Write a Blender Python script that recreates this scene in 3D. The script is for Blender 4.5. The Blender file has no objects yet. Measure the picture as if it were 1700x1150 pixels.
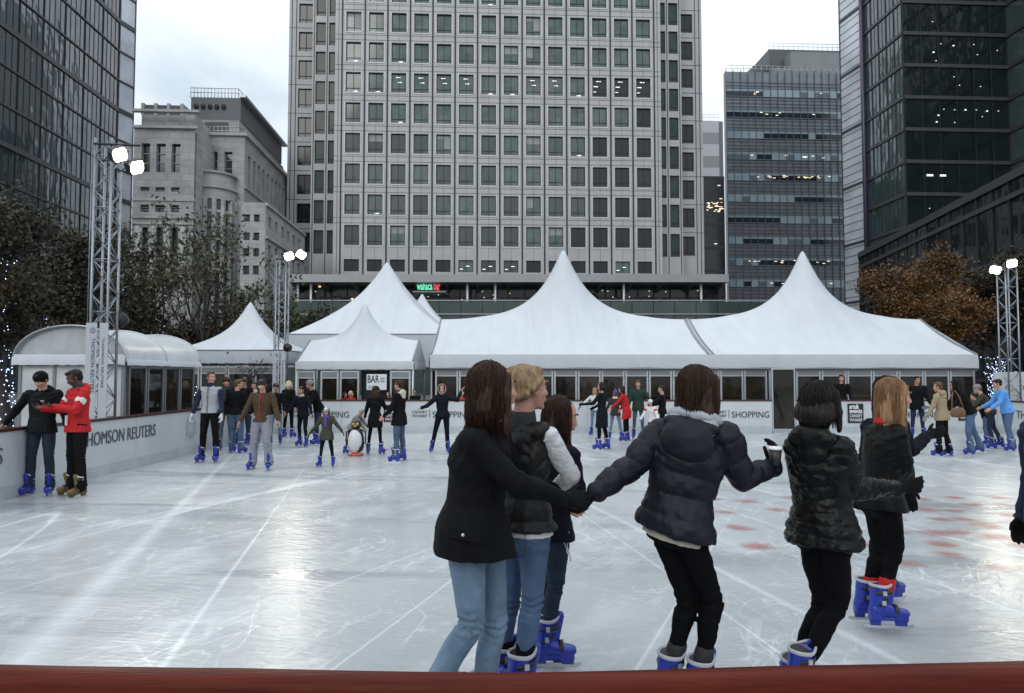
import bpy, bmesh, math, random
import numpy as np
from mathutils import Vector, Matrix, noise
random.seed(7)
R = math.radians
scene = bpy.context.scene
COL = scene.collection
F = 1100.0
PITCH = math.atan(48 / F)
CAMZ = 1.75

def ray(px, py):
    dx, dy = (px - 850) / F, (575 - py) / F
    c, s = math.cos(PITCH), math.sin(PITCH)
    return Vector((dx, c - dy * s, s + dy * c))
def P(px, py, Y):
    """world point seen at photo pixel (px, py) at distance Y in front of the camera"""
    r = ray(px, py)
    return Vector((0, 0, CAMZ)) + r * (Y / r.y)
def G(px, py, z=0.0):
    """world point of photo pixel on the horizontal plane z"""
    r = ray(px, py)
    return Vector((0, 0, CAMZ)) + r * ((z - CAMZ) / r.z)

# ------------------------------------------------------------------ materials
MATS = {}
def nodes_of(m):
    m.use_nodes = True
    nt = m.node_tree
    return nt, nt.nodes['Principled BSDF']
def lnk(nt, a, b): nt.links.new(a, b)
def mat(name, col, rough=0.6, metal=0.0, spec=0.5, var=0.0, vscale=8.0, bump=0.0, bscale=40.0, emit=None, es=0.0,
        stretch=(1, 1, 1), rnd=0.0, col2=None, sheen=0.0, coat=0.0):
    if name in MATS: return MATS[name]
    m = bpy.data.materials.new(name)
    nt, b = nodes_of(m)
    b.inputs['Base Color'].default_value = (*col, 1)
    b.inputs['Roughness'].default_value = rough
    b.inputs['Metallic'].default_value = metal
    b.inputs['Specular IOR Level'].default_value = spec
    if sheen: b.inputs['Sheen Weight'].default_value = sheen
    if coat: b.inputs['Coat Weight'].default_value = coat; b.inputs['Coat Roughness'].default_value = 0.15
    if emit:
        b.inputs['Emission Color'].default_value = (*emit, 1)
        b.inputs['Emission Strength'].default_value = es
    if var or bump or rnd:
        tc = nt.nodes.new('ShaderNodeTexCoord')
        mp = nt.nodes.new('ShaderNodeMapping'); mp.inputs['Scale'].default_value = stretch
        lnk(nt, tc.outputs['Object'], mp.inputs['Vector'])
    if var or rnd:
        n = nt.nodes.new('ShaderNodeTexNoise'); n.inputs['Scale'].default_value = vscale
        n.inputs['Detail'].default_value = 5; n.inputs['Roughness'].default_value = 0.6
        lnk(nt, mp.outputs[0], n.inputs['Vector'])
        mr = nt.nodes.new('ShaderNodeMapRange')
        mr.inputs['From Min'].default_value = 0.3; mr.inputs['From Max'].default_value = 0.7
        lnk(nt, n.outputs[0], mr.inputs['Value'])
        mx = nt.nodes.new('ShaderNodeMix'); mx.data_type = 'RGBA'
        lo = tuple(c * (1 - var) for c in col); hi = tuple(min(1, c * (1 + var)) for c in col)
        if col2: lo, hi = col, col2
        mx.inputs[6].default_value = (*lo, 1); mx.inputs[7].default_value = (*hi, 1)
        lnk(nt, mr.outputs[0], mx.inputs[0])
        out = mx.outputs[2]
        if rnd:
            oi = nt.nodes.new('ShaderNodeObjectInfo')
            m2 = nt.nodes.new('ShaderNodeMapRange')
            m2.inputs['To Min'].default_value = 1 - rnd; m2.inputs['To Max'].default_value = 1 + rnd
            lnk(nt, oi.outputs['Random'], m2.inputs['Value'])
            v = nt.nodes.new('ShaderNodeVectorMath'); v.operation = 'SCALE'
            lnk(nt, out, v.inputs[0]); lnk(nt, m2.outputs[0], v.inputs['Scale'])
            out = v.outputs[0]
        lnk(nt, out, b.inputs['Base Color'])
    if bump:
        n2 = nt.nodes.new('ShaderNodeTexNoise'); n2.inputs['Scale'].default_value = bscale
        n2.inputs['Detail'].default_value = 4
        lnk(nt, mp.outputs[0], n2.inputs['Vector'])
        bp = nt.nodes.new('ShaderNodeBump'); bp.inputs['Strength'].default_value = bump; bp.inputs['Distance'].default_value = 0.02
        lnk(nt, n2.outputs[0], bp.inputs['Height']); lnk(nt, bp.outputs[0], b.inputs['Normal'])
    MATS[name] = m
    return m

# ------------------------------------------------------------------ mesh builder
class MB:
    def __init__(s): s.v = []; s.f = []; s.m = []; s.sm = []
    def add(s, vs, fs, mi=0, smooth=False):
        o = len(s.v); s.v += [tuple(v) for v in vs]
        for f in fs:
            s.f.append(tuple(i + o for i in f)); s.m.append(mi); s.sm.append(smooth)
    def box(s, x0, x1, y0, y1, z0, z1, mi=0):
        s.add([(x0, y0, z0), (x1, y0, z0), (x1, y1, z0), (x0, y1, z0), (x0, y0, z1), (x1, y0, z1), (x1, y1, z1), (x0, y1, z1)],
              [(0, 3, 2, 1), (4, 5, 6, 7), (0, 1, 5, 4), (1, 2, 6, 5), (2, 3, 7, 6), (3, 0, 4, 7)], mi)
    def obox(s, o, u, v, w, mi=0):
        """box from corner o with edge vectors u, v, w"""
        o, u, v, w = Vector(o), Vector(u), Vector(v), Vector(w)
        p = [o, o + u, o + u + v, o + v, o + w, o + u + w, o + u + v + w, o + v + w]
        s.add(p, [(0, 3, 2, 1), (4, 5, 6, 7), (0, 1, 5, 4), (1, 2, 6, 5), (2, 3, 7, 6), (3, 0, 4, 7)], mi)
    def quad(s, a, b, c, d, mi=0): s.add([a, b, c, d], [(0, 1, 2, 3)], mi)
    def tube(s, pts, rad, n=6, mi=0, smooth=True):
        pts = [Vector(p) for p in pts]
        if not hasattr(rad, '__len__'): rad = [rad] * len(pts)
        vs = []; fs = []
        a = None
        for i, p in enumerate(pts):
            d = (pts[min(i + 1, len(pts) - 1)] - pts[max(i - 1, 0)])
            if d.length < 1e-9: d = Vector((0, 0, 1))
            d.normalize()
            if a is None:
                a = d.orthogonal().normalized()
            else:
                a = (a - d * a.dot(d))
                a = a.normalized() if a.length > 1e-6 else d.orthogonal().normalized()
            b = d.cross(a)
            for k in range(n):
                t = 2 * math.pi * k / n
                vs.append(p + (a * math.cos(t) + b * math.sin(t)) * rad[i])
        for i in range(len(pts) - 1):
            for k in range(n):
                fs.append((i * n + k, i * n + (k + 1) % n, (i + 1) * n + (k + 1) % n, (i + 1) * n + k))
        fs.append(tuple(range(n - 1, -1, -1))); fs.append(tuple(range((len(pts) - 1) * n, len(pts) * n)))
        s.add(vs, fs, mi, smooth)
    def loft(s, secs, n=16, mi=0, smooth=True):
        """secs: (centre, half-axis vector a, half-axis vector b)"""
        vs = []; fs = []
        for c, a, b in secs:
            c, a, b = Vector(c), Vector(a), Vector(b)
            for k in range(n):
                t = 2 * math.pi * k / n
                vs.append(c + a * math.cos(t) + b * math.sin(t))
        m = len(secs)
        for i in range(m - 1):
            for k in range(n):
                fs.append((i * n + k, i * n + (k + 1) % n, (i + 1) * n + (k + 1) % n, (i + 1) * n + k))
        fs.append(tuple(range(n - 1, -1, -1))); fs.append(tuple(range((m - 1) * n, m * n)))
        s.add(vs, fs, mi, smooth)
    def ell(s, c, rad, M=None, n=12, mi=0):
        """ellipsoid with radii rad along the columns of M"""
        c = Vector(c); M = M or Matrix.Identity(3)
        k = max(6, n // 2 + 1); vs = []; fs = []
        for i in range(1, k):
            ph = math.pi * i / k
            for j in range(n):
                t = 2 * math.pi * j / n
                vs.append(c + M @ Vector((rad[0] * math.sin(ph) * math.cos(t), rad[1] * math.sin(ph) * math.sin(t), -rad[2] * math.cos(ph))))
        for i in range(k - 2):
            for j in range(n):
                fs.append((i * n + j, i * n + (j + 1) % n, (i + 1) * n + (j + 1) % n, (i + 1) * n + j))
        lo = len(vs); vs.append(c + M @ Vector((0, 0, -rad[2]))); vs.append(c + M @ Vector((0, 0, rad[2])))
        for j in range(n):
            fs.append((lo, (j + 1) % n, j)); fs.append((lo + 1, (k - 2) * n + j, (k - 2) * n + (j + 1) % n))
        s.add(vs, fs, mi, True)
    def cap(s, p0, p1, r0, r1=None, n=12, mi=0):
        """tapered capsule"""
        p0, p1 = Vector(p0), Vector(p1)
        if r1 is None: r1 = r0
        d = p1 - p0; L = d.length
        if L < 1e-6: d = Vector((0, 0, 1))
        else: d = d / L
        a = d.orthogonal().normalized(); b = d.cross(a)
        secs = []
        for q in (80, 55, 28, 0):
            secs.append((p0 - d * r0 * math.sin(R(q)), r0 * math.cos(R(q))))
        for q in (0, 28, 55, 80):
            secs.append((p1 + d * r1 * math.sin(R(q)), r1 * math.cos(R(q))))
        s.loft([(c, a * r, b * r) for c, r in secs], n, mi)
    def prism(s, pts2, o, u, v, w, mi=0):
        """extrude polygon pts2 (in axes u, v from o) by w"""
        o, u, v, w = Vector(o), Vector(u), Vector(v), Vector(w)
        n = len(pts2)
        a = [o + u * p[0] + v * p[1] for p in pts2]
        s.add(a + [p + w for p in a], [tuple(range(n - 1, -1, -1)), tuple(range(n, 2 * n))] + [(i, (i + 1) % n, n + (i + 1) % n, n + i) for i in range(n)], mi)
    def mesh(s, name, mats):
        me = bpy.data.meshes.new(name)
        me.from_pydata(s.v, [], s.f)
        for m in (mats if isinstance(mats, (list, tuple)) else [mats]): me.materials.append(m)
        me.polygons.foreach_set('material_index', s.m)
        me.polygons.foreach_set('use_smooth', s.sm)
        me.update()
        return me
    def build(s, name, mats, parent=None, loc=None, fix=True):
        if name in SPLIT:
            parts = s.pieces()
            if len(parts) > 1:
                return [p.build(SPLIT[name], mats, parent, loc, fix) for p in parts][0]
            name = SPLIT[name]
        me = s.mesh(name, mats)
        if fix:
            bm = bmesh.new(); bm.from_mesh(me)
            bmesh.ops.recalc_face_normals(bm, faces=bm.faces)
            bm.to_mesh(me); bm.free()
        return link(name, me, parent, loc)

SPLIT = dict(gable='gable', posts='post', hoops='hoop', edge_beam='edge_beam', columns='column', cornices='cornice', corner_joints='joint_strip', roof_louvres='roof_louvre', louvre_fins='louvre_fin',
             vents='vent', small_lamps='small_lamp', office_lights='office_light', ceiling_lights='ceiling_light', roof_seam='roof_seam', terrace_furniture='terrace_silhouette', post='post', banner='banner', floor_bands='floor_band', rooftop_plant='rooftop_plant', small_print='small_print')
def _pieces(s):
    par = list(range(len(s.v)))
    def fd(x):
        while par[x] != x: par[x] = par[par[x]]; x = par[x]
        return x
    for f in s.f:
        a = fd(f[0])
        for v in f[1:]: par[fd(v)] = a
    out = {}
    for f, m, sm in zip(s.f, s.m, s.sm):
        k = fd(f[0]); mb, mp = out.setdefault(k, (MB(), {}))
        g = []
        for v in f:
            if v not in mp: mp[v] = len(mb.v); mb.v.append(s.v[v])
            g.append(mp[v])
        mb.f.append(tuple(g)); mb.m.append(m); mb.sm.append(sm)
    return [o[0] for o in out.values()]
MB.pieces = _pieces
def link(name, me, parent=None, loc=None, rot=None):
    o = bpy.data.objects.new(name, me); COL.objects.link(o)
    if parent: o.parent = parent
    if loc is not None: o.location = loc
    if rot is not None: o.rotation_euler = rot
    return o
def thing(name, label, cat, loc=(0, 0, 0), rz=0.0, group=None):
    o = bpy.data.objects.new(name, None); COL.objects.link(o)
    o.empty_display_size = 0.2
    o.location = loc; o.rotation_euler = (0, 0, rz)
    o['label'] = label; o['category'] = cat
    if group: o['group'] = group
    return o
def tag(o, label=None, cat=None, group=None, kind=None):
    if label: o['label'] = label
    if cat: o['category'] = cat
    if group: o['group'] = group
    if kind: o['kind'] = kind
    return o

def facade(mb, o, u, n, us, zs, is_open, depth, mi=0, mi_reveal=None):
    """wall plane from o along unit u and up Z, outward normal n; grid cuts us, zs; open cells get reveals"""
    o, u, n = Vector(o), Vector(u), Vector(n); Z = Vector((0, 0, 1))
    if mi_reveal is None: mi_reveal = mi
    inn = -n * depth
    for i in range(len(us) - 1):
        j = 0
        while j < len(zs) - 1:
            if is_open(i, j):
                a, b, c, d = (o + u * us[i] + Z * zs[j], o + u * us[i + 1] + Z * zs[j], o + u * us[i + 1] + Z * zs[j + 1], o + u * us[i] + Z * zs[j + 1])
                for p, q in ((a, b), (b, c), (c, d), (d, a)):
                    mb.quad(p, q, q + inn, p + inn, mi_reveal)
                j += 1
            else:
                k = j
                while k < len(zs) - 1 and not is_open(i, k): k += 1
                a, b, c, d = (o + u * us[i] + Z * zs[j], o + u * us[i + 1] + Z * zs[j], o + u * us[i + 1] + Z * zs[k], o + u * us[i] + Z * zs[k])
                mb.quad(a, b, c, d, mi)
                j = k

# deferred: voxel-remeshed shapes and text
QUEUE = []
def blob(name, mb, voxel, mats, parent=None, smooth=4, disp=None, post=None, origin=(0, 0, 0)):
    o = Vector(origin)
    mb.v = [(v[0] - o[0], v[1] - o[1], v[2] - o[2]) for v in mb.v]
    me = mb.mesh(name, mats)
    bm = bmesh.new(); bm.from_mesh(me); bmesh.ops.recalc_face_normals(bm, faces=bm.faces); bm.to_mesh(me); bm.free()
    ob = link(name, me, parent)
    md = ob.modifiers.new('r', 'REMESH'); md.mode = 'VOXEL'; md.voxel_size = voxel; md.use_smooth_shade = True
    QUEUE.append(('blob', ob, smooth, disp, Vector(origin), post))
    return ob
def text(name, s, size, m, loc, rot, parent=None, extrude=0.004, width=None, align='LEFT', sx=1.0, bold=0.0, shear=0.0):
    cu = bpy.data.curves.new(name, 'FONT'); cu.body = s; cu.size = size; cu.extrude = extrude
    cu.align_x = align; cu.resolution_u = 3; cu.offset = bold; cu.shear = shear
    cu.materials.append(m)
    ob = bpy.data.objects.new(name, cu); COL.objects.link(ob)
    if parent: ob.parent = parent
    ob.location = loc; ob.rotation_euler = rot; ob.scale = (sx, 1, 1)
    QUEUE.append(('text', ob, width))
    return ob
def flush():
    dg = bpy.context.evaluated_depsgraph_get()
    for q in QUEUE:
        ob = q[1]
        me = bpy.data.meshes.new_from_object(ob.evaluated_get(dg), depsgraph=dg)
        me.name = ob.name
        if q[0] == 'text':
            n = link(ob.name, me, ob.parent, ob.location.copy(), ob.rotation_euler.copy())
            n.scale = ob.scale.copy()
            if q[2]:
                xs = [v.co.x for v in me.vertices]
                if xs: n.scale.x = q[2] / (max(xs) - min(xs))
            nm = ob.name; ob.name = 'gone'; n.name = nm
            bpy.data.objects.remove(ob)
            continue
        nv = len(me.vertices)
        co = np.empty(nv * 3); me.vertices.foreach_get('co', co); co = co.reshape(-1, 3)
        ed = np.empty(len(me.edges) * 2, np.int32); me.edges.foreach_get('vertices', ed); ed = ed.reshape(-1, 2)
        deg = np.bincount(ed.ravel(), minlength=nv).astype(float)[:, None]; deg[deg == 0] = 1
        for it in range(q[2]):
            acc = np.stack([np.bincount(ed[:, 0], co[ed[:, 1], k], nv) + np.bincount(ed[:, 1], co[ed[:, 0], k], nv) for k in range(3)], 1)
            co = co * 0.4 + acc / deg * 0.6
        me.vertices.foreach_set('co', co.ravel()); me.update()
        if q[3]:
            nr = np.empty(nv * 3); me.vertex_normals.foreach_get('vector', nr); nr = nr.reshape(-1, 3)
            d = q[3](co + np.array(q[4]), nr)
            if d.ndim == 1: d = nr * d[:, None]
            co = co + d
            me.vertices.foreach_set('co', co.ravel()); me.update()
        old = ob.data; ob.modifiers.clear(); ob.data = me
        bpy.data.meshes.remove(old)
        me.polygons.foreach_set('use_smooth', [True] * len(me.polygons))
        if q[5]: q[5](ob, co + np.array(q[4]))
    QUEUE.clear()

def vnoise(co, scale, seed=0.0):
    """cheap smooth vector noise: sum of rotated sines"""
    rs = np.random.RandomState(int(seed * 7 + 3))
    out = np.zeros(len(co))
    for k in range(9):
        d = rs.normal(size=3); d /= np.linalg.norm(d)
        fq = scale * (0.6 + 0.28 * k)
        out += np.sin(co @ d * fq * 2 * math.pi + rs.rand() * 6.28 + 1.7 * np.sin(co @ rs.normal(size=3) * scale * 2.1)) / (1 + 0.35 * k)
    return out / 3.0
# ================================================================== camera, light, sky
cam = bpy.data.cameras.new('camera'); camo = bpy.data.objects.new('camera', cam); COL.objects.link(camo)
cam.sensor_width = 36; cam.lens = 36 * F / 1700; cam.clip_end = 2000; cam.clip_start = 0.05
camo.location = (0, 0, CAMZ); camo.rotation_euler = (math.pi / 2 + PITCH, 0, 0)
scene.camera = camo
w = bpy.data.worlds.new('World'); scene.world = w; w.use_nodes = True
nt = w.node_tree; bg = nt.nodes['Background']
sky = nt.nodes.new('ShaderNodeTexSky'); sky.sky_type = 'NISHITA'; sky.sun_disc = False
SUN_EL, SUN_AZ = R(28), R(200)
sky.sun_elevation = SUN_EL; sky.sun_rotation = SUN_AZ; sky.dust_density = 3
tc = nt.nodes.new('ShaderNodeTexCoord')
mp = nt.nodes.new('ShaderNodeMapping'); mp.inputs['Scale'].default_value = (1.0, 1.0, 2.6)
nz = nt.nodes.new('ShaderNodeTexNoise'); nz.inputs['Scale'].default_value = 2.1; nz.inputs['Detail'].default_value = 5; nz.inputs['Roughness'].default_value = 0.5
nz.inputs['Distortion'].default_value = 0.4
lnk(nt, tc.outputs['Generated'], mp.inputs[0]); lnk(nt, mp.outputs[0], nz.inputs['Vector'])
cr = nt.nodes.new('ShaderNodeValToRGB')
cr.color_ramp.elements[0].position = 0.33; cr.color_ramp.elements[0].color = (5.7, 6.8, 7.8, 1)
cr.color_ramp.elements[1].position = 0.62; cr.color_ramp.elements[1].color = (10.2, 10.7, 11.1, 1)
lnk(nt, nz.outputs[0], cr.inputs[0])
mx = nt.nodes.new('ShaderNodeMix'); mx.data_type = 'RGBA'; mx.inputs[0].default_value = 0.93
lnk(nt, sky.outputs[0], mx.inputs[6]); lnk(nt, cr.outputs[0], mx.inputs[7])
# overcast sky: brighter overhead than at the horizon
sx = nt.nodes.new('ShaderNodeSeparateXYZ'); lnk(nt, tc.outputs['Generated'], sx.inputs[0])
gr = nt.nodes.new('ShaderNodeMapRange'); gr.inputs['From Min'].default_value = 0.0; gr.inputs['From Max'].default_value = 1.0; gr.inputs['To Min'].default_value = 0.78; gr.inputs['To Max'].default_value = 1.9
lnk(nt, sx.outputs[2], gr.inputs['Value'])
vm = nt.nodes.new('ShaderNodeVectorMath'); vm.operation = 'SCALE'; lnk(nt, mx.outputs[2], vm.inputs[0]); lnk(nt, gr.outputs[0], vm.inputs['Scale'])
lnk(nt, vm.outputs[0], bg.inputs['Color']); bg.inputs['Strength'].default_value = 0.1
sun = bpy.data.lights.new('sun', 'SUN'); sun.energy = 0.6; sun.angle = R(25); sun.color = (1.0, 0.97, 0.93)
so = bpy.data.objects.new('sun', sun); COL.objects.link(so)
sd = Vector((math.sin(SUN_AZ) * math.cos(SUN_EL), math.cos(SUN_AZ) * math.cos(SUN_EL), math.sin(SUN_EL)))
so.rotation_euler = sd.to_track_quat('Z', 'Y').to_euler()
so.location = (0, -20, 40)
scene.view_settings.view_transform = 'Standard'; scene.view_settings.look = 'None'
scene.view_settings.exposure = -0.02; scene.view_settings.gamma = 1.0
scene.cycles.max_bounces = 6; scene.cycles.caustics_reflective = False; scene.cycles.caustics_refractive = False
scene.cycles.use_denoising = True

# ================================================================== shared materials
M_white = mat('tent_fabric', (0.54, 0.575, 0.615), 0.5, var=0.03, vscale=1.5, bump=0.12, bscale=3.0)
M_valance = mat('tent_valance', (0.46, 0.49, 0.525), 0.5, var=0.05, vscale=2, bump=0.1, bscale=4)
M_alu = mat('aluminium', (0.46, 0.48, 0.50), 0.4, 0.6, var=0.08, vscale=6)
M_alud = mat('grey_frame', (0.22, 0.23, 0.24), 0.45, 0.3)
M_steel = mat('steel', (0.6, 0.62, 0.64), 0.25, 1.0)
M_black = mat('black_plastic', (0.015, 0.015, 0.017), 0.45)
M_seam = mat('seam', (0.22, 0.24, 0.25), 0.5)
M_dark = mat('dark_joint', (0.02, 0.022, 0.024), 0.6)

def fabric_detail(m):
    nt, b = nodes_of(m); src = b.inputs['Base Color'].links[0].from_socket
    tc = nt.nodes.new('ShaderNodeTexCoord'); sp = nt.nodes.new('ShaderNodeSeparateXYZ'); lnk(nt, tc.outputs['Object'], sp.inputs[0])
    def mt(op, a, v=None):
        n = nt.nodes.new('ShaderNodeMath'); n.operation = op; lnk(nt, a, n.inputs[0])
        if v is not None: n.inputs[1].default_value = v
        return n.outputs[0]
    fr = mt('ABSOLUTE', mt('SUBTRACT', mt('FRACT', mt('MULTIPLY', sp.outputs[0], .66)), .5))
    mr = nt.nodes.new('ShaderNodeMapRange'); mr.inputs['From Min'].default_value = 0; mr.inputs['From Max'].default_value = .022; mr.inputs['To Min'].default_value = .93; mr.inputs['To Max'].default_value = 1; lnk(nt, fr, mr.inputs['Value'])
    mp = nt.nodes.new('ShaderNodeMapping'); mp.inputs['Scale'].default_value = (2.2, .5, .35); lnk(nt, tc.outputs['Object'], mp.inputs[0])
    n = nt.nodes.new('ShaderNodeTexNoise'); n.inputs['Scale'].default_value = 1.3; n.inputs['Detail'].default_value = 6; lnk(nt, mp.outputs[0], n.inputs['Vector'])
    m2 = nt.nodes.new('ShaderNodeMapRange'); m2.inputs['From Min'].default_value = .35; m2.inputs['From Max'].default_value = .65; m2.inputs['To Min'].default_value = .95; m2.inputs['To Max'].default_value = 1.02; lnk(nt, n.outputs[0], m2.inputs['Value'])
    mu = nt.nodes.new('ShaderNodeMath'); mu.operation = 'MULTIPLY'; lnk(nt, mr.outputs[0], mu.inputs[0]); lnk(nt, m2.outputs[0], mu.inputs[1])
    v = nt.nodes.new('ShaderNodeVectorMath'); v.operation = 'SCALE'; lnk(nt, src, v.inputs[0]); lnk(nt, mu.outputs[0], v.inputs['Scale']); lnk(nt, v.outputs[0], b.inputs['Base Color'])
fabric_detail(M_white)
def glassmat(name, col, rough=0.06, ior=1.6, rnd=0.0, var=0.0, vs=0.5, bump=0.0, bscale=1.0, stretch=(1, 1, 1), col2=None):
    m = mat(name, col, rough, 0.0, 0.5, var=var, vscale=vs, bump=bump, bscale=bscale, rnd=rnd, stretch=stretch, col2=col2)
    m.node_tree.nodes['Principled BSDF'].inputs['IOR'].default_value = ior
    return m
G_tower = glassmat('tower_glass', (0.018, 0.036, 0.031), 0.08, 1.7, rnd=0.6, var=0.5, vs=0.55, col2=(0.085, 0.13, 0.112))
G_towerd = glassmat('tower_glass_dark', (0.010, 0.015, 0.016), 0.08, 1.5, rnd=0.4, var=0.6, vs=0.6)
M_stone = mat('tower_cladding', (0.43, 0.43, 0.435), 0.5, 0.1, var=0.10, vscale=0.35, bump=0.05, bscale=6)
M_stone2 = mat('tower_spandrel', (0.54, 0.54, 0.55), 0.5, 0.1, var=0.12, vscale=0.6)
M_lamp = mat('office_light', (1, 1, 1), 0.5, emit=(1.0, 0.95, 0.8), es=.9)
M_lampw = mat('warm_light', (1, 1, 1), 0.5, emit=(1.0, 0.72, 0.42), es=1.1)

# ================================================================== ground and ice
gm = mat('paving', (0.11, 0.11, 0.115), 0.75, var=0.25, vscale=1.2, bump=0.3, bscale=14)
g = MB(); g.quad((-500, -60, 0), (500, -60, 0), (500, 900, 0), (-500, 900, 0))
tag(g.build('ground', gm, loc=(0, 0, -0.02)), kind='structure')

def ice_mat():
    m = bpy.data.materials.new('ice'); nt, b = nodes_of(m)
    tc = nt.nodes.new('ShaderNodeTexCoord')
    def noise_(scale, rot=0.0, st=(1, 1, 1), det=4, dist=0.0, rough=0.55):
        mp = nt.nodes.new('ShaderNodeMapping'); mp.inputs['Scale'].default_value = st; mp.inputs['Rotation'].default_value = (0, 0, rot)
        # rotate first, then stretch
        mp2 = nt.nodes.new('ShaderNodeMapping'); mp2.inputs['Rotation'].default_value = (0, 0, rot)
        mp.inputs['Rotation'].default_value = (0, 0, 0)
        n = nt.nodes.new('ShaderNodeTexNoise'); n.inputs['Scale'].default_value = scale; n.inputs['Detail'].default_value = det
        n.inputs['Distortion'].default_value = dist; n.inputs['Roughness'].default_value = rough
        lnk(nt, tc.outputs['Object'], mp2.inputs[0]); lnk(nt, mp2.outputs[0], mp.inputs[0]); lnk(nt, mp.outputs[0], n.inputs['Vector'])
        return n.outputs[0]
    def mr(x, a, b_, c=0.0, d=1.0):
        n = nt.nodes.new('ShaderNodeMapRange'); n.inputs['From Min'].default_value = a; n.inputs['From Max'].default_value = b_
        n.inputs['To Min'].default_value = c; n.inputs['To Max'].default_value = d; lnk(nt, x, n.inputs['Value']); return n.outputs[0]
    def mth(op, a, b_=None):
        n = nt.nodes.new('ShaderNodeMath'); n.operation = op
        for i, x in enumerate((a, b_)):
            if x is None: continue
            if isinstance(x, (int, float)): n.inputs[i].default_value = x
            else: lnk(nt, x, n.inputs[i])
        n.use_clamp = False
        return n.outputs[0]
    def contour(x, w_):   # thin lines where the noise crosses 0.5
        return mr(mth('ABSOLUTE', mth('SUBTRACT', x, 0.5)), 0.0, w_, 1.0, 0.0)
    def mixc(f, a, b_):
        n = nt.nodes.new('ShaderNodeMix'); n.data_type = 'RGBA'
        for i, x in ((0, f), (6, a), (7, b_)):
            if isinstance(x, tuple): n.inputs[i].default_value = (*x, 1)
            elif isinstance(x, float): n.inputs[i].default_value = x
            else: lnk(nt, x, n.inputs[i])
        return n.outputs[2]
    big = mr(noise_(0.30, 0.2, (1, 0.6, 1), 5), 0.32, 0.68)
    col = mixc(big, (0.315, 0.34, 0.355), (0.47, 0.492, 0.508))
    # worn / wet patches stretched across, as the skaters circle
    wet = mr(noise_(0.55, 0.12, (0.35, 2.2, 1), 4, 0.6), 0.56, 0.68)
    wet = mth('MULTIPLY', wet, 0.55)
    col = mixc(wet, col, (0.21, 0.235, 0.255))
    # snow dust streaks
    dust = mr(noise_(0.9, 0.25, (1.5, 0.9, 1), 6, 0.5, 0.65), 0.52, 0.78)
    col = mixc(mth('MULTIPLY', dust, 0.45), col, (0.80, 0.84, 0.87))
    # skate scratches
    s1 = contour(noise_(0.42, -0.22, (1, 0.06, 1), 0, 0.0), 0.0035)
    s2 = contour(noise_(0.5, 0.42, (1, 0.07, 1), 0, 0.0), 0.003)
    s3 = contour(noise_(1.5, -0.3, (1, 0.35, 1), 2, .6), 0.012)
    s4 = contour(noise_(3.0, 0.5, (1, 0.35, 1), 2, .6), 0.016)
    fine = mr(noise_(0.8, 0, (1, 1, 1), 3), 0.42, 0.6)
    s5 = contour(noise_(6.5, 1.1, (1, 0.28, 1), 2, .6), 0.016)
    sc = mth('ADD', mth('ADD', mth('MULTIPLY', s1, 0.5), mth('MULTIPLY', s2, 0.4)), mth('MULTIPLY', mth('ADD', mth('MULTIPLY', s3, 0.30), mth('ADD', mth('MULTIPLY', s4, 0.35), mth('MULTIPLY', s5, 0.25))), fine))
    scc = nt.nodes.new('ShaderNodeClamp'); lnk(nt, sc, scc.inputs[0])
    # broad soft streaks
    s6 = contour(noise_(0.30, -0.30, (1, 0.05, 1), 0, 0.0), 0.009)
    col = mixc(mth('MULTIPLY', s6, 0.42), col, (0.80, 0.84, 0.87))
    col = mixc(mth('MULTIPLY', scc.outputs[0], 0.95), col, (0.85, 0.88, 0.90))
    # dirt
    dirt = mr(noise_(1.3, 0.1, (0.35, 2.2, 1), 3), 0.68, 0.76)
    col = mixc(mth('MULTIPLY', dirt, 0.30), col, (0.24, 0.20, 0.18))
    lnk(nt, col, b.inputs['Base Color'])
    rg = mr(mth('ADD', mth('MULTIPLY', wet, -1.0), mth('MULTIPLY', dust, 0.6)), -0.5, 0.6, 0.20, 0.40)
    lnk(nt, rg, b.inputs['Roughness'])
    b.inputs['IOR'].default_value = 1.4
    h = mth('ADD', noise_(2.2, 0.1, (0.5, 1.6, 1), 3), mth('ADD', mth('MULTIPLY', noise_(14, 0.2, (0.6, 1.7, 1), 3), 0.35), mth('MULTIPLY', scc.outputs[0], 0.12)))
    bp = nt.nodes.new('ShaderNodeBump'); bp.inputs['Strength'].default_value = 0.45; bp.inputs['Distance'].default_value = 0.03
    lnk(nt, h, bp.inputs['Height']); lnk(nt, bp.outputs[0], b.inputs['Normal'])
    return m
XL, XR, YF, YN = -7.1, 14.8, 20.3, 1.46
g = MB(); g.quad((XL, -3, 0), (XR, -3, 0), (XR, YF, 0), (XL, YF, 0))
tag(g.build('ice_rink', ice_mat()), kind='structure')

# red dots frozen under the ice
mr_ = bpy.data.materials.new('frozen_red'); nt, b = nodes_of(mr_)
b.inputs['Base Color'].default_value = (0.46, 0.17, 0.14, 1); b.inputs['Roughness'].default_value = 0.3
tcn = nt.nodes.new('ShaderNodeTexCoord'); n1 = nt.nodes.new('ShaderNodeTexNoise'); n1.inputs['Scale'].default_value = 4; n1.inputs['Detail'].default_value = 5
lnk(nt, tcn.outputs['Object'], n1.inputs['Vector'])
uvn = nt.nodes.new('ShaderNodeAttribute'); uvn.attribute_name = 'edge'
ma = nt.nodes.new('ShaderNodeMath'); ma.operation = 'MULTIPLY_ADD'; ma.inputs[1].default_value = 1.3; lnk(nt, n1.outputs[0], ma.inputs[0])
mb_ = nt.nodes.new('ShaderNodeMath'); mb_.operation = 'SUBTRACT'; mb_.inputs[1].default_value = 0.62
lnk(nt, uvn.outputs['Fac'], ma.inputs[2]); lnk(nt, ma.outputs[0], mb_.inputs[0])
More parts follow.
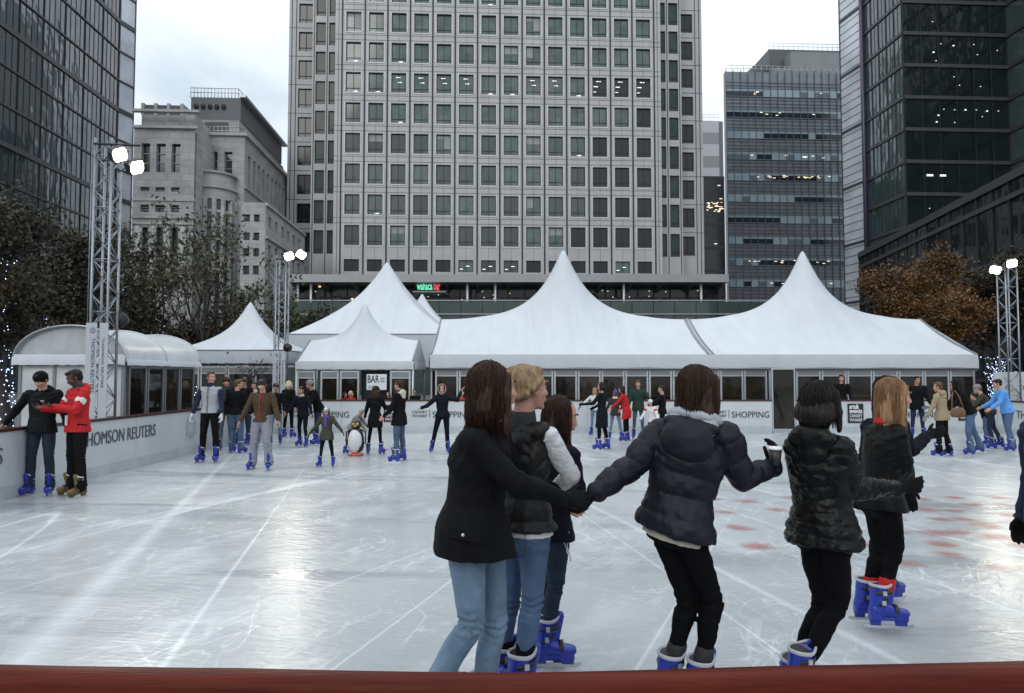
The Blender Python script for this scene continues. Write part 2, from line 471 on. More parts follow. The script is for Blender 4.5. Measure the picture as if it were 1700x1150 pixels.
mc_ = nt.nodes.new('ShaderNodeMapRange'); mc_.inputs['From Min'].default_value = 0.05; mc_.inputs['From Max'].default_value = 1.0; mc_.inputs['To Max'].default_value = 0.62
lnk(nt, mb_.outputs[0], mc_.inputs['Value']); lnk(nt, mc_.outputs[0], b.inputs['Alpha'])
dots = [(1260,907,62,14),(1390,880,60,9),(1225,876,50,9),(1330,862,46,8),(1200,850,40,7),(1290,846,44,7),(1160,865,44,8),(1240,832,40,5),(1185,828,36,5),(1310,826,40,5),
        (1535,845,50,8),(1595,884,52,10),(1565,903,56,11),(1650,891,60,10),(1505,936,52,12),(1662,943,52,11),(1575,920,56,10),(1550,884,60,10),(1490,884,44,8),(1640,872,52,7),
        (1680,855,46,7),(1600,862,46,6),(1560,862,40,6),(1615,838,40,5),(1530,828,40,5),(1670,838,40,5),(1690,905,40,9),(1480,860,44,7),(1440,850,40,6),(1585,848,34,5),
        (1655,826,36,4),(1705,880,44,8),(1120,846,36,5),(1450,905,46,10),(1585,826,30,4)]
vs, fs, ed_ = [], [], []
for (x, y, hw, hh) in dots:
    c = G(x, y); hwm = hw * c.y / F * 0.62; k0 = len(vs)
    vs.append((c.x, c.y, 0)); ed_.append(1.0)
    for k in range(20):
        t = 2 * math.pi * k / 20; rr = hwm * random.uniform(0.86, 1.1)
        vs.append((c.x + math.cos(t) * rr, c.y + math.sin(t) * rr * 0.9, 0)); ed_.append(0.0)
    for k in range(20): fs.append((k0, k0 + 1 + k, k0 + 1 + (k + 1) % 20))
me = bpy.data.meshes.new('ice_markings'); me.from_pydata(vs, [], fs); me.materials.append(mr_)
at = me.attributes.new('edge', 'FLOAT', 'POINT'); at.data.foreach_set('value', ed_)
tag(link('ice_markings', me, loc=(0, 0, 0.004)), kind='structure')

# ================================================================== barriers
M_board = mat('barrier_board', (0.50, 0.53, 0.555), 0.35, var=0.06, vscale=1.5, bump=0.03, bscale=5)
M_kick = mat('barrier_kick', (0.42, 0.455, 0.48), 0.4, var=0.12, vscale=3)
M_capr = mat('rail_cap', (0.055, 0.018, 0.015), 0.4, var=0.3, vscale=4)
M_txt = mat('lettering_grey', (0.085, 0.095, 0.11), 0.5)
M_txtd = mat('lettering_dark', (0.03, 0.035, 0.045), 0.5)
M_txtw = mat('lettering_white', (0.75, 0.76, 0.78), 0.5)
H = 0.96
def barrier(label, a, b, H, inner, seg=2.0, cap=0.05):
    """a->b along the inner face, board thickness going away from the ice (inner = unit vector pointing to the ice)"""
    a, b = Vector(a), Vector(b); L = (b - a).length; u = (b - a) / L; o = -Vector(inner)
    t = thing('rink_barrier', label, 'barrier', a)
    mb = MB(); n = max(1, round(L / seg)); s = L / n
    for i in range(n):
        mb.obox(u * (i * s + 0.004), u * (s - 0.008), o * 0.05, Vector((0, 0, H)), 0)
    mb.build('board_panel', [M_board], t)
    mb = MB(); mb.obox(o * -0.008 + Vector((0, 0, 0.0)), u * L, o * 0.0075, Vector((0, 0, 0.2)), 0); mb.build('kick_strip', M_kick, t)
    mb = MB(); mb.obox(o * -0.02 + Vector((0, 0, H)), u * L, o * 0.12, Vector((0, 0, 0.045)), 0)
    ob = mb.build('top_rail', M_capr, t)
    return t
bl = barrier('long white rink barrier on the left behind the two leaning men', (XL, 1.0, 0), (XL, YF, 0), H, (1, 0, 0))
bf = barrier('white far barrier under the left tents and the long marquee, left of the dark door', (XL, YF, 0), (7.94, YF, 0), H, (0, -1, 0))
bf2 = barrier('white far barrier right of the dark door behind the two right hand women', (8.68, YF, 0), (XR, YF, 0), H, (0, -1, 0))
br = barrier('white rink barrier at the right edge beside the skater in light blue', (XR, 2, 0), (XR, YF, 0), H, (-1, 0, 0))
def yl(px): return XL * F / (px - 850)
RZL = (math.pi / 2, 0, math.pi / 2)
text('lettering', 'THOMSON REUTERS', 0.33, M_txt, (0.012, yl(137) - 1.0, 0.56), RZL, bl, width=yl(260) - yl(137), extrude=0.003)
text('lettering', 'THOMSON REUTERS', 0.33, M_txt, (0.012, yl(8) - 1.0 - 2.4, 0.52), RZL, bl, width=2.4, extrude=0.003)
def emblem(parent, c, u, v, r, m):
    mb = MB()
    for k in range(5):
        for j in range(20):
            t = 2 * math.pi * (j / 20) + k * 0.5 + 0.15 * k * k; rr = r * (0.32 + 0.17 * k); q = r * 0.010 * (k + 1.6)
            p = Vector(c) + Vector(u) * math.cos(t) * rr + Vector(v) * math.sin(t) * rr
            mb.prism([(-q, -q), (q, -q), (q, q), (-q, q)], p, u, v, Vector(u).cross(Vector(v)) * 0.004, 0)
    mb.build('dotted_emblem', m, parent)
M_gold = mat('emblem_gold', (0.33, 0.30, 0.22), 0.5)
emblem(bl, (0.004, yl(319) - 1.0, 0.60), (0, 1, 0), (0, 0, 1), 0.23, M_gold)
def zf(py, Y=YF): return P(850, py, Y).z
def xf(px, Y=YF): return (px - 850) * Y / F
FR = (math.pi / 2, 0, 0)
def wharf(parent, px_shop0, px_shop1, ox, canary=True):
    z = zf(693)
    text('lettering', 'SHOPPING', 0.27, M_txtd, (xf(px_shop0) - ox, -0.012, z), FR, parent, width=xf(px_shop1) - xf(px_shop0), extrude=0.003)
    if canary:
        w_ = xf(px_shop1) - xf(px_shop0)
        text('lettering', 'CANARY', 0.125, M_txtd, (xf(px_shop0) - ox - 0.62, -0.012, z + 0.13), FR, parent, width=0.46, extrude=0.003)
        text('lettering', 'WHARF', 0.125, M_txtd, (xf(px_shop0) - ox - 0.62, -0.012, z + 0.01), FR, parent, width=0.46, extrude=0.003)
        mb = MB(); mb.box(xf(px_shop0) - ox - 0.085, xf(px_shop0) - ox - 0.07, -0.014, -0.010, z, z + 0.24); mb.build('divider_line', M_txtd, parent)
wharf(bf, 516, 580, XL); wharf(bf, 718, 782, XL); wharf(bf, 1213, 1275, XL)
wharf(bf2, 1492, 1556, 8.68)
def arts(px0, px1, y0, y1, label):
    t = thing('arts_sign', label, 'sign', (xf(px0), YF, 0), group='black square signs on the far barrier')
    W_ = xf(px1) - xf(px0); z0, z1 = zf(y1), zf(y0)
    mb = MB(); mb.box(0, W_, -0.022, -0.010, z0, z1); mb.build('panel', M_black, t)
    h = z1 - z0
    for i, (s, sz, bo) in enumerate((('arts&', .27, .004), ('events', .27, .004), ('CANARY', .19, 0), ('WHARF', .19, 0))):
        text('lettering', s, sz * h * 1.25, M_txtw, (W_ * 0.1, -0.026, z0 + h * (0.74 - 0.22 * i)), FR, t, width=W_ * (0.6 if i == 0 else 0.8), extrude=0.003, bold=bo)
arts(1405, 1431, 670, 702, 'black arts and events sign left of the blonde woman')
arts(1588, 1612, 666, 698, 'black arts and events sign behind the jeans and black top skater on the right')
arts(638, 660, 672, 700, 'black arts and events sign between the long coated woman and the man in profile')
# right barrier lettering and the banner wall behind it
text('lettering', 'THOMSON REUTERS', 0.33, M_txt, (-0.012, 19.5 - 2, 0.50), (math.pi / 2, 0, -math.pi / 2), br, width=2.4, extrude=0.003)
t = thing('banner_screen', 'tall white banner screen behind the right barrier corner', 'banner', (15.2, 20.9, 0))
mb = MB(); mb.box(0, 4.0, 0, 0.06, 0.95, 1.86); mb.build('banner_panel', M_board, t)
mb = MB()
for x in (0.05, 2.0, 3.9): mb.box(x, x + .05, 0.07, 0.12, 0, 1.86)
mb.build('post', M_alu, t)
text('lettering', 'THOMSON', 0.2, M_txt, (0.75, -0.01, 1.30), FR, t, extrude=0.003)
emblem(t, (0.5, -0.012, 1.36), (1, 0, 0), (0, 0, 1), 0.12, M_gold)

# near wooden hand rail (slightly bowed)
M_wood = mat('rail_wood', (0.085, 0.013, 0.007), 0.40, spec=.10, var=0.35, vscale=5, stretch=(0.35, 6, 6), bump=0.2, bscale=25, coat=0)
t = thing('near_barrier', 'red varnished wooden rail on the near barrier in front of the camera', 'barrier', (0, 1.45, 0))
ctrl = [(-500, 1090), (0, 1103), (400, 1109), (850, 1117), (1300, 1105), (1700, 1097), (2200, 1080)]
pts = []
for i in range(len(ctrl) - 1):
    for k in range(6):
        f_ = k / 6; x = ctrl[i][0] * (1 - f_) + ctrl[i + 1][0] * f_; y = ctrl[i][1] * (1 - f_) + ctrl[i + 1][1] * f_
        p = G(x, y + (0 if abs(f_) < 1e-6 else 1.0 * math.sin(math.pi * f_)), 1.1); pts.append(p)
prof = [(0.0, 0.0), (-0.008, 0.004), (-0.042, 0.004), (-0.056, -0.004), (-0.062, -0.018), (-0.058, -0.05), (-0.05, -0.062), (0.012, -0.062), (0.012, -0.012)]
mb = MB(); n = len(prof); vs = []; fs = []
for p in pts:
    for (dy, dz) in prof: vs.append((p.x, p.y + dy - 1.45, 1.1 + dz))
for i in range(len(pts) - 1):
    for k in range(n): fs.append((i * n + k, i * n + (k + 1) % n, (i + 1) * n + (k + 1) % n, (i + 1) * n + k))
mb.add(vs, fs, 0, True); o = mb.build('hand_rail', M_wood, t)
mb = MB(); vs = []; fs = []
for p in pts:
    for (dy, z) in ((-0.045, 0.0), (-0.045, 1.035), (-0.005, 1.035), (-0.005, 0.0)): vs.append((p.x, p.y + dy - 1.45, z))
for i in range(len(pts) - 1):
    for k in range(4): fs.append((i * 4 + k, i * 4 + (k + 1) % 4, (i + 1) * 4 + (k + 1) % 4, (i + 1) * 4 + k))
mb.add(vs, fs); mb.build('board_panel', mat('barrier_outside', (0.12, 0.14, 0.15), 0.6, var=0.4, vscale=12), t)
# ================================================================== marquees
G_tent = glassmat('tent_glass', (0.010, 0.009, 0.008), 0.05, 1.45, rnd=0.6, var=0.8, vs=1.2, col2=(0.030, 0.024, 0.018))
def tent_window(parent, x0, x1, z0, z1, y, name='window', head=0.16):
    mb = MB(); f = 0.055
    mb.box(x0, x0 + f, y - .03, y + .04, z0, z1, 0); mb.box(x1 - f, x1, y - .03, y + .04, z0, z1, 0)
    mb.box(x0 + f, x1 - f, y - .028, y + .038, z1 - f, z1, 0); mb.box(x0 + f, x1 - f, y - .028, y + .038, z0, z0 + f, 0)
    if head:
        mb.box(x0 + f, x1 - f, y - .02, y + .03, z1 - f - head, z1 - f, 2)
        mb.box(x0 + f, x1 - f, y - .028, y + .032, z1 - f - head - .035, z1 - f - head, 0)
    mb.box(x0 + f, x1 - f, y + .002, y + .014, z0 + f, z1 - f - (head + .035 if head else 0), 1)
    return mb.build(name, [M_alu, G_tent, M_alud], parent)
def heightmesh(nx, ny, fn):
    vs = []; fs = []
    for j in range(ny + 1):
        for i in range(nx + 1): vs.append(fn(i / nx, j / ny))
    for j in range(ny):
        for i in range(nx):
            a = j * (nx + 1) + i; fs.append((a, a + 1, a + nx + 2, a + nx + 1))
    return vs, fs
def marquee_module(t, x0, x1, yf, D, zE, zR, pk, s=0.95):
    """gable roof with one drawn up peak; local coords with front eave at y=yf; ridge at yf+D"""
    xc = (x0 + x1) / 2; h = pk - zR
    def fn(a, b):
        x = x0 + (x1 - x0) * a; v = b * 2 - 1; y = yf + D + v * D
        q = abs(v)
        z = zR + (zE - zR) * (q ** 1.0) - 0.12 * math.sin(math.pi * q) 
        sag = 0.12 * math.sin(math.pi * a) * (1 - q)
        z -= sag
        r = math.hypot(x - xc, (y - yf - D) * 1.0)
        fade = (1 - q ** 3) * min(1, (min(a, 1 - a) * 6)) ** 0.8
        r = math.sqrt(r * r + 0.008) - 0.089
        z += (h + 0.12) * (0.93 * math.exp(-r / s) + 0.07 * math.exp(-r / 2.6)) * fade
        return (x, y, z)
    vs, fs = heightmesh(110, 56, fn)
    mb = MB(); mb.add(vs, fs, 0, True); mb.build('roof', M_white, t, fix=False)
yf0 = 21.5
t = thing('marquee', 'long white marquee with two tall peaks and a glazed front behind the rink', 'marquee', (0, yf0, 0))
xa, xb, xc_ = -2.66, 6.47, 15.12
zE, zR = 2.42, 3.82
marquee_module(t, xa, xb, 0, 2.95, zE, zR, 6.42); marquee_module(t, xb + .001, xc_, 0, 2.95, zE, zR, 6.38)
# valance: front, sides
mb = MB()
def skirt(mb, a, b, z0, z1, n=60, wav=0.03, mi=0):
    a, b = Vector(a), Vector(b); u = (b - a); nrm = Vector((u.y, -u.x, 0)).normalized(); vs = []; fs = []
    for i in range(n + 1):
        p = a + u * (i / n); k = random.uniform(-1, 1) * wav * 0.3
        vs.append((p.x, p.y, z1)); q = p + nrm * (0.03 + k * .5); vs.append((q.x, q.y, (z0 + z1) / 2))
        q = p + nrm * (0.03 + k); vs.append((q.x, q.y, z0 + wav * 0.5 * math.sin(i * 9 * math.pi / n) ** 2))
    for i in range(n):
        for k in range(2): fs.append((i * 3 + k, i * 3 + 3 + k, i * 3 + 4 + k, i * 3 + 1 + k))
    mb.add(vs, fs, mi, True)
skirt(mb, (xa, 0, 0), (xc_, 0, 0), 1.99, zE + .01, 90)
skirt(mb, (xc_, 0, 0), (xc_, 5.9, 0), 1.99, zE + .01, 20)
skirt(mb, (xa, 5.9, 0), (xa, 0, 0), 1.99, zE + .01, 20)
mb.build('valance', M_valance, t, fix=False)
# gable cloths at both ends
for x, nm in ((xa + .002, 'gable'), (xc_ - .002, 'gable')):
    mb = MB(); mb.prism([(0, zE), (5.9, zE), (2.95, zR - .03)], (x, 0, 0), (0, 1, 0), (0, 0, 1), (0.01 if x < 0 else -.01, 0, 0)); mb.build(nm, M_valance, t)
# ridge seam, gutter hem
mb = MB()
def roofline(x, off):
    pts = []
    for i in range(9):
        q = 1 - i / 8; z = zR + (zE - zR) * q - 0.12 * math.sin(math.pi * q)
        pts.append((x, 2.95 - q * 2.95, z + 0.012 + off))
    return pts
mb.tube(roofline(xb - .09, 0), 0.028, 5, 0); mb.tube(roofline(xb + .09, 0), 0.028, 5, 0); mb.tube(roofline(xb, .0), 0.035, 5, 1)
mb.build('roof_seam', [M_seam, M_alu], t)
mb = MB()
for x in (xa + .03, xc_ - .03): mb.tube(roofline(x, .01), 0.03, 5, 0)
mb.build('edge_beam', M_seam, t)
mb = MB(); mb.tube([(xa, -.03, 1.97), (xc_, -.03, 1.97)], 0.022, 6, 0); mb.box(xa, xc_, 0.05, 0.13, 1.9, 2.1, 0); mb.build('eave_beam', M_alud, t)
xs = [xa + 0.1]
for p in (762, 775, 815, 862, 909, 953, 999, 1045, 1093, 1140, 1187, 1232, 1277):
    pass
n = 14; X0, X1 = xa + .15, xf(1275, yf0)
for i in range(n):
    a = X0 + (X1 - X0) * i / n; b = X0 + (X1 - X0) * (i + 1) / n
    tent_window(t, a + .012, b - .012, 0.55, 1.97, 0.1)
n = 7; X0, X1 = xf(1322, yf0), xc_ - .05
for i in range(n):
    a = X0 + (X1 - X0) * i / n; b = X0 + (X1 - X0) * (i + 1) / n
    tent_window(t, a + .012, b - .012, 0.55, 1.97, 0.1)
tent_window(t, xf(1277, yf0) + .01, xf(1321, yf0) - .01, 0.0, 1.97, 0.1, 'door')
mb = MB(); mb.box(xa, xf(1276, yf0), 0.12, 0.16, 0.0, 0.55); mb.box(xf(1322, yf0), xc_, 0.12, 0.16, 0, .55); mb.box(xc_ - .05, xc_, 0.2, 5.8, 0, 2); mb.box(xa, xa + .05, 0.2, 5.8, 0, 2); mb.box(xa + .06, xc_ - .06, 5.75, 5.8, 0, 2)
mb.build('wall', M_valance, t)
# metal-framed dark door between the barriers, with its sill
t2 = thing('rink_gate', 'dark glazed gate to the ice between the two far barriers', 'gate', (8.31, 20.33, 0))
mb = MB()
for x in (-.36, .32): mb.box(x, x + .04, -.02, .04, 0, 1.98, 0)
mb.box(-.32, .32, -.018, .038, 1.93, 1.98, 0); mb.box(-.32, .32, -.018, .038, 0.06, .12, 0)
mb.build('frame', M_alu, t2)
mb = MB(); mb.box(-.32, .32, 0.0, .012, .12, 1.93); mb.build('glass', G_tent, t2)
mb = MB(); mb.box(-.36, .36, -.1, .04, 0, .055); mb.build('sill', M_alu, t2)

def pagoda(label, cx, cy, hw, hd, zE, zP, val=0.3, s=0.5, pyr=0.35, wall=True, zr=None, sag=0.0, valmat=None):
    t = thing('pagoda_tent', label, 'tent', (cx, cy, 0), group='small peaked tents left of the marquee')
    h = zP - zE
    def fn(a, b):
        x, y = (a * 2 - 1), (b * 2 - 1)
        if zr is None:
            d = max(abs(x), abs(y)); base = h * pyr * (1 - d)
        else:
            d = abs(y); base = (zr - zE) * (1 - d)
        r = math.hypot(x * hw, y * hd); rr = math.sqrt(r * r + .006) - .077
        dd = max(abs(x), abs(y))
        top = (h - (h * pyr if zr is None else zr - zE)) * (0.9 * math.exp(-rr / s) + 0.1 * math.exp(-rr / (3 * s))) * (1 - dd ** 3)
        return (x * hw, y * hd, zE + base + top + sag * (1 - dd) * 0)
    vs, fs = heightmesh(64, 64, fn)
    mb = MB(); mb.add(vs, fs, 0, True); mb.build('roof', M_white, t, fix=False)
    mb = MB()
    c = [(-hw, -hd), (hw, -hd), (hw, hd), (-hw, hd)]
    for i in range(4):
        p, q = c[i], c[(i + 1) % 4]
        skirt(mb, (p[0], p[1], 0), (q[0], q[1], 0), zE - val, zE + .005, 24, 0.03)
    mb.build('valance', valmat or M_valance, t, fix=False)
    mb = MB()
    for x, y in c: mb.tube([(x * .985, y * .985, 0), (x * .985, y * .985, zE - .05)], 0.04, 6, 0)
    mb.build('posts', M_alu, t)
    if zr is not None:
        mb = MB()
        for sgn in (-1, 1):
            mb.prism([(-hd, zE), (hd, zE), (0, zr - .02)], (sgn * (hw - .004), 0, 0), (0, 1, 0), (0, 0, 1), (-sgn * .01, 0, 0))
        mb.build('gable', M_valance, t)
        mb = MB()
        for sgn in (-1, 1):
            mb.tube([(sgn * (hw - .03), -hd, zE + .02), (sgn * (hw - .03), 0, zr + .02), (sgn * (hw - .03), hd, zE + .02)], 0.03, 5, 0)
        mb.build('edge_beam', M_seam, t)
    else:
        mb = MB()
        for i in range(4):
            p, q = c[i], c[(i + 1) % 4]
            mb.tube([(p[0], p[1], zE + .01), (q[0], q[1], zE + .01)], 0.022, 5, 0)
        mb.build('edge_beam', M_seam, t)
    return t
# tent C: low front tent with the BAR sign
tc_ = pagoda('low white tent with the BAR sign under its eave', -5.0, 22.45, 1.88, 1.4, 2.20, 4.2, 0.27, 0.42, zr=2.93)
y = -1.36
edges = [(492, 520), (529, 560), (562, 598)]
for a, b in ((494, 524), (533, 563), (565, 597)): tent_window(tc_, xf(a, 21.1) + 5.0, xf(b, 21.1) + 5.0, 0.0, 1.9, y)
for a, b in ((648, 682),): tent_window(tc_, xf(a, 21.1) + 5.0, xf(b, 21.1) + 5.0, 0.0, 1.9, y)
mb = MB(); mb.box(-1.8, 1.84, y + .06, y + .1, 0, .6); mb.box(xf(597, 21.1) + 5, xf(648, 21.1) + 5, y + .3, y + .34, 0, 1.9); mb.build('wall', M_dark, tc_)
t = thing('bar_sign', 'white BAR sign hanging under the low tent eave', 'sign', (xf(609, 20.95), 20.95, 0))
sw = xf(642, 20.95) - xf(609, 20.95); z0, z1 = zf(647, 20.95), zf(621, 20.95)
mb = MB(); mb.box(0, sw, 0, .02, z0, z1); mb.build('panel', mat('sign_white', (.68, .70, .72), .4), t)
text('lettering', 'BAR', 0.33, M_black, (0.02, -.004, z0 + .23), FR, t, width=sw * .58, extrude=.003, bold=0.003)
for i, s_ in enumerate(('SERVING HOT', 'MULLED WINE', '& SNACKS')):
    pass
mb = MB()
for i in range(3): mb.box(sw * .68, sw * .93 - .03 * (i % 2), -.004, 0, z1 - .14 - i * .055, z1 - .115 - i * .055)
for i in range(2): mb.box(sw * .06, sw * (.5 + .1 * i), -.004, 0, z0 + .05 + i * .06, z0 + .07 + i * .06)
mb.build('small_print', M_txt, t)
# tent D: big tent behind, tent E behind it, tent F on the left
pagoda('tall white peaked tent behind the low bar tent', -5.5, 29.0, 3.3, 3.2, 3.35, 6.75, 1.3, 1.35, pyr=0.45)
pagoda('far white tent whose small tip shows right of the tall peak', -4.9, 36.0, 2.4, 2.4, 3.9, 6.2, 1.6, 0.7, pyr=0.5)
tf_ = pagoda('small white peaked tent left of the second lattice mast', -9.15, 23.1, 1.85, 1.8, 2.55, 4.32, 0.42, 0.55, pyr=0.35)
for k in range(4): tent_window(tf_, -1.75 + k * .88, -1.75 + (k + 1) * .88 - .03, 0, 2.05, -1.76)

# arched pavilion on the left
t = thing('arched_pavilion', 'small white barrel roofed pavilion behind the left barrier', 'pavilion', (-8.82, 13.3, 0))
hw, L, zE_ = 1.03, 2.95, 2.0
Mtr = mat('pavilion_roof', (0.55, 0.58, 0.59), 0.35, var=0.12, vscale=1.4, bump=0.25, bscale=2.5)
mb = MB(); rise = .74
def arc(k, n=18): a = math.pi * k / n; return (-math.cos(a) * (hw + .1), zE_ + rise * math.sin(a) ** 0.85)
vs = []; fs = []
for j in range(9):
    for k in range(19):
        x, z = arc(k); sag = 0.03 * math.sin(j / 8 * math.pi * 2) ** 2
        vs.append((x, -.1 + j * (L + .2) / 8, z - sag))
for j in range(8):
    for k in range(18): a = j * 19 + k; fs.append((a, a + 1, a + 20, a + 19))
mb.add(vs, fs, 0, True)
mb.build('roof', Mtr, t, fix=False)
mb = MB()
for j in (0, 4, 8):
    mb.tube([(arc(k)[0], -.1 + j * (L + .2) / 8, arc(k)[1] + .01) for k in range(19)], 0.018, 5, 0)
mb.build('hoops', M_alu, t)
mb = MB(); mb.prism([arc(k) for k in range(19)], (0, -.02, 0), (1, 0, 0), (0, 0, 1), (0, .03, 0)); 
mb.prism([arc(k) for k in range(19)], (0, L, 0), (1, 0, 0), (0, 0, 1), (0, .03, 0)); mb.build('gable', mat('gable_cloth', (.42, .45, .46), .4, var=.2, vscale=2, bump=.3, bscale=2), t)
mb = MB(); skirt(mb, (-hw - .1, -.1, 0), (hw + .1, -.1, 0), zE_ - .05, zE_ + .17, 20, .03); skirt(mb, (hw + .1, -.1, 0), (hw + .1, L + .1, 0), zE_ - .05, zE_ + .08, 14, .02)
mb.build('valance', M_white, t, fix=False)
mb = MB()
for k in range(3):
    x0 = -hw + k * (2 * hw / 3); x1 = x0 + 2 * hw / 3
    n_ = 10; vs = []; fs = []
    for i in range(n_ + 1):
        for j in range(15):
            z = j / 14 * 1.95; x = x0 + .03 + (x1 - x0 - .06) * i / n_
            vs.append((x, -.03 * math.sin(math.pi * i / n_) * math.sin(j * 1.7 + k) - .01, z))
    for i in range(n_):
        for j in range(14): a = i * 15 + j; fs.append((a, a + 15, a + 16, a + 1))
    mb.add(vs, fs, 0, True)
mb.build('front_wall', mat('pavilion_cloth', (.52, .55, .56), .4, bump=.2, bscale=3), t, fix=False)
mb = MB()
for k in range(4): x0 = -hw + k * (2 * hw / 3); mb.box(x0 - .03, x0 + .03, -.03, .03, 0, 2.0)
mb.build('posts', M_alud, t)
for k in range(4):
    y0 = .15 + k * .7
    mb = MB(); f = .05
    mb.box(hw - .03, hw + .03, y0, y0 + f, 0, 1.95, 0); mb.box(hw - .03, hw + .03, y0 + .66 - f, y0 + .66, 0, 1.95, 0)
    mb.box(hw - .028, hw + .028, y0 + f, y0 + .66 - f, 1.9, 1.95, 0); mb.box(hw - .028, hw + .028, y0 + f, y0 + .66 - f, 0.5, .54, 0)
    mb.box(hw - .005, hw + .005, y0 + f, y0 + .66 - f, .54, 1.9, 1); mb.box(hw - .005, hw + .005, y0 + f, y0 + .66 - f, 0, .5, 1)
    mb.build('glass_door', [M_alud, G_tent], t)

# ================================================================== lattice masts with floodlights
M_truss = mat('truss_alu', (0.30, 0.32, 0.35), 0.4, 0.8, var=0.12, vscale=8)
M_ban = mat('mast_banner', (0.42, 0.455, 0.50), 0.45, var=0.05, vscale=3)
M_flood = mat('floodlight_lens', (1, 1, 1), 0.3, emit=(1.0, 0.93, 0.72), es=24)
M_lens2 = mat('floodlight_reflector', (.7, .7, .7), 0.15, 1.0)
def mast(label, x, y, h, w_, ban, lamps, lens_rot, rz=0.0):
    t = thing('lattice_mast', label, 'lighting mast', (x, y, 0), rz, group='lattice floodlight masts round the rink')
    a = w_ / 2; c = [(-a, -a), (a, -a), (a, a), (-a, a)]
    mb = MB()
    for p in c: mb.tube([(p[0], p[1], 0), (p[0], p[1], h)], 0.025, 8, 0)
    n = int(h / (w_ * 1.05)); s = h / n
    for i in range(n):
        for k in range(4):
            p, q = c[k], c[(k + 1) % 4]
            if (i + k) % 2: p, q = q, p
            mb.tube([(p[0], p[1], i * s), (q[0], q[1], (i + 1) * s)], 0.011, 5, 0)
        if i % 3 == 0:
            for k in range(4):
                p, q = c[k], c[(k + 1) % 4]; mb.tube([(p[0], p[1], i * s), (q[0], q[1], i * s)], 0.011, 5, 0)
    mb.build('lattice', M_truss, t)
    mb = MB(); mb.box(-a - .06, a + .06, -a - .06, a + .06, 0, 0.03)
    mb.tube([(-a - .04, -a - .03, 2.0), (-a - .04, -a - .03, h)], .008, 5)
    mb.build('base_plate', M_truss, t)
    if ban:
        z0, z1 = ban
        mb = MB(); mb.box(-a - .05, 0.0, -a - .05, -a - .04, z0, z1); mb.box(.05, a + .05, -a - .05, -a - .04, z0, z1)
        mb.build('banner', M_ban, t)
        tt = text('lettering', 'THOMSON REUTERS', .105 * w_ / .33, M_txt, (-a * .62, -a - .054, z1 - .28), (math.pi / 2, math.pi / 2, 0), t, extrude=.002, width=(z1 - z0) * .55)
        text('lettering', 'THOMSON REUTERS', .06 * w_ / .33, M_txt, (a * .65, -a - .054, z1 - .28), (math.pi / 2, math.pi / 2, 0), t, extrude=.002, width=(z1 - z0) * .5)
        emblem(t, (-a * .5, -a - .054, z1 - .14), (1, 0, 0), (0, 0, 1), .05, M_txt)
    mb = MB(); mb.tube([(-a, -a - .04, h - .12), (a + .55, -a - .04, h - .16)], .022, 6); mb.build('cross_bar', M_black, t)
    for (lx, lz, yaw, pitch, roll) in lamps:
        fl = MB(); Lw, Lh = .16, .135
        prof = [(-Lw, -Lh * .5), (-Lw * .72, -Lh), (Lw * .72, -Lh), (Lw, -Lh * .5), (Lw, Lh * .5), (Lw * .72, Lh), (-Lw * .72, Lh), (-Lw, Lh * .5)]
        o = fl; o.prism(prof, (0, -.05, 0), (1, 0, 0), (0, 0, 1), (0, .1, 0), 0)
        o.prism([(p[0] * .6, p[1] * .6) for p in prof], (0, .05, 0), (1, 0, 0), (0, 0, 1), (0, .1, 0), 0)
        hs = o.build('floodlight', M_black, t, (lx, -a - .18, lz)); hs.rotation_euler = (pitch, roll, yaw)
        g_ = MB(); g_.prism([(p[0] * .86, p[1] * .86) for p in prof], (0, -.058, 0), (1, 0, 0), (0, 0, 1), (0, .006, 0)); g_.build('lens', M_flood, hs)
        b_ = MB(); b_.tube([(-.22, 0, 0), (-.22, .16, -.12), (.22, .16, -.12), (.22, 0, 0)], .012, 5); b_.build('yoke', M_black, hs)
    return t
m1 = P(170, 290, 12.3)
mast('tall lattice floodlight mast by the arched pavilion, nearest and largest of the masts', xf(171, 12.4), 12.4, 6.2, .31, (0.9, 2.72),
     [(.38, 5.83, R(60), R(22), R(-30)), (.70, 5.60, R(68), R(26), R(-26))], 0)
mast('lattice floodlight mast standing between the small tents', xf(467, 21.0), 21.0, 5.55, .30, (1.0, 2.52),
     [(.30, 5.50, R(20), R(24), R(-20)), (.68, 5.55, R(35), R(20), R(30))], 0)
mast('lattice floodlight mast at the right end of the marquee', xf(1676, 20.9), 20.9, 5.3, .36, None,
     [(-.62, 5.05, R(-30), R(24), R(20)), (-.12, 5.25, R(-20), R(24), R(-10))], 0)
def area(loc, target, e, sz):
    l = bpy.data.lights.new('floodlight_beam', 'SPOT'); l.energy = e * 2.2; l.spot_size = R(95); l.spot_blend = .8; l.color = (1, .93, .78); l.shadow_soft_size = sz
    o = bpy.data.objects.new('floodlight_beam', l); COL.objects.link(o); o.location = loc
    o.rotation_euler = (Vector(loc) - Vector(target)).to_track_quat('Z', 'Y').to_euler()
area((-7.0, 11.8, 5.6), (0, 8, 0), 160, .15); area((-6.8, 20.4, 5.4), (1, 10, 0), 160, .15); area((15.0, 20.3, 5.1), (4, 8, 0), 160, .15)
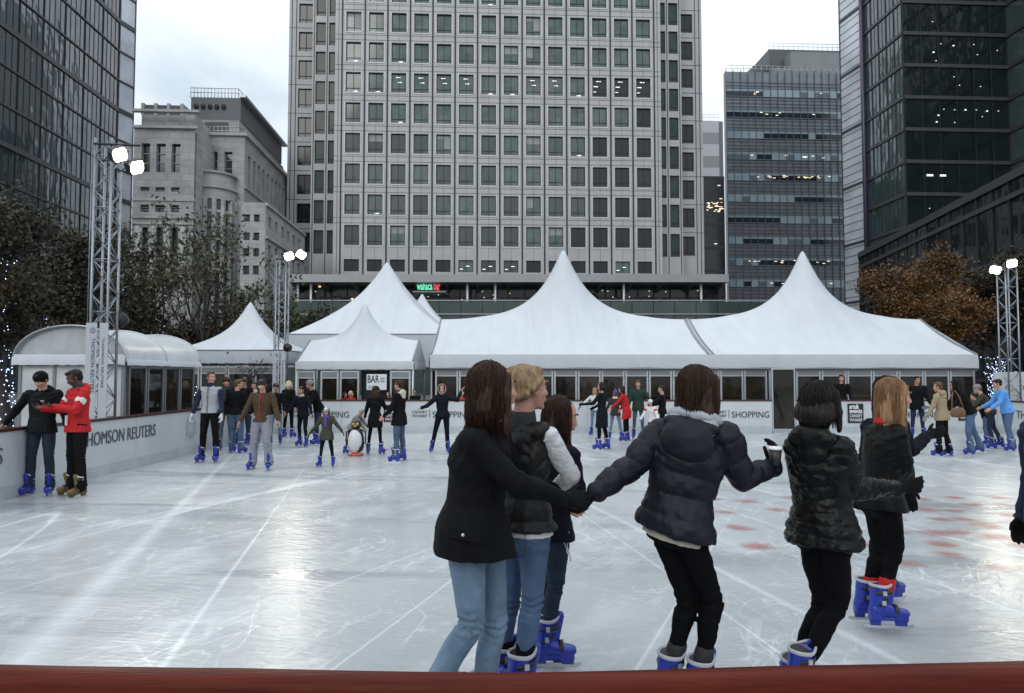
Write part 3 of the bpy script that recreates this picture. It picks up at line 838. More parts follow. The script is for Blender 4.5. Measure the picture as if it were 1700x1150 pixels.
# loudspeakers on the masts
for (lb, px, py, Y, sc) in (('black loudspeaker clamped to the nearest mast above the pavilion', 201, 531, 12.7, 1.0), ('small round black loudspeaker on the mast between the small tents', 479, 577, 20.9, .8)):
    p = P(px, py, Y)
    t = thing('loudspeaker', lb, 'loudspeaker', p)
    mb = MB(); mb.loft([((0, .16 * sc, 0), (.07 * sc, 0, 0), (0, 0, .07 * sc)), ((0, .0, 0), (.15 * sc, 0, 0), (0, 0, .15 * sc)), ((0, -.14 * sc, 0), (.17 * sc, 0, 0), (0, 0, .17 * sc))], 20); mb.build('horn', M_black, t)
    mb = MB(); mb.box(-.2 * sc, 0, .02, .06, -.03, .03); mb.build('bracket', M_black, t)
# ================================================================== buildings (all on one street grid, turned 2.9 degrees)
BR = R(2.86)
def ux(): return Vector((math.cos(BR), math.sin(BR), 0))
def dy_(): return Vector((-math.sin(BR), math.cos(BR), 0))
X_, Y_, Z_ = Vector((1, 0, 0)), Vector((0, 1, 0)), Vector((0, 0, 1))
def win_mesh(name, w, h, depth, glass, mull=1, trans=0.22, lit=None, fr=0.07):
    mb = MB(); y = depth - 0.06
    mb.box(0.003, fr, y - .04, y, .003, h - .003, 0); mb.box(w - fr, w - .003, y - .04, y, .003, h - .003, 0)
    mb.box(fr, w - fr, y - .038, y, h - fr, h - .003, 0); mb.box(fr, w - fr, y - .038, y, .003, fr, 0)
    for k in range(mull):
        x = w * (k + 1) / (mull + 1); mb.box(x - fr / 2, x + fr / 2, y - .036, y, fr, h - fr, 0)
    if trans: mb.box(fr, w - fr, y - .034, y, h * trans - fr / 2, h * trans + fr / 2, 0)
    mb.quad((0, y + .02, 0), (w, y + .02, 0), (w, y + .02, h), (0, y + .02, h), 1)
    if lit:
        for (x, z, l, hh) in lit: mb.box(x * w, (x + l) * w, y + .003, y + .015, z * h, z * h + hh, 2)
    return mb.mesh(name, [M_dark, glass, M_lamp])

# ---- central tower
CX = -1.6; WC = 2.95; YT = 86.0
tw = thing('office_tower', 'tall pale stone clad office tower with a grid of square windows in the centre', 'tower', (CX, YT, 0), BR)
z75 = P(830, 75, YT).z; z376 = P(830, 376, YT).z; FH = (z75 - z376) / 6
WW, WHt = 1.93, 2.62
def rowz(k): return z376 + FH * k            # top of the window of row k (k=0 is the row whose head is at y=376)
NR = 9
WIN = []   # (priority z, mesh, loc, rotz)
G_blind = mat('window_blind', (.30, .32, .31), .6)
wm = [win_mesh('window', WW, WHt, .35, G_tower), win_mesh('window', WW, WHt, .35, G_tower, lit=[(.3, .8, .3, .09), (.42, .55, .28, .09)]),
      win_mesh('window', WW, WHt, .35, G_towerd, mull=1), win_mesh('window', WW, WHt, .35, G_towerd, mull=1, lit=[(.3, .82, .32, .1), (.12, .55, .3, .1), (.1, .28, .2, .08)]),
      win_mesh('window', WW, WHt, .35, G_tower, lit=[(.45, .06, .3, .1)])]
HWC = 7 * WC
def blindwin(parts):
    mb_ = MB(); y = .29
    m0 = win_mesh('window', WW, WHt, .35, G_tower); bm_ = bmesh.new(); bm_.from_mesh(m0)
    for (a, b, c) in parts:
        vs_ = [bm_.verts.new(p) for p in ((a * WW, y + .012, c * WHt), (b * WW, y + .012, c * WHt), (b * WW, y + .012, WHt * .97), (a * WW, y + .012, WHt * .97))]; f_ = bm_.faces.new(vs_); f_.material_index = 2
    bm_.to_mesh(m0); bm_.free(); m0.materials[2] = G_blind; return m0
wbl = [blindwin([(.03, .97, .62)]), blindwin([(.03, .49, .45)]), blindwin([(.51, .97, .3), (.03, .49, .8)])]
mb = MB(); us = [-HWC - .9]; 
for i in range(14):
    c = -HWC + WC * (i + .5); us += [c - WW / 2, c + WW / 2]
us.append(HWC + .9)
ztop = rowz(NR) + 1.5
zs = [0]
zb1 = P(830, 452, YT).z; zb2 = P(830, 432, YT).z
zs += [zb1, zb2]
for k in range(NR): zs += [rowz(k) - WHt, rowz(k)]
zs.append(ztop)
facade(mb, (0, 0, 0), X_, -Y_, us, zs, lambda i, j: i % 2 == 1 and j % 2 == 1, .35, 0)
mb.box(-HWC - .9, HWC + .9, .36, 30, 0, ztop)
mb.build('wall', M_stone, tw, fix=False)
# spandrel bands, joints
mb = MB()
for k in range(NR + 1):
    z = rowz(k) - WHt
    for i in range(14):
        c = -HWC + WC * (i + .5)
        mb.box(c - WW / 2 - .12, c + WW / 2 + .12, -.05, -.003, z - .2, z - .02, 0)
        if k < NR:
            mb.box(c - WW / 2 - .2, c - WW / 2 - .02, -.05, -.003, z - .02, z + WHt + .1, 0)
            mb.box(c + WW / 2 + .02, c + WW / 2 + .2, -.05, -.003, z - .02, z + WHt + .1, 0)
mb.build('window_surrounds', M_stone2, tw)
mb = MB()
for i in range(15):
    x = -HWC + WC * i; mb.box(x - .10, x + .10, -.03, -.002, zb1 - 1, ztop, 0)
for x in (-HWC - .45, HWC + .45): mb.box(x - .03, x + .03, -.02, -.002, zb1 - 1, ztop, 0)
for k in range(NR + 1):
    for dz in (.28, .95): mb.box(-HWC - .9, HWC + .9, -.012, -.0015, rowz(k) + dz - .025, rowz(k) + dz + .025, 0)
    for i in range(14):
        c = -HWC + WC * (i + .5); mb.box(c - .015, c + .015, -.011, -.001, rowz(k) + .12, rowz(k) + FH - WHt - .22, 0)
for i in range(14):
    c = -HWC + WC * (i + .5); mb.box(c - .015, c + .015, -.011, -.001, zb2, rowz(0) - WHt, 0)
mb.build('cladding_joints', mat('joint', (.022, .025, .028), .6), tw)
rnd = random.Random(3)
for k in range(NR):
    for i in range(14):
        c = -HWC + WC * (i + .5)
        m = wm[0]
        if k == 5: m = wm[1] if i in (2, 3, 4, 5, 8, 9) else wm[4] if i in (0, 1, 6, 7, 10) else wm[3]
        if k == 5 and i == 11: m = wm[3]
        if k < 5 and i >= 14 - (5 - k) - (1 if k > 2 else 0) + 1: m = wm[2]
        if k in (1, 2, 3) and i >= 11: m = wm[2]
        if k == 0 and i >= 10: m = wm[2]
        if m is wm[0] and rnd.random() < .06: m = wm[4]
        if m is wm[0] and rnd.random() < .13: m = wbl[rnd.randrange(3)]
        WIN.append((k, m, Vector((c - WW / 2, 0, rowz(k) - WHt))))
wlow = win_mesh('window', WW, zb2 - zb1, .35, G_towerd, mull=1, trans=0)
wlowl = win_mesh('window', WW, zb2 - zb1, .35, G_tower, mull=1, trans=0, lit=[(.5, .5, .25, .09), (.1, .25, .2, .09)])
for i in range(14):
    c = -HWC + WC * (i + .5); WIN.append((-1, wlowl if i in (5, 6, 7, 12) else wlow, Vector((c - WW / 2, 0, zb1))))
# stepped corners: narrow window bay (Y +2.6) and corner bay (Y +6)
def px2x(px, Yabs, py=250): return P(px, py, Yabs).x - CX
def bay(x0, x1, yoff, wins, ww_h, rows_off, cut_top=True, nrow=NR):
    """wins: list of (xa, xb)"""
    mb = MB(); us = [x0]
    for a, b in wins: us += [a, b]
    us.append(x1); zs = [0]
    z0s = [rowz(k) + rows_off for k in range(nrow)]
    for z in z0s: zs += [z - ww_h, z]
    zs.append(ztop)
    facade(mb, (0, yoff, 0), X_, -Y_, us, zs, lambda i, j: i % 2 == 1 and j % 2 == 1, .3, 0)
    mb.box(x0, x1, yoff + .31, 28, 0, ztop)
    mb.build('wall', M_stone, tw, fix=False)
    out = []
    for a, b in wins:
        for k, z in enumerate(z0s): out.append((k, a, b, z - ww_h, yoff))
    return out
G_bay = glassmat('bay_glass', (0.02, 0.034, 0.03), 0.1, 1.35, rnd=0.3, var=0.5, vs=0.55, col2=(0.05, 0.075, 0.068))
BW = []
for sgn in (-1, 1):
    a0, a1 = HWC + .9, HWC + 4.5
    w_ = [(HWC + 1.5, HWC + 2.3), (HWC + 2.75, HWC + 4.05)]
    if sgn < 0: w_ = [(-b, -a) for a, b in reversed(w_)]; xx = (-a1, -a0)
    else: xx = (a0, a1)
    BW += bay(xx[0], xx[1], 2.6, w_, 3.15, -.15)
    b0, b1 = HWC + 4.5, HWC + 8.6
    w2 = [(HWC + 5.3, HWC + 7.25)]
    if sgn < 0: w2 = [(-b, -a) for a, b in reversed(w2)]; xx = (-b1, -b0)
    else: xx = (b0, b1)
    BW += bay(xx[0], xx[1], 6.0, w2, 2.75, .25)
cache = {}
for (k, a, b, z, yo) in BW:
    h_ = 3.15 if yo < 3 else 2.75; key = (round(b - a, 2), h_)
    if key not in cache: cache[key] = win_mesh('window', b - a, h_, .3, G_bay if yo < 3 else G_towerd, mull=0 if yo < 3 else 1, trans=.2, fr=.09)
    WIN.append((k + (.5 if yo < 3 else .6), cache[key], Vector((a, yo, z))))
# dark joints on the corner bays
mb = MB()
for sgn in (-1, 1):
    for x, y0 in ((HWC + 1.2, 2.6), (HWC + 2.52, 2.6), (HWC + 4.25, 2.6), (HWC + 4.9, 6.0), (HWC + 7.6, 6), (HWC + 8.2, 6)):
        mb.box(sgn * x - .05, sgn * x + .05, y0 - .03, y0 - .002, 3, ztop, 0)
    for k in range(NR + 1):
        mb.box(min(sgn * (HWC + 4.6), sgn * (HWC + 8.6)), max(sgn * (HWC + 4.6), sgn * (HWC + 8.6)), 5.985, 5.998, rowz(k) + .75, rowz(k) + .82, 0)
mb.build('corner_joints', MATS['joint'], tw)
WIN.sort(key=lambda q: q[0])
for (k, m, loc) in WIN[:96]: link('window', m, tw, loc)
rest = MB()
acc = bpy.data.meshes
vs_all = []
bm = bmesh.new(); mats_rest = [M_dark, G_tower, M_lamp, G_towerd, G_blind, G_bay]
for (k, m, loc) in WIN[96:]:
    n0 = len(bm.faces); bm.from_mesh(m); bm.faces.ensure_lookup_table()
    vv = {v for f in bm.faces[n0:] for v in f.verts}
    for v in vv: v.co += loc
    for f in bm.faces[n0:]:
        mm_ = m.materials[f.material_index]; f.material_index = mats_rest.index(mm_)
me = bpy.data.meshes.new('windows'); bm.to_mesh(me); bm.free()
for q in mats_rest: me.materials.append(q)
tag(link('windows', me, tw), kind='stuff')

# ---- podium with canopy and balcony, Y=60
YP = 60.0
pd = thing('podium_building', 'two storey glazed podium with a long flat canopy and balcony in front of the tower', 'building', (0, YP, 0))
def xp(px, Y=YP): return (px - 850) * Y / F
def zp(py, Y=YP): return P(850, py, Y).z
M_canopy = mat('canopy', (.30, .31, .32), .45, .2, var=.08, vscale=.8)
M_pgl = glassmat('podium_glass', (.012, .016, .016), .08, 1.45, var=.7, vs=.25, col2=(.06, .08, .075))
M_gl2 = glassmat('balcony_glass', (.03, .055, .055), .08, 1.5, var=.5, vs=.4, col2=(.06, .085, .08))
mb = MB(); mb.box(xp(478), xp(1212), 0, 9, zp(468), zp(455)); mb.build('canopy', M_canopy, pd)
mb = MB()
for i in range(15):
    x = xp(478) + (xp(1205) - xp(478)) * i / 14; mb.prism([(0.2, 0), (2.7, 0), (2.7, -.6), (2.4, -.6)], (x, 0, zp(468) - .004), Y_, Z_, (.18, 0, 0))
mb.build('canopy_ribs', M_alud, pd)
mb = MB(); mb.box(xp(478), xp(1212), 2.8, 12, 0, zp(455) - .05, 0); mb.box(xp(478), xp(1330), .6, 2.79, 0, zp(521), 0)
mb.build('wall', M_pgl, pd)
mb = MB()
for i in range(27):
    x = xp(478) + (xp(1210) - xp(478)) * i / 26; mb.box(x - .05, x + .05, 2.7, 2.797, zp(521), zp(468) - .01)
mb.box(xp(478), xp(1210), 2.72, 2.796, zp(489), zp(487.5))
mb.build('mullions', M_dark, pd)
mb = MB()
for px in (490, 512, 775, 822, 1038, 1168): mb.tube([(xp(px), .5, zp(535)), (xp(px), .5, zp(466))], .13, 8)
mb.build('columns', M_alu, pd)
mb = MB(); mb.box(xp(478), xp(1335), 0, .08, zp(499.3), zp(497.5)); mb.box(xp(478), xp(1335), -.02, .5, zp(522), zp(520)); 
mb.build('balcony_rail', M_canopy, pd)
mb = MB(); n = 24
for i in range(n):
    a = xp(480) + (xp(1335) - xp(480)) * i / n; b = xp(480) + (xp(1335) - xp(480)) * (i + 1) / n
    mb.box(a + .03, b - .03, .02, .05, zp(520) + .02, zp(500) - .04)
mb.build('balcony_glass', M_gl2, pd)
mb = MB()
for i in range(n * 1):
    a = xp(480) + (xp(1335) - xp(480)) * i / n; b = xp(480) + (xp(1335) - xp(480)) * (i + 1) / n
    mb.box(a + .04, b - .04, .1, .14, zp(560), zp(522.5))
mb.build('lower_glass', M_gl2, pd)
mb = MB()
for px, py in ((572, 491), (592, 491), (515, 468.5), (603, 468.5), (804, 500)): mb.box(xp(px) - .1, xp(px) + .1, 2.6, 2.68, zp(py) - .1, zp(py) + .1)
for k in range(26):
    x = xp(random.uniform(490, 1200)); z = zp(random.uniform(474, 492)); mb.box(x - .04, x + .04, 2.6, 2.66, z - .04, z + .04)
mb.build('small_lamps', M_lampw, pd)
mb = MB()
for k in range(46):
    px = random.choice([random.uniform(990, 1200), random.uniform(500, 700), random.uniform(850, 1200)])
    x = xp(px); mb.ell((x, 1.7, zp(505) + random.uniform(-.1, .5)), (random.uniform(.15, .45), .3, random.uniform(.3, .8)), n=8)
mb.build('terrace_furniture', mat('terrace_dark', (.02, .024, .024), .6, rnd=.3, var=.5), pd)  # vague dark blobs standing in for silhouettes of terrace furniture and people
t = thing('neon_sign', 'small green and red neon bar sign under the canopy', 'sign', (xp(691), YP + 1.0, 0))
Mg = mat('neon_green', (.1, .8, .5), .5, emit=(.25, 1, .62), es=.8); Mrd = mat('neon_red', (.8, .1, .15), .5, emit=(1, .10, .16), es=.8)
text('lettering', 'wahaca', 1.0, Mg, (0, 0, zp(480.5, YP + 1.0)), FR, t, width=xp(717.5, 61.0) - xp(691.5, 61.0), extrude=.02, bold=.02)
text('lettering', 'bar', 1.0, Mrd, (xp(719, 61.0) - xp(691.5, 61.0), 0, zp(480.5, YP + 1.0)), FR, t, width=xp(730, 61.0) - xp(719, 61.0), extrude=.02, bold=.02)
mb = MB(); mb.box(-.4, 2.7, .04, .2, zp(485, 61.0), zp(482.5, 61.0)); mb.build('shelf', M_canopy, t)
for o_ in (t,): o_.location.x = (691.5 - 850) * 61.0 / F

# ---- stone office block on the left
M_st = mat('pale_stone', (.40, .40, .395), .65, var=.18, vscale=.5, bump=.08, bscale=5)
M_st2 = mat('pale_stone_trim', (.42, .42, .415), .6, var=.1, vscale=.7)
M_plant = mat('plant_room', (.15, .155, .165), .6, var=.1, vscale=.3)
M_louv = mat('louvre', (.085, .09, .10), .6)
def brickify(m, sc, w_, h_, dark=.62):
    nt, b = nodes_of(m); src = b.inputs['Base Color'].links[0].from_socket
    tc = nt.nodes.new('ShaderNodeTexCoord'); sp = nt.nodes.new('ShaderNodeSeparateXYZ'); ad = nt.nodes.new('ShaderNodeMath'); cb = nt.nodes.new('ShaderNodeCombineXYZ')
    lnk(nt, tc.outputs['Object'], sp.inputs[0]); lnk(nt, sp.outputs[0], ad.inputs[0]); lnk(nt, sp.outputs[1], ad.inputs[1]); lnk(nt, ad.outputs[0], cb.inputs[0]); lnk(nt, sp.outputs[2], cb.inputs[1])
    br_ = nt.nodes.new('ShaderNodeTexBrick'); br_.inputs['Scale'].default_value = sc; br_.inputs['Brick Width'].default_value = w_; br_.inputs['Row Height'].default_value = h_; br_.inputs['Mortar Size'].default_value = .03
    br_.inputs['Color1'].default_value = (1, 1, 1, 1); br_.inputs['Color2'].default_value = (.8, .8, .8, 1); br_.inputs['Mortar'].default_value = (dark, dark, dark, 1)
    lnk(nt, cb.outputs[0], br_.inputs['Vector'])
    mx = nt.nodes.new('ShaderNodeMix'); mx.data_type = 'RGBA'; mx.blend_type = 'MULTIPLY'; mx.inputs[0].default_value = 1
    lnk(nt, src, mx.inputs[6]); lnk(nt, br_.outputs[0], mx.inputs[7]); lnk(nt, mx.outputs[2], b.inputs['Base Color'])
brickify(M_st, 1.0, 1.5, .75); brickify(M_st2, 1.0, 1.6, .9, .72)
G_dk = glassmat('dark_window_glass', (.016, .019, .021), .08, 1.5, var=.6, vs=.6, rnd=.5, col2=(.05, .055, .06))
sb = thing('stone_office_block', 'pale stone office block with dark rooftop plant room on the left', 'building', P(400, 600, 75).xy.to_3d(), BR)
OX, OY = sb.location.x, sb.location.y
def sx_(px, yo): # local x on plane local y=yo for photo pixel column px
    Yabs = OY + yo
    for _ in range(3):
        x = (px - 850) / F * Yabs * 1.0
        lx = (x - OX) * math.cos(BR) + (Yabs - OY) * math.sin(BR); Yabs = OY + yo * math.cos(BR) + lx * math.sin(BR)
    return lx
def sz(py, yo): return P(850, py, OY + yo).z
def blockwin(lst, parent, o, u, n, us_ws, zs_hs, depth, wall, gl, x0, x1, z0, z1, name='window', trans=()):
    """us_ws: list of (a,b); zs_hs: list of (lo,hi). wall strip x0..x1, z0..z1 with windows"""
    mb = MB(); us = [x0]
    for a, b in us_ws: us += [a, b]
    us.append(x1); zs = [z0]
    for a, b in zs_hs: zs += [a, b]
    zs.append(z1)
    facade(mb, o, u, n, us, zs, lambda i, j: i % 2 == 1 and j % 2 == 1, depth, 0)
    mb.build('wall', wall, parent, fix=False)
    u = Vector(u); n = Vector(n); o = Vector(o)
    for a, b in us_ws:
        for c, d in zs_hs:
            w = MB(); W = b - a; Hh = d - c
            w.obox((0, 0, 0), u * .07, -n * .08, (0, 0, Hh), 0); w.obox(u * (W - .07), u * .07, -n * .08, (0, 0, Hh), 0)
            for f_ in trans: w.obox(u * .07 + Vector((0, 0, Hh * f_)), u * (W - .14), -n * .07, (0, 0, .1), 0)
            w.obox(u * .0 - n * .1, u * W, -n * .02, (0, 0, Hh), 1)
            w.build(name, [M_alud, gl], parent, o + u * a + Vector((0, 0, c)) - n * (depth - .125))
def W3(a, lst): return [(sx_(p, a), sx_(q, a)) for p, q in lst]
# block A: nearer front (local y=-5)
ya = -5
blockwin(None, sb, (0, ya, 0), X_, -Y_, W3(ya, [(226, 241), (251, 267), (277, 292)]), [(sz(478, ya), sz(378, ya)), (sz(353, ya), sz(341, ya)), (sz(319, ya), sz(312, ya)), (sz(287, ya), sz(240, ya))], .5, M_st, G_dk, sx_(213, ya), sx_(316, ya), 0, sz(214, ya), trans=(.33, .66))
mb = MB(); mb.box(sx_(213, ya), sx_(316, ya), ya + .51, 20, 0, sz(214, ya)); 
mb.box(sx_(213, ya) + .3, sx_(308, ya), ya + .9, 15, sz(214, ya), sz(187, ya))
mb.build('core', M_st, sb)
mb = MB()
for y_, o_ in ((214, .35), (188, .5), (333, .12), (362, .2), (372, .15)): mb.box(sx_(213, ya), sx_(316, ya) + o_, ya - o_, ya + .0 - .003, sz(y_, ya) - .12, sz(y_, ya) + .15)
for px in (220, 243.5, 269, 294): mb.tube([((sx_(px, ya) + .3), ya - .1, 0), ((sx_(px, ya) + .3), ya - .1, sz(378, ya))], .42, 10)
mb.build('cornices', M_st2, sb)
mb = MB()
for a, b in ((221, 238), (243, 260), (264, 284)): mb.box(sx_(a, ya), sx_(b, ya), ya + 1.2, 8, sz(187, ya), sz(169, ya))
mb.build('roof_louvres', M_louv, sb)
mb = MB()
for a in (218, 240, 262, 285): mb.box(sx_(a, ya) - .15, sx_(a, ya) + .15, ya + 1.0, 8.2, sz(187, ya), sz(167, ya))
for a, b in ((240, 254), (266, 279)): mb.box(sx_(a, ya), sx_(b, ya), ya + .85, ya + .897, sz(212, ya), sz(206, ya))
mb.build('louvre_fins', M_st2, sb)
# block B: front (local y=0) and long side
yb = 0
blockwin(None, sb, (0, 0, 0), X_, -Y_, W3(yb, [(317.5, 330), (341, 354.5), (366, 379.5)]), [(sz(478, yb), sz(378, yb)), (sz(353, yb), sz(341, yb)), (sz(293, yb), sz(252, yb))], .5, M_st, G_dk, sx_(310, yb), 0.0, 0, sz(225, yb), trans=(.33, .66))
LS = 21.0; wz = sz(224, yb)
nwin = 11; uw = [(1.2 + i * 1.72, 1.2 + i * 1.72 + .85) for i in range(nwin)]
blockwin(None, sb, (0, 0, 0), Y_, X_, uw, [(sz(480, 0), sz(400, 0)), (sz(306, 0), sz(252, 0))], .6, M_st2, G_dk, 0.0, LS, 0, wz, trans=(.5,))
mb = MB(); mb.box(sx_(310, 0), -.61, .51, LS, 0, wz - .01); mb.build('core', M_st, sb)
mb = MB(); mb.box(sx_(310, 0), .3, -.3, -.003, wz - .15, wz + .2); mb.box(.003, .35, 0, LS, wz - .15, wz + .2); mb.box(.003, .2, 0, LS, sz(312, 0), sz(309, 0)); mb.build('cornices', M_st2, sb)
mb = MB(); zt = sz(163, 3)
mb.box(sx_(308, 3), sx_(392, 3), 3, 19.5, sz(200, 3), zt, 0); mb.box(sx_(310, 1.5), sx_(390, 1.5), 1.5, 19, wz, sz(200, 1.5), 1)
mb.box(sx_(332, 1.4), sx_(371, 1.4), 1.40, 1.497, wz + .1, sz(204, 1.5), 2)
mb.box(sx_(386, 3) + .4, sx_(392, 3) + .7, 2.6, 19.9, zt - .05, zt + .25, 3)
mb.build('plant_room', [M_plant, M_st, M_louv, M_alu], sb)
mb = MB()
for i in range(5):
    x = sx_(317 + i * 11.5, 2.9); mb.ell((x, 2.9, sz(178.5, 3)), (.28, .2, .35), n=8)
mb.build('vents', M_dark, sb)
mb = MB()
def railing(mb, a, b, h, n):
    a, b = Vector(a), Vector(b)
    for f_ in (1.0, .55): mb.tube([a + Z_ * h * f_, b + Z_ * h * f_], .045, 4)
    for i in range(n + 1):
        p = a.lerp(b, i / n); mb.tube([p, p + Z_ * h], .04, 4)
railing(mb, (sx_(306, 3), 3.2, zt), (sx_(387, 3), 3.2, zt), 1.2, 14); railing(mb, (sx_(387, 3), 3.2, zt), (sx_(387, 3), 19, zt), 1.2, 14)
railing(mb, (-.4, .4, wz), (-.4, LS, wz), 1.1, 30); railing(mb, (sx_(310, 0), .4, wz), (-.4, .4, wz), 1.1, 12)
mb.build('roof_railing', M_alu, sb)
# round bay
mb = MB(); bx, by = sx_(346, -1), -.3; rb = 2.35; zb = sz(290, -1)
def cyl(mb, x, y, r, z0, z1, mi=0, n=28): mb.loft([((x, y, z0), (r, 0, 0), (0, r, 0)), ((x, y, z1), (r, 0, 0), (0, r, 0))], n, mi, smooth=False)
cyl(mb, bx, by, rb, sz(335, -1), sz(318, -1)); cyl(mb, bx, by, rb + .25, sz(318, -1), sz(315, -1)); cyl(mb, bx, by, rb - .15, sz(315, -1), sz(293, -1)); cyl(mb, bx, by, rb + .15, sz(293, -1), zb)
cyl(mb, bx, by, rb - .12, 0, sz(335, -1), 1); 
for i in range(9):
    a = math.pi + math.pi * i / 8; mb.box(bx + math.cos(a) * rb - .2, bx + math.cos(a) * rb + .2, by + math.sin(a) * rb - .2, by + math.sin(a) * rb + .2, 0, sz(335, -1))
for y_ in (355, 378, 400, 425, 450): cyl(mb, bx, by, rb + .02, sz(y_, -1) - .15, sz(y_, -1) + .15)
mb.build('round_bay', [M_st2, G_dk], sb)
# lower wing in front of the long side
yw = -9; 
x0w, x1w = sx_(396, yw), sx_(437, yw); zw = sz(335, yw)
blockwin(None, sb, (0, yw, 0), X_, -Y_, W3(yw, [(400, 411), (417, 427)]), [(sz(455, yw), sz(440, yw)), (sz(425, yw), sz(411, yw)), (sz(398, yw), sz(385, yw)), (sz(367, yw), sz(355, yw))], .4, M_st, G_dk, x0w, x1w, 0, zw)
blockwin(None, sb, (x1w, yw, 0), Y_, X_, [(1.0 + i * 2.2, 1.9 + i * 2.2) for i in range(6)], [(sz(470, yw), sz(402, yw)), (sz(374, yw), sz(354, yw))], .4, M_st2, G_dk, 0.0, 15.0, 0, zw, trans=(.5,))
mb = MB(); mb.box(x0w, x1w - .41, yw + .41, 5.9, 0, zw - .01); mb.box(x1w + .003, x1w + .25, yw, 5.9, sz(394, yw), sz(391, yw)); mb.box(x1w + .003, x1w + .2, yw, 5.9, zw - .3, zw); mb.build('wing_core', M_st2, sb)

# ---- glass curtain wall tower helper
def glass_tower_mat(name, col, refl=2.0, wav=.25, rough=.05):
    m = bpy.data.materials.new(name); nt, b = nodes_of(m)
    tc = nt.nodes.new('ShaderNodeTexCoord'); 
    mp = nt.nodes.new('ShaderNodeMapping'); mp.inputs['Scale'].default_value = (.55, .55, .30); lnk(nt, tc.outputs['Object'], mp.inputs[0])
    n = nt.nodes.new('ShaderNodeTexNoise'); n.inputs['Scale'].default_value = 1.0; n.inputs['Detail'].default_value = 2; lnk(nt, mp.outputs[0], n.inputs['Vector'])
    bp = nt.nodes.new('ShaderNodeBump'); bp.inputs['Strength'].default_value = wav; bp.inputs['Distance'].default_value = .35
    lnk(nt, n.outputs[0], bp.inputs['Height']); lnk(nt, bp.outputs[0], b.inputs['Normal'])
    n2 = nt.nodes.new('ShaderNodeTexNoise'); n2.inputs['Scale'].default_value = .25; n2.inputs['Detail'].default_value = 3; lnk(nt, tc.outputs['Object'], n2.inputs['Vector'])
    mx = nt.nodes.new('ShaderNodeMix'); mx.data_type = 'RGBA'; mx.inputs[6].default_value = (*[c * .5 for c in col], 1); mx.inputs[7].default_value = (*[c * 1.6 for c in col], 1)
    lnk(nt, n2.outputs[0], mx.inputs[0]); lnk(nt, mx.outputs[2], b.inputs['Base Color'])
    b.inputs['Roughness'].default_value = rough; b.inputs['IOR'].default_value = refl
    return m
G_left = glass_tower_mat('left_tower_glass', (.035, .048, .052), 2.0, .28)
G_skypaint = glass_tower_mat('sky_painted_glass', (.52, .56, .61), 2.2, .1)  # pale base colour paints in the sky reflected by the tower corner facets
G_right = glass_tower_mat('right_tower_glass', (.045, .072, .072), 1.9, .3)
G_rdark = glass_tower_mat('right_tower_dark_glass', (.007, .013, .014), 1.35, .1)
M_mul = mat('mullion_metal', (.05, .055, .062), .4, .5)
M_mul2 = mat('band_metal', (.075, .08, .088), .45, .5)
def wall_grid(parent, o, u, n, L, z0, z1, floor, colw, glass, zoff=0.0, thick_every=3, sub=3, mulm=None, bandm=None, thin=.07, band=.28, name=None):
    """curtain wall: one glass sheet per storey (parts), mullions, bands"""
    o, u, n = Vector(o), Vector(u).normalized(), Vector(n).normalized()
    mulm = mulm or M_mul; bandm = bandm or M_mul2
    k = 0; z = z0 + zoff
    zs = [z0]
    while z < z1:
        if z > z0 + .3: zs.append(z)
        z += floor
    zs.append(z1)
    for a, b in zip(zs[:-1], zs[1:]):
        mb = MB(); mb.obox(o + Z_ * a, u * L, -n * .1, Z_ * (b - a)); mb.build('glass_storey', glass, parent)
    mb = MB(); nc = max(1, round(L / colw)); c = L / nc
    for i in range(nc + 1):
        p = o + u * (i * c - thin / 2) + n * .002; mb.obox(p + Z_ * z0, u * thin, n * .12, Z_ * (z1 - z0), 0)
    if sub:
        for i in range(nc):
            for q in range(1, sub):
                p = o + u * ((i + q / sub) * c - .02) + n * .002; mb.obox(p + Z_ * z0, u * .04, n * .05, Z_ * (z1 - z0), 0)
    mb.build('mullions', mulm, parent)
    mb = MB()
    for i, zz in enumerate(zs[1:-1]):
        hh = band if (thick_every and i % thick_every == 0) else .10
        mb.obox(o + Z_ * (zz - hh) + n * .004, u * L, n * .16, Z_ * hh * 2, 0)
    mb.build('floor_bands', bandm, parent)
# ---- left glass tower
lt = thing('glass_tower', 'dark glass curtain wall tower at the left edge reflecting its neighbours', 'tower', (-53.3, 88.0, 0), BR)
u_ = -Y_ * 1.0
wall_grid(lt, (0, 0, 0), -Y_, X_, 46, 0, 62, 4.05, 3.9, G_left, 1.2, 3, 4)
f2 = Vector((.30, 1, 0)).normalized(); n2 = Vector((f2.y, -f2.x, 0))
wall_grid(lt, (0, 0.12, 0), f2, n2, 2.6, 0, 62, 4.05, 2.6, G_skypaint, 1.2, 3, 0)
mb = MB(); mb.box(-25, -.11, -46, 2.3, 0, 61.9); mb.build('core', M_dark, lt)

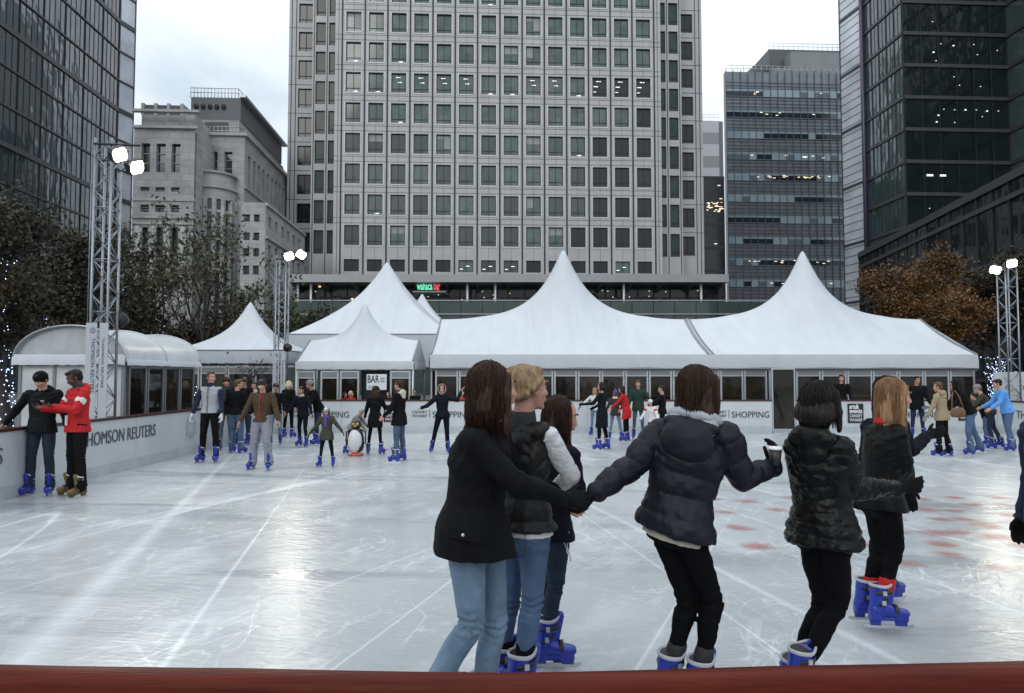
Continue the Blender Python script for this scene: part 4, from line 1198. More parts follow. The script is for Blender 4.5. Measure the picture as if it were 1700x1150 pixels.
# ---- striped office block right of the tower
YR = 124.0
rb_ = thing('striped_office_block', 'grey blue office block with ribbon windows right of the central tower', 'building', (P(1203, 300, YR).x + .5, YR, 0), BR)
def rz_(py): return P(1300, py, YR + 1.5).z
Wd = 27.5; ztp = rz_(121)
M_sp = mat('metal_spandrel', (.20, .225, .255), .4, .5, var=.15, vscale=.4)
G_rib = glassmat('ribbon_glass', (.20, .28, .33), .1, 1.7, var=.4, vs=.3, col2=(.30, .39, .44))
G_ribd = glassmat('ribbon_glass_dark', (.02, .028, .034), .1, 1.5)
mb = MB(); mb.box(0, Wd, .2, 1.2, 0, ztp - .3); mb.box(6, Wd, 1.3, 14, 0, ztp - .31); mb.build('wall', M_sp, rb_)
fh = (rz_(160) - rz_(480)) / 9.2
rr = random.Random(5); lampmb = []
k = 0; z = rz_(158)
while z > 3:
    mb = MB(); hh = 1.55; n = 19; c = Wd / n
    mb.box(0.2, Wd, .1, .19, z - hh * .5, z + hh * .5, 0)
    run = 0
    for i in range(n):
        if run <= 0: run = rr.randint(1, 7); dk = rr.random() < .55
        run -= 1
        if dk: mb.box(i * c + .06, (i + 1) * c - .06, .06, .098, z - hh * .42, z + hh * .18, 1)
        elif rr.random() < .3: mb.box(i * c + .06, (i + 1) * c - .06, .06, .098, z - hh * .42, z + hh * .18, 3)
    if k in (0, 1, 3, 4, 8, 9):
        for q in range({0: 4, 1: 5, 3: 7, 4: 16, 8: 12, 9: 3}[k]):
            xx = (.12 + .6 * rr.random()) * Wd; zz = z + rr.uniform(-.3, .22); mb.box(xx, xx + .5, .04, .058, zz, zz + .12, 2)
    mb.build('ribbon_window', [G_rib, G_ribd, M_lampw, mat('blind_glass', (.10, .135, .15), .3)], rb_)
    z -= fh; k += 1
mb = MB()
for i in range(20): x = Wd * i / 19; mb.box(x - .045, x + .045, -.04, .0995, 0, ztp, 0)
z = rz_(158)
while z > 2:
    for dz in (-1.35, -.8, .8, 1.35, 2.0): mb.box(0, Wd, .02, .0985, z + dz - .03, z + dz + .03, 0)
    z -= fh
mb.build('mullions', mat('block_mullion', (.09, .10, .115), .5), rb_)
mb = MB(); zt1 = rz_(66); 
mb.box(11.2, Wd, 6, 13.5, ztp - 1, rz_(60), 0); mb.box(8.4, 11.1, 7, 13, ztp - 1, rz_(85), 0); mb.box(14.3, Wd, 3, 5.9, ztp - 1, rz_(76), 1)
mb.box(11.0, 14.2, 3, 5.8, ztp - 1, rz_(104), 1)
mb.build('rooftop_plant', [mat('plant_dark', (.09, .10, .11), .5, var=.1, vscale=.3), mat('plant_light', (.22, .235, .255), .5, var=.08, vscale=.4)], rb_)
mb = MB(); railing(mb, (0.2, .3, ztp - .3), (Wd, .3, ztp - .3), 1.3, 24); railing(mb, (11.3, 6.2, rz_(60)), (Wd, 6.2, rz_(60)), 1.4, 16); mb.build('roof_railing', M_alu, rb_)

# ---- pale banded block and the dark lower block behind, in the gap
t = thing('banded_office_block', 'pale horizontally banded block glimpsed behind the striped block', 'building', (P(1172, 300, 170).x, 170, 0), BR)
mb = MB(); zz = P(1172, 200, 170).z; wv = 3.6
for i in range(16): mb.box(-12, wv, 0, 30, zz - 3.1 * i - 3.1, zz - 3.1 * i, i % 2)
mb.box(wv + .003, wv + 1.2, .3, 30, 0, zz, 2)
mb.build('wall', [mat('pale_band', (.42, .44, .47), .5), mat('mid_band', (.24, .25, .27), .5), M_plant], t)
mb = MB(); railing(mb, (-12, 0, zz), (wv, 0, zz), 1.6, 12); mb.build('roof_railing', M_alu, t)
t = thing('dark_office_block', 'low dark block with rows of warm ceiling lights beside the central tower', 'building', (P(1170, 300, 112).x, 112, 0), BR)
mb = MB(); zz = P(1180, 292, 112).z; mb.box(-6, 3.4, 0, 8, 0, zz, 0)
for i in range(8): mb.box(-6, 3.4, -.06, -.003, zz - 4 * i - .5, zz - 4 * i - .1, 1)
mb.build('wall', [glassmat('dark_block_glass', (.03, .032, .035), .1, 1.5, var=.5, vs=.2), M_mul], t)
mb = MB()
for i in range(34): x = rr.uniform(.1, 2.9); z = P(1180, rr.uniform(333, 352), 112).z; mb.box(x, x + .35, -.05, -.02, z, z + .12)
for (a, b) in ((1192, 308), (1185, 405), (1195, 330)): x = (a - 1170) * .1; z = P(1180, b, 112).z; mb.box(x, x + .5, -.05, -.02, z, z + .14)
mb.build('ceiling_lights', M_lampw, t)

# ---- right glass tower
YC = 81.0
rt = thing('glass_tower', 'dark glass tower at the right edge with bright corner strip and lit floors', 'tower', (P(1512, 600, YC).x, YC, 0), BR)
RX, RY = rt.location.x, rt.location.y
zc = lambda py: P(1512, py, YC).z
fl = (zc(55) - zc(268)) / 4 * 1.0
zo = zc(268) - fl * 9 
while zo < 0: zo += fl
wall_grid(rt, (0, 0, 0), Y_, -X_, 8.1, 0, 66, fl, 1.6, G_right, zo, 1, 2, band=.2, thin=.06)
wall_grid(rt, (-.25, 8.2, 0), (-.14, 1, 0), (-1, -.14, 0), 4.4, 0, 66, fl * 2, 4.4, G_skypaint, zo, 1, 0, band=.12)
mb = MB()
for i in range(60): mb.obox((-.27, 8.22, i * 1.15), Vector((-.14, 1, 0)) * 4.3, (-.04, 0, 0), (0, 0, .04))
mb.tube([(-.3, 8.15, 0), (-.3, 8.15, 66)], .28, 8)
mb.build('corner_fins', mat('corner_metal', (.07, .06, .10), .4, .4), rt)
wall_grid(rt, (0.002, 0, 0), X_, -Y_, 13.6, 0, 66, fl, 2.2, G_rdark, zo, 1, 0, band=.22, thin=.05)
wall_grid(rt, (13.6, -24, 0), Y_, -X_, 24, 0, 66, fl, 3.0, G_right, zo, 1, 0, band=.25)
wall_grid(rt, (13.6, -24, 0), X_, -Y_, 14, 0, 66, fl, 3.0, G_right, zo, 1, 0, band=.25)
mb = MB(); mb.box(.15, 30, .12, 12.5, 0, 65.8); mb.box(13.8, 30, -23.8, .1, 0, 65.8); mb.build('core', M_dark, rt)
mb = MB()
for (px, py) in ((1550, 34), (1552, 85), (1564, 71), (1585, 74), (1556, 99), (1619, 72), (1625, 89), (1658, 82), (1586, 126), (1595, 140), (1630, 142), (1560, 190), (1569, 180), (1587, 181), (1605, 181), (1623, 181), (1641, 183), (1633, 192), (1587, 202), (1557, 201), (1660, 183), (1545, 345), (1580, 344), (1467, 318)):
    Yq = YC + .05 * (px - 1512) * .074 - .35; p = P(px, py, Yq); lx = (p.x - RX) * math.cos(BR) + (p.y - RY) * math.sin(BR)
    if lx < 0: continue
    s = .06 if rr.random() < .7 else .11; mb.box(lx - s, lx + s, -.2, -.16, p.z - s * .6, p.z + s * .6)
for (a, b) in ((1538, 1549), (1561, 1571)):
    p = P(a, 291, YC); q = P(b, 291, YC); mb.box((p.x - RX), (q.x - RX), -.2, -.16, p.z - .1, p.z + .12)
mb.build('office_lights', M_lamp, rt)
# ---- podium wing running towards the camera on the right
pw = thing('podium_wing', 'low dark glazed wing with stone cornice behind the right autumn tree', 'building', (31.9, 42, 0))
a = Vector((31.9, 42, 0)); b = Vector((36.2, 66.4, 0)); dirn = (b - a).normalized(); nn = Vector((-dirn.y, dirn.x, 0))
hz = CAMZ + 327 / F * 42 * 1.0
Lw = 46.0; st = dirn * -18.0
wall_grid(pw, st, dirn, nn, Lw, 0, hz, 3.9, 2.0, G_rdark, 1.4, 1, 0, band=.12, thin=.08)
mb = MB(); mb.obox(st + nn * .2 + Z_ * (hz - .1), dirn * Lw, -nn * 1.2, Z_ * .55); mb.obox(st + nn * .12 + Z_ * (hz - 1.2), dirn * Lw, -nn * .6, Z_ * .3)
mb.build('cornice', mat('dark_cornice', (.045, .045, .05), .6, var=.15), pw)
mb = MB(); mb.obox(st - nn * .12, dirn * Lw, -nn * 14, Z_ * (hz - .12)); mb.build('core', M_dark, pw)
# ================================================================== trees
def leafmat(name, c1, c2, c3=None):
    m = bpy.data.materials.new(name); nt, b = nodes_of(m)
    tc = nt.nodes.new('ShaderNodeTexCoord'); n = nt.nodes.new('ShaderNodeTexNoise'); n.inputs['Scale'].default_value = .9; n.inputs['Detail'].default_value = 6; n.inputs['Roughness'].default_value = .75
    lnk(nt, tc.outputs['Object'], n.inputs['Vector'])
    r = nt.nodes.new('ShaderNodeValToRGB'); r.color_ramp.elements[0].position = .36; r.color_ramp.elements[0].color = (*c1, 1)
    r.color_ramp.elements[1].position = .66; r.color_ramp.elements[1].color = (*c2, 1)
    if c3: e = r.color_ramp.elements.new(.52); e.color = (*c3, 1)
    lnk(nt, n.outputs[0], r.inputs[0]); lnk(nt, r.outputs[0], b.inputs['Base Color']); b.inputs['Roughness'].default_value = .6
    return m
M_bark = mat('bark', (.045, .036, .03), .8, var=.3, vscale=6, bump=.4, bscale=12)
L_brown = leafmat('leaves_brown', (.009, .010, .005), (.070, .044, .012), (.024, .020, .008))
L_green = leafmat('leaves_green', (.018, .022, .010), (.10, .10, .030), (.045, .050, .018))
L_orange = leafmat('leaves_orange', (.040, .020, .007), (.24, .105, .018), (.11, .052, .012))
M_led = mat('fairy_light', (.6, .7, 1), .5, emit=(.55, .68, 1.0), es=3.0)
def tree(label, x, y, H, rad, leaves, lm, seed, clear=.25, lsize=.1, group=None, lights=0, spread=1.0, name='tree', upright=.55, depth=4, tr=.16, cat='tree'):
    rg = random.Random(seed); nr = np.random.RandomState(seed)
    t = thing(name, label, cat, (x, y, 0), group=group)
    mb = MB(); tips = []; segs = []
    def grow(p, d, L, r, lev):
        n = 4 if lev < 2 else 3; pts = [p]; q = p.copy(); dd = d.copy()
        for i in range(n):
            dd = (dd + Vector((rg.gauss(0, .13), rg.gauss(0, .13), rg.gauss(.04, .08)))).normalized()
            q = q + dd * (L / n); pts.append(q.copy())
        mb.tube(pts, [r * (1 - .5 * i / n) for i in range(n + 1)], 6 if lev < 2 else 4, 0); segs.append((pts, lev))
        if lev >= depth: tips.extend(pts[1:]); return
        if lev >= depth - 1: tips.extend(pts[2:])
        k = rg.randint(3, 4) if lev else rg.randint(5, 6)
        for i in range(k):
            f = rg.uniform(.35, 1.0) if lev else rg.uniform(.45, 1.0)
            j = min(n - 1, int(f * n)); b = pts[j].lerp(pts[j + 1], f * n - j)
            a = rg.uniform(0, 6.283); side = Vector((math.cos(a), math.sin(a), 0))
            nd = (dd * upright + side * rg.uniform(.5, 1.0) * spread + Vector((0, 0, .25))).normalized()
            grow(b, nd, L * rg.uniform(.55, .8), r * .5, lev + 1)
    grow(Vector((0, 0, 0)), Vector((0, 0, 1)), H * .5, tr, 0)
    # fit crown to the wanted height and radius
    zs_ = max(p.z for p in tips); rs = sorted(math.hypot(p.x, p.y) for p in tips)[int(len(tips) * .93)]
    kz, kr = H / zs_, rad / rs
    def sc(v): f = min(1, v[2] / (H * .25)); return (v[0] * (1 + (kr - 1) * f), v[1] * (1 + (kr - 1) * f), v[2] * kz)
    mb.v = [sc(v) for v in mb.v]; mb.build('trunk', M_bark, t, fix=False)
    tp = np.array([sc(p) for p in tips]); tp = tp[tp[:, 2] > H * clear]
    if leaves:
        idx = nr.randint(0, len(tp), leaves); c = tp[idx] + nr.normal(size=(leaves, 3)) * np.array([.28, .28, .24]) * (H / 8)
        # gaps
        g_ = vnoise(c, .35 / (H / 8), seed); c = c[g_ > -.55]; n = len(c)
        a = nr.normal(size=(n, 3)); a /= np.linalg.norm(a, axis=1)[:, None]; b = np.cross(a, nr.normal(size=(n, 3))); b /= np.linalg.norm(b, axis=1)[:, None]
        s = (lsize * nr.uniform(.6, 1.3, n))[:, None]
        v = np.stack([c - a * s, c + b * s * .55, c + a * s, c - b * s * .55], 1).reshape(-1, 3)
        me = bpy.data.meshes.new('crown'); me.vertices.add(len(v)); me.vertices.foreach_set('co', v.ravel())
        me.loops.add(n * 4); me.loops.foreach_set('vertex_index', np.arange(n * 4, dtype=np.int32)); me.polygons.add(n)
        me.polygons.foreach_set('loop_start', np.arange(0, n * 4, 4, dtype=np.int32))
        me.update(calc_edges=True); me.materials.append(lm); link('crown', me, t)
    if lights:
        mb = MB(); k = 0
        cand = [s_ for s_ in segs if s_[1] <= 2]
        pos = []
        while k < lights:
            s_, lev = cand[rg.randrange(len(cand))] if rg.random() < .6 else cand[0]
            i = rg.randrange(len(s_) - 1); p = Vector(sc(s_[i].lerp(s_[i + 1], rg.random())))
            rr_ = .05 + (tr * 1.0 if lev == 0 else .03); a = rg.uniform(0, 6.28)
            p += Vector((math.cos(a) * rr_, math.sin(a) * rr_, 0)); k += 1
            if p.z > H * .75: continue
            r = .016; mb.add([p + Vector(q) * r for q in ((1, 0, 0), (-1, 0, 0), (0, 1, 0), (0, -1, 0), (0, 0, 1), (0, 0, -1))], [(0, 2, 4), (2, 1, 4), (1, 3, 4), (3, 0, 4), (2, 0, 5), (1, 2, 5), (3, 1, 5), (0, 3, 5)])
        mb.build('fairy_lights', M_led, t, fix=False)
    return t
def tx(px, Y): return (px - 850) * Y / F
gl = 'trees round the square behind the rink'
tree('big brown leaved tree at the left edge with fairy lights on its trunk', tx(20, 15), 15, 5.9, 2.1, 24000, L_brown, 11, .2, .055, gl, 420, upright=.4)
tree('brown tree with thin fairy lights behind the arched pavilion roof', tx(100, 20), 20, 6.7, 2.3, 22000, L_brown, 12, .2, .065, gl, 160, upright=.5)
tree('dark leafy tree rising behind the nearest lattice mast', tx(178, 25), 25, 6.2, 2.0, 3000, L_brown, 13, .15, .1, gl, 0)
tree('thin tree with sparse green leaves left of the round stone bay', tx(255, 27), 27, 7.8, 2.4, 1900, L_green, 14, .15, .095, gl, 60)
tree('slender tree with the highest sparse crown in front of the round stone bay', tx(335, 28), 28, 9.6, 2.2, 1900, L_green, 15, .15, .095, gl, 0, upright=.8)
tree('sparse green tree left of the second lattice mast', tx(420, 29), 29, 7.2, 2.2, 2100, L_green, 16, .15, .095, gl, 0)
tree('small tree between the second mast and the tall tent', tx(508, 33), 33, 5.6, 1.4, 3500, L_green, 17, .2, .1, gl, 0)
tree('dense low tree behind the left tents', tx(290, 33), 33, 4.9, 3.6, 5000, L_brown, 18, .1, .11, gl, 0)
tree('broad orange autumn tree behind the right end of the marquee', tx(1535, 33), 33, 8.1, 2.9, 52000, L_orange, 21, .12, .08, gl, 0, upright=.6)
tree('brown tree behind the right lattice mast', tx(1650, 36), 36, 8.3, 2.9, 32000, L_brown, 22, .12, .09, gl, 0)
tree('low orange tree at the left end of the autumn trees', tx(1468, 36), 36, 5.8, 1.8, 17000, L_orange, 23, .12, .085, gl, 0)
tree('bare tree wound with bright blue white fairy lights at the right end of the marquee', tx(1643, 22.5), 22.5, 3.2, .75, 0, None, 24, .2, .1, gl, 520, tr=.05, upright=.9)
tree('bare twiggy sapling in front of the small left tent', tx(395, 20.85), 20.85, 3.0, 1.5, 160, L_green, 31, .2, .05, gl, 0, tr=.035, upright=.7, spread=1.2)
tree('thin sapling with a few lights beside the arched pavilion', tx(325, 19), 19, 2.1, .25, 0, None, 33, .2, .05, gl, 60, tr=.03, depth=3)
# ================================================================== people
def clothmat(name, col, rough=.8, bump=.25, bs=120, var=.12, vs=9, spec=.3, sheen=.0, coat=0): return mat(name, col, rough, 0, spec, var=var, vscale=vs, bump=bump, bscale=bs, sheen=sheen, coat=coat)
def hairmat(name, col, col2): return mat(name, col, .5, 0, .22, var=.1, vscale=3.2, col2=col2, stretch=(22, 22, 2.2), bump=.5, bscale=3.0)
H_dark = hairmat('hair_black', (.006, .005, .0045), (.018, .013, .011)); H_brown = hairmat('hair_brown', (.018, .009, .006), (.055, .027, .017))
H_mid = hairmat('hair_mid_brown', (.05, .03, .018), (.13, .08, .045)); H_blond = hairmat('hair_blonde', (.12, .075, .042), (.34, .235, .13))
H_str = hairmat('hair_strawberry', (.15, .078, .038), (.36, .205, .115))
H_platin = hairmat('hair_platinum', (.45, .36, .22), (.6, .5, .34))
S_light = mat('skin_light', (.48, .27, .20), .5, spec=.35, var=.08, vscale=14); S_pink = mat('skin_flushed', (.47, .25, .19), .5, spec=.35, var=.1, vscale=12)
S_dark = mat('skin_dark', (.075, .04, .028), .5, spec=.35); S_olive = mat('skin_olive', (.36, .20, .14), .5, spec=.35, var=.08)
M_lip = mat('lips', (.36, .10, .09), .45); M_lipd = mat('lips_dark', (.09, .035, .03), .45)
M_brow = mat('eyebrow', (.03, .018, .012), .8); M_eyew = mat('eye_white', (.38, .35, .33), .4); M_iris = mat('iris', (.03, .02, .015), .2)
B_blue = mat('skate_blue', (.012, .03, .32), .33, spec=.5, var=.12, vscale=12, coat=.2); B_brown = mat('boot_brown', (.13, .085, .028), .5, var=.4, vscale=20)
B_blackb = mat('boot_black', (.012, .012, .014), .4); M_strap = mat('strap_black', (.012, .012, .013), .5); M_buckle = mat('buckle', (.55, .56, .6), .35, .6)
M_liner = mat('liner_grey', (.42, .43, .46), .7)

# ---- skate prototype: origin at the ankle joint, toes along +Y, blade on z=-.155
mb = MB()
mb.loft([((0, -.078, -.052), (.024, 0, 0), (0, 0, .020)), ((0, -.062, -.030), (.040, 0, 0), (0, 0, .046)), ((0, -.01, -.030), (.044, 0, 0), (0, 0, .050)), ((0, .05, -.036), (.045, 0, 0), (0, 0, .042)),
         ((0, .11, -.047), (.048, 0, 0), (0, 0, .032)), ((0, .155, -.050), (.043, 0, 0), (0, 0, .028)), ((0, .18, -.053), (.026, 0, 0), (0, 0, .018))], 16)
mb.loft([((0, -.018, -.045), (.044, 0, 0), (0, .056, 0)), ((0, -.012, .02), (.047, 0, 0), (0, .058, 0)), ((0, -.002, .08), (.054, 0, 0), (0, .064, 0)), ((0, .008, .128), (.060, 0, 0), (0, .070, .012))], 16)
mb.cap((0, .052, .02), (0, .078, .15), .028, .030, 10)
mb.box(-.035, .035, -.075, -.005, -.098, -.06); mb.box(-.035, .035, .085, .165, -.098, -.06); mb.box(-.016, .016, -.08, .17, -.105, -.09)
mb.box(-.010, .010, -.075, -.005, -.138, -.09); mb.box(-.010, .010, .085, .165, -.138, -.09)
proto = blob('skate', mb, .0065, [B_blue], smooth=2)
bl_ = MB(); prof = [(-.115, -.150), (-.09, -.155), (.175, -.155), (.205, -.140), (.205, -.125), (.17, -.132), (-.115, -.130)]
bl_.prism(prof, (-.002, 0, 0), (0, 1, 0), (0, 0, 1), (.004, 0, 0)); blade_me = bl_.mesh('blade', [M_steel])
def strapmesh(y, z, a, b, tilt, w_):
    m_ = MB(); vs = []; fs = []; n = 18
    for i in range(n + 1):
        t = R(-40) + R(260) * i / n; x = math.cos(t) * a; yy = math.sin(t) * b
        for q in (-1, 1): vs.append((x, y + yy * math.cos(tilt) - q * w_ * math.sin(tilt), z + yy * math.sin(tilt) + q * w_ * math.cos(tilt)))
        for q in (1, -1): vs.append((x * 1.06, y + yy * 1.06 * math.cos(tilt) - q * w_ * math.sin(tilt), z + yy * 1.06 * math.sin(tilt) + q * w_ * math.cos(tilt)))
    for i in range(n):
        for k in range(4): fs.append((i * 4 + k, i * 4 + (k + 1) % 4, i * 4 + 4 + (k + 1) % 4, i * 4 + 4 + k))
    m_.add(vs, fs, 0, True); m_.box(a - .002, a + .010, y - .012, y + .012, z - .014, z + .014, 1); m_.box(-a - .010, -a + .002, y - .012, y + .012, z - .014, z + .014, 1)
    return m_.mesh('strap', [M_strap, M_buckle])
strap_mes = [strapmesh(.006, .085, .0575, .071, R(8), .012), strapmesh(.0, .022, .051, .064, R(38), .010)]
# instep strap arches over the foot
m_ = MB(); vs = []; fs = []
for i in range(13):
    t = math.pi * i / 12
    for (yy, rr) in ((.075, 1.0), (.100, 1.0), (.100, 1.1), (.075, 1.1)): vs.append((math.cos(t) * .049 * rr, yy, -.042 + math.sin(t) * .043 * rr))
for i in range(12):
    for k in range(4): fs.append((i * 4 + k, i * 4 + (k + 1) % 4, i * 4 + 4 + (k + 1) % 4, i * 4 + 4 + k))
m_.add(vs, fs, 0, True); strap_mes.append(m_.mesh('strap', [M_strap]))
m_ = MB(); vs = []; fs = []; n = 20
for i in range(n):
    t = 2 * math.pi * i / n; s_, c_ = math.sin(t), math.cos(t); zt = .128 + .030 * max(0, s_) ** 2 + .006 * max(0, -s_)
    for (k, dz) in ((1.03, -.012), (1.06, .0), (1.0, .008), (.86, -.002)): vs.append((c_ * .061 * k, .008 + s_ * .073 * k, zt + dz))
for i in range(n):
    j = (i + 1) % n
    for k in range(3): fs.append((i * 4 + k, j * 4 + k, j * 4 + k + 1, i * 4 + k + 1))
m_.add(vs, fs, 0, True); m_.add([(math.cos(2 * math.pi * i / n) * .052, .008 + math.sin(2 * math.pi * i / n) * .062, .132) for i in range(n)], [tuple(range(n))], 1)
liner_me = m_.mesh('liner', [M_liner, M_strap])
flush()
BOOT = {'blue': proto.data}
for nm, mm in (('brown', B_brown), ('black', B_blackb)):
    d = proto.data.copy(); d.materials.clear(); d.materials.append(mm); BOOT[nm] = d
bpy.data.objects.remove(proto)
def skate(root, origin, ankle, d, up=None, s=1.0, kind='blue', simple=False):
    d = Vector(d).normalized(); up = Vector(up or (0, 0, 1)); up = (up - d * up.dot(d)).normalized(); r = d.cross(up)
    M = Matrix((r, d, up)).transposed().to_4x4() @ Matrix.Scale(s, 4); M.translation = Vector(ankle) - Vector(origin)
    o = link('skate', BOOT[kind], root); o.matrix_local = M
    link('blade', blade_me, o)
    for k, m2 in enumerate(strap_mes): link('strap', m2, o)
    link('liner', liner_me, o)
    return o

# ---- poses
def pose(x, y, Htot, heading, lean=0, al=(5, 8, 12), ar=(5, 8, 12), ll=(2, 4, 4), lr=(2, 4, 4), turn=0, nod=5, fem=True, twist=0, roll=0):
    """al/ar: (forward, out, elbow bend[, inward]); ll/lr: (thigh forward, out, knee bend); heading 0=away, 90=right, 180=to camera"""
    s = Htot / 1.785; h = R(heading)
    f = Vector((math.sin(h), math.cos(h), 0)); r = Vector((math.cos(h), -math.sin(h), 0)); u = Vector((0, 0, 1))
    J = {'s': s, 'fem': fem}
    hipw = .088 * s; shw = (.165 if fem else .19) * s
    for k, sg, (a, o, b) in (('l', -1, ll), ('r', 1, lr)):
        a, o, b = R(a), R(o), R(b)
        d1 = r * sg * math.sin(o) + f * math.sin(a) * math.cos(o) - u * math.cos(a) * math.cos(o)
        a2 = a - b; d2 = r * sg * math.sin(o) * .8 + f * math.sin(a2) * math.cos(o) - u * math.cos(a2) * math.cos(o)
        hp = r * sg * hipw; kn = hp + d1 * .42 * s; an = kn + d2.normalized() * .40 * s
        J['h' + k], J['k' + k], J['a' + k] = hp, kn, an; J['f' + k] = (f + r * sg * .22).normalized(); J['shin' + k] = -d2.normalized()
    low = min(J['al'].z, J['ar'].z); base = Vector((x, y, .155 * s - low))
    mid = (J['al'] + J['ar']) / 2; base.x -= mid.x * .6; base.y -= mid.y * .6
    for k in ('hl', 'kl', 'al', 'hr', 'kr', 'ar'): J[k] = J[k] + base
    pel = base + u * .03 * s
    ln = R(lean); tu = (u * math.cos(ln) + f * math.sin(ln) + r * math.sin(R(roll))).normalized()
    tw = R(twist); rt_ = (r * math.cos(tw) - f * math.sin(tw)); rt_ = (rt_ - tu * rt_.dot(tu)).normalized(); ft = tu.cross(rt_)
    neck = pel + tu * .50 * s
    J['pel'], J['neck'] = pel, neck
    for k, sg, A in (('l', -1, al), ('r', 1, ar)):
        a, o, b = R(A[0]), R(A[1]), R(A[2]); inn = R(A[3]) if len(A) > 3 else 0
        sh = neck - tu * .055 * s + rt_ * sg * shw
        d1 = rt_ * sg * math.sin(o) + ft * math.sin(a) * math.cos(o) - u * math.cos(a) * math.cos(o)
        a2 = a + b; o2 = o - inn
        d2 = rt_ * sg * math.sin(o2) + ft * math.sin(a2) * math.cos(o2) - u * math.cos(a2) * math.cos(o2)
        J['s' + k] = sh; J['e' + k] = sh + d1.normalized() * .28 * s; J['w' + k] = J['e' + k] + d2.normalized() * .245 * s
    t = R(heading + turn); hf = Vector((math.sin(t), math.cos(t), 0)); nd = R(nod)
    hu = (Vector((0, 0, 1)) * .8 + tu * .2).normalized(); hu = (hu * math.cos(nd) + hf * math.sin(nd)).normalized(); hf = (hf - hu * hf.dot(hu)).normalized()
    J['hf'], J['hu'] = hf, hu
    J['head'] = neck + (tu * .5 + hu * .5).normalized() * .165 * s + hf * .02 * s
    return J

def segdisp(segs, kind, s, seed=1, amp=1.0):
    A = [np.array(p) for p, q in segs]; Bv = [np.array(q) - np.array(p) for p, q in segs]
    def fn(co, nr):
        best = np.full(len(co), 1e9); al = np.zeros(len(co)); tt = np.zeros(len(co)); L0 = 0
        for a, b in zip(A, Bv):
            L = np.linalg.norm(b); t = np.clip(((co - a) @ b) / (L * L), -.15, 1.15); d = np.linalg.norm(co - a - t[:, None] * b, axis=1)
            m = d < best; best[m] = d[m]; al[m] = (t * L)[m]; tt[m] = t[m]
        n1 = vnoise(co, 3.2, seed); n2 = vnoise(co, 9.0, seed + 5)
        if kind == 'puffer':
            pt = .105 * s; q = np.abs(np.sin(np.pi * (al + .012 * n1) / pt)); d = (.015 * q ** .5 - .008) + .006 * n2 + .006 * n1
            fine = vnoise(co, 22, seed + 8); d += .0018 * fine * (1.2 - q)
        elif kind == 'smallpuffer':
            pt = .062 * s; q = np.abs(np.sin(np.pi * (al + .012 * n1) / pt)); d = (.011 * q ** .5 - .007) + .008 * n2 + .006 * n1; fine = vnoise(co, 24, seed + 8); d += .003 * fine
        elif kind == 'jeans':
            bend = np.exp(-((np.minimum(np.abs(tt), np.abs(1 - tt))) / .17) ** 2)
            d = bend * .0055 * np.sin(al * 150 + 3.0 * n1 + 2 * n2) + .003 * n1 + .002 * n2
        else:
            bend = np.exp(-((np.minimum(np.abs(tt), np.abs(1 - tt))) / .22) ** 2)
            d = bend * .006 * np.sin(al * 75 + 2.5 * n1 + 2.0 * n2) + .007 * n1 + .0035 * n2
        return d * amp
    return fn

def handprims(mb, w, d, side_axis, s, curl=25, spread=4, mirror=1, r=.0088, mi=0):
    """palm from wrist w along d; side_axis = direction of the thumb; curl about the palm normal"""
    w, d = Vector(w), Vector(d).normalized(); a = Vector(side_axis); a = (a - d * a.dot(d)).normalized(); n = d.cross(a).normalized() * mirror   # n = palm normal
    mb.loft([(w - d * .02 * s, a * .026 * s, n * .020 * s), (w + d * .02 * s, a * .034 * s, n * .017 * s), (w + d * .06 * s, a * .041 * s, n * .014 * s), (w + d * .09 * s, a * .038 * s, n * .012 * s)], 12, mi)
    for k, (off, L) in enumerate(((.030, .072), (.010, .080), (-.011, .074), (-.030, .058))):
        b = w + d * (.085 - abs(off) * .15) * s + a * off * s; dd = (d + a * off * spread * .6).normalized(); c = R(curl * (1 + .12 * k))
        p1 = b + (dd * math.cos(c * .6) + n * math.sin(c * .6)) * L * .45 * s; p2 = p1 + (dd * math.cos(c * 1.5) + n * math.sin(c * 1.5)) * L * .32 * s; p3 = p2 + (dd * math.cos(c * 2.2) + n * math.sin(c * 2.2)) * L * .25 * s
        mb.cap(b, p1, r * 1.1 * s, r * s, 8, mi); mb.cap(p1, p2, r * s, r * .92 * s, 8, mi); mb.cap(p2, p3, r * .92 * s, r * .8 * s, 8, mi)
    b = w + d * .022 * s + a * .026 * s + n * .006 * s; p1 = b + (d * .65 + a * .7 + n * .25).normalized() * .036 * s; p2 = p1 + (d * .9 + a * .3 + n * .4).normalized() * .034 * s
    mb.cap(b, p1, r * 1.45 * s, r * 1.15 * s, 8, mi); mb.cap(p1, p2, r * 1.15 * s, r * .95 * s, 8, mi)

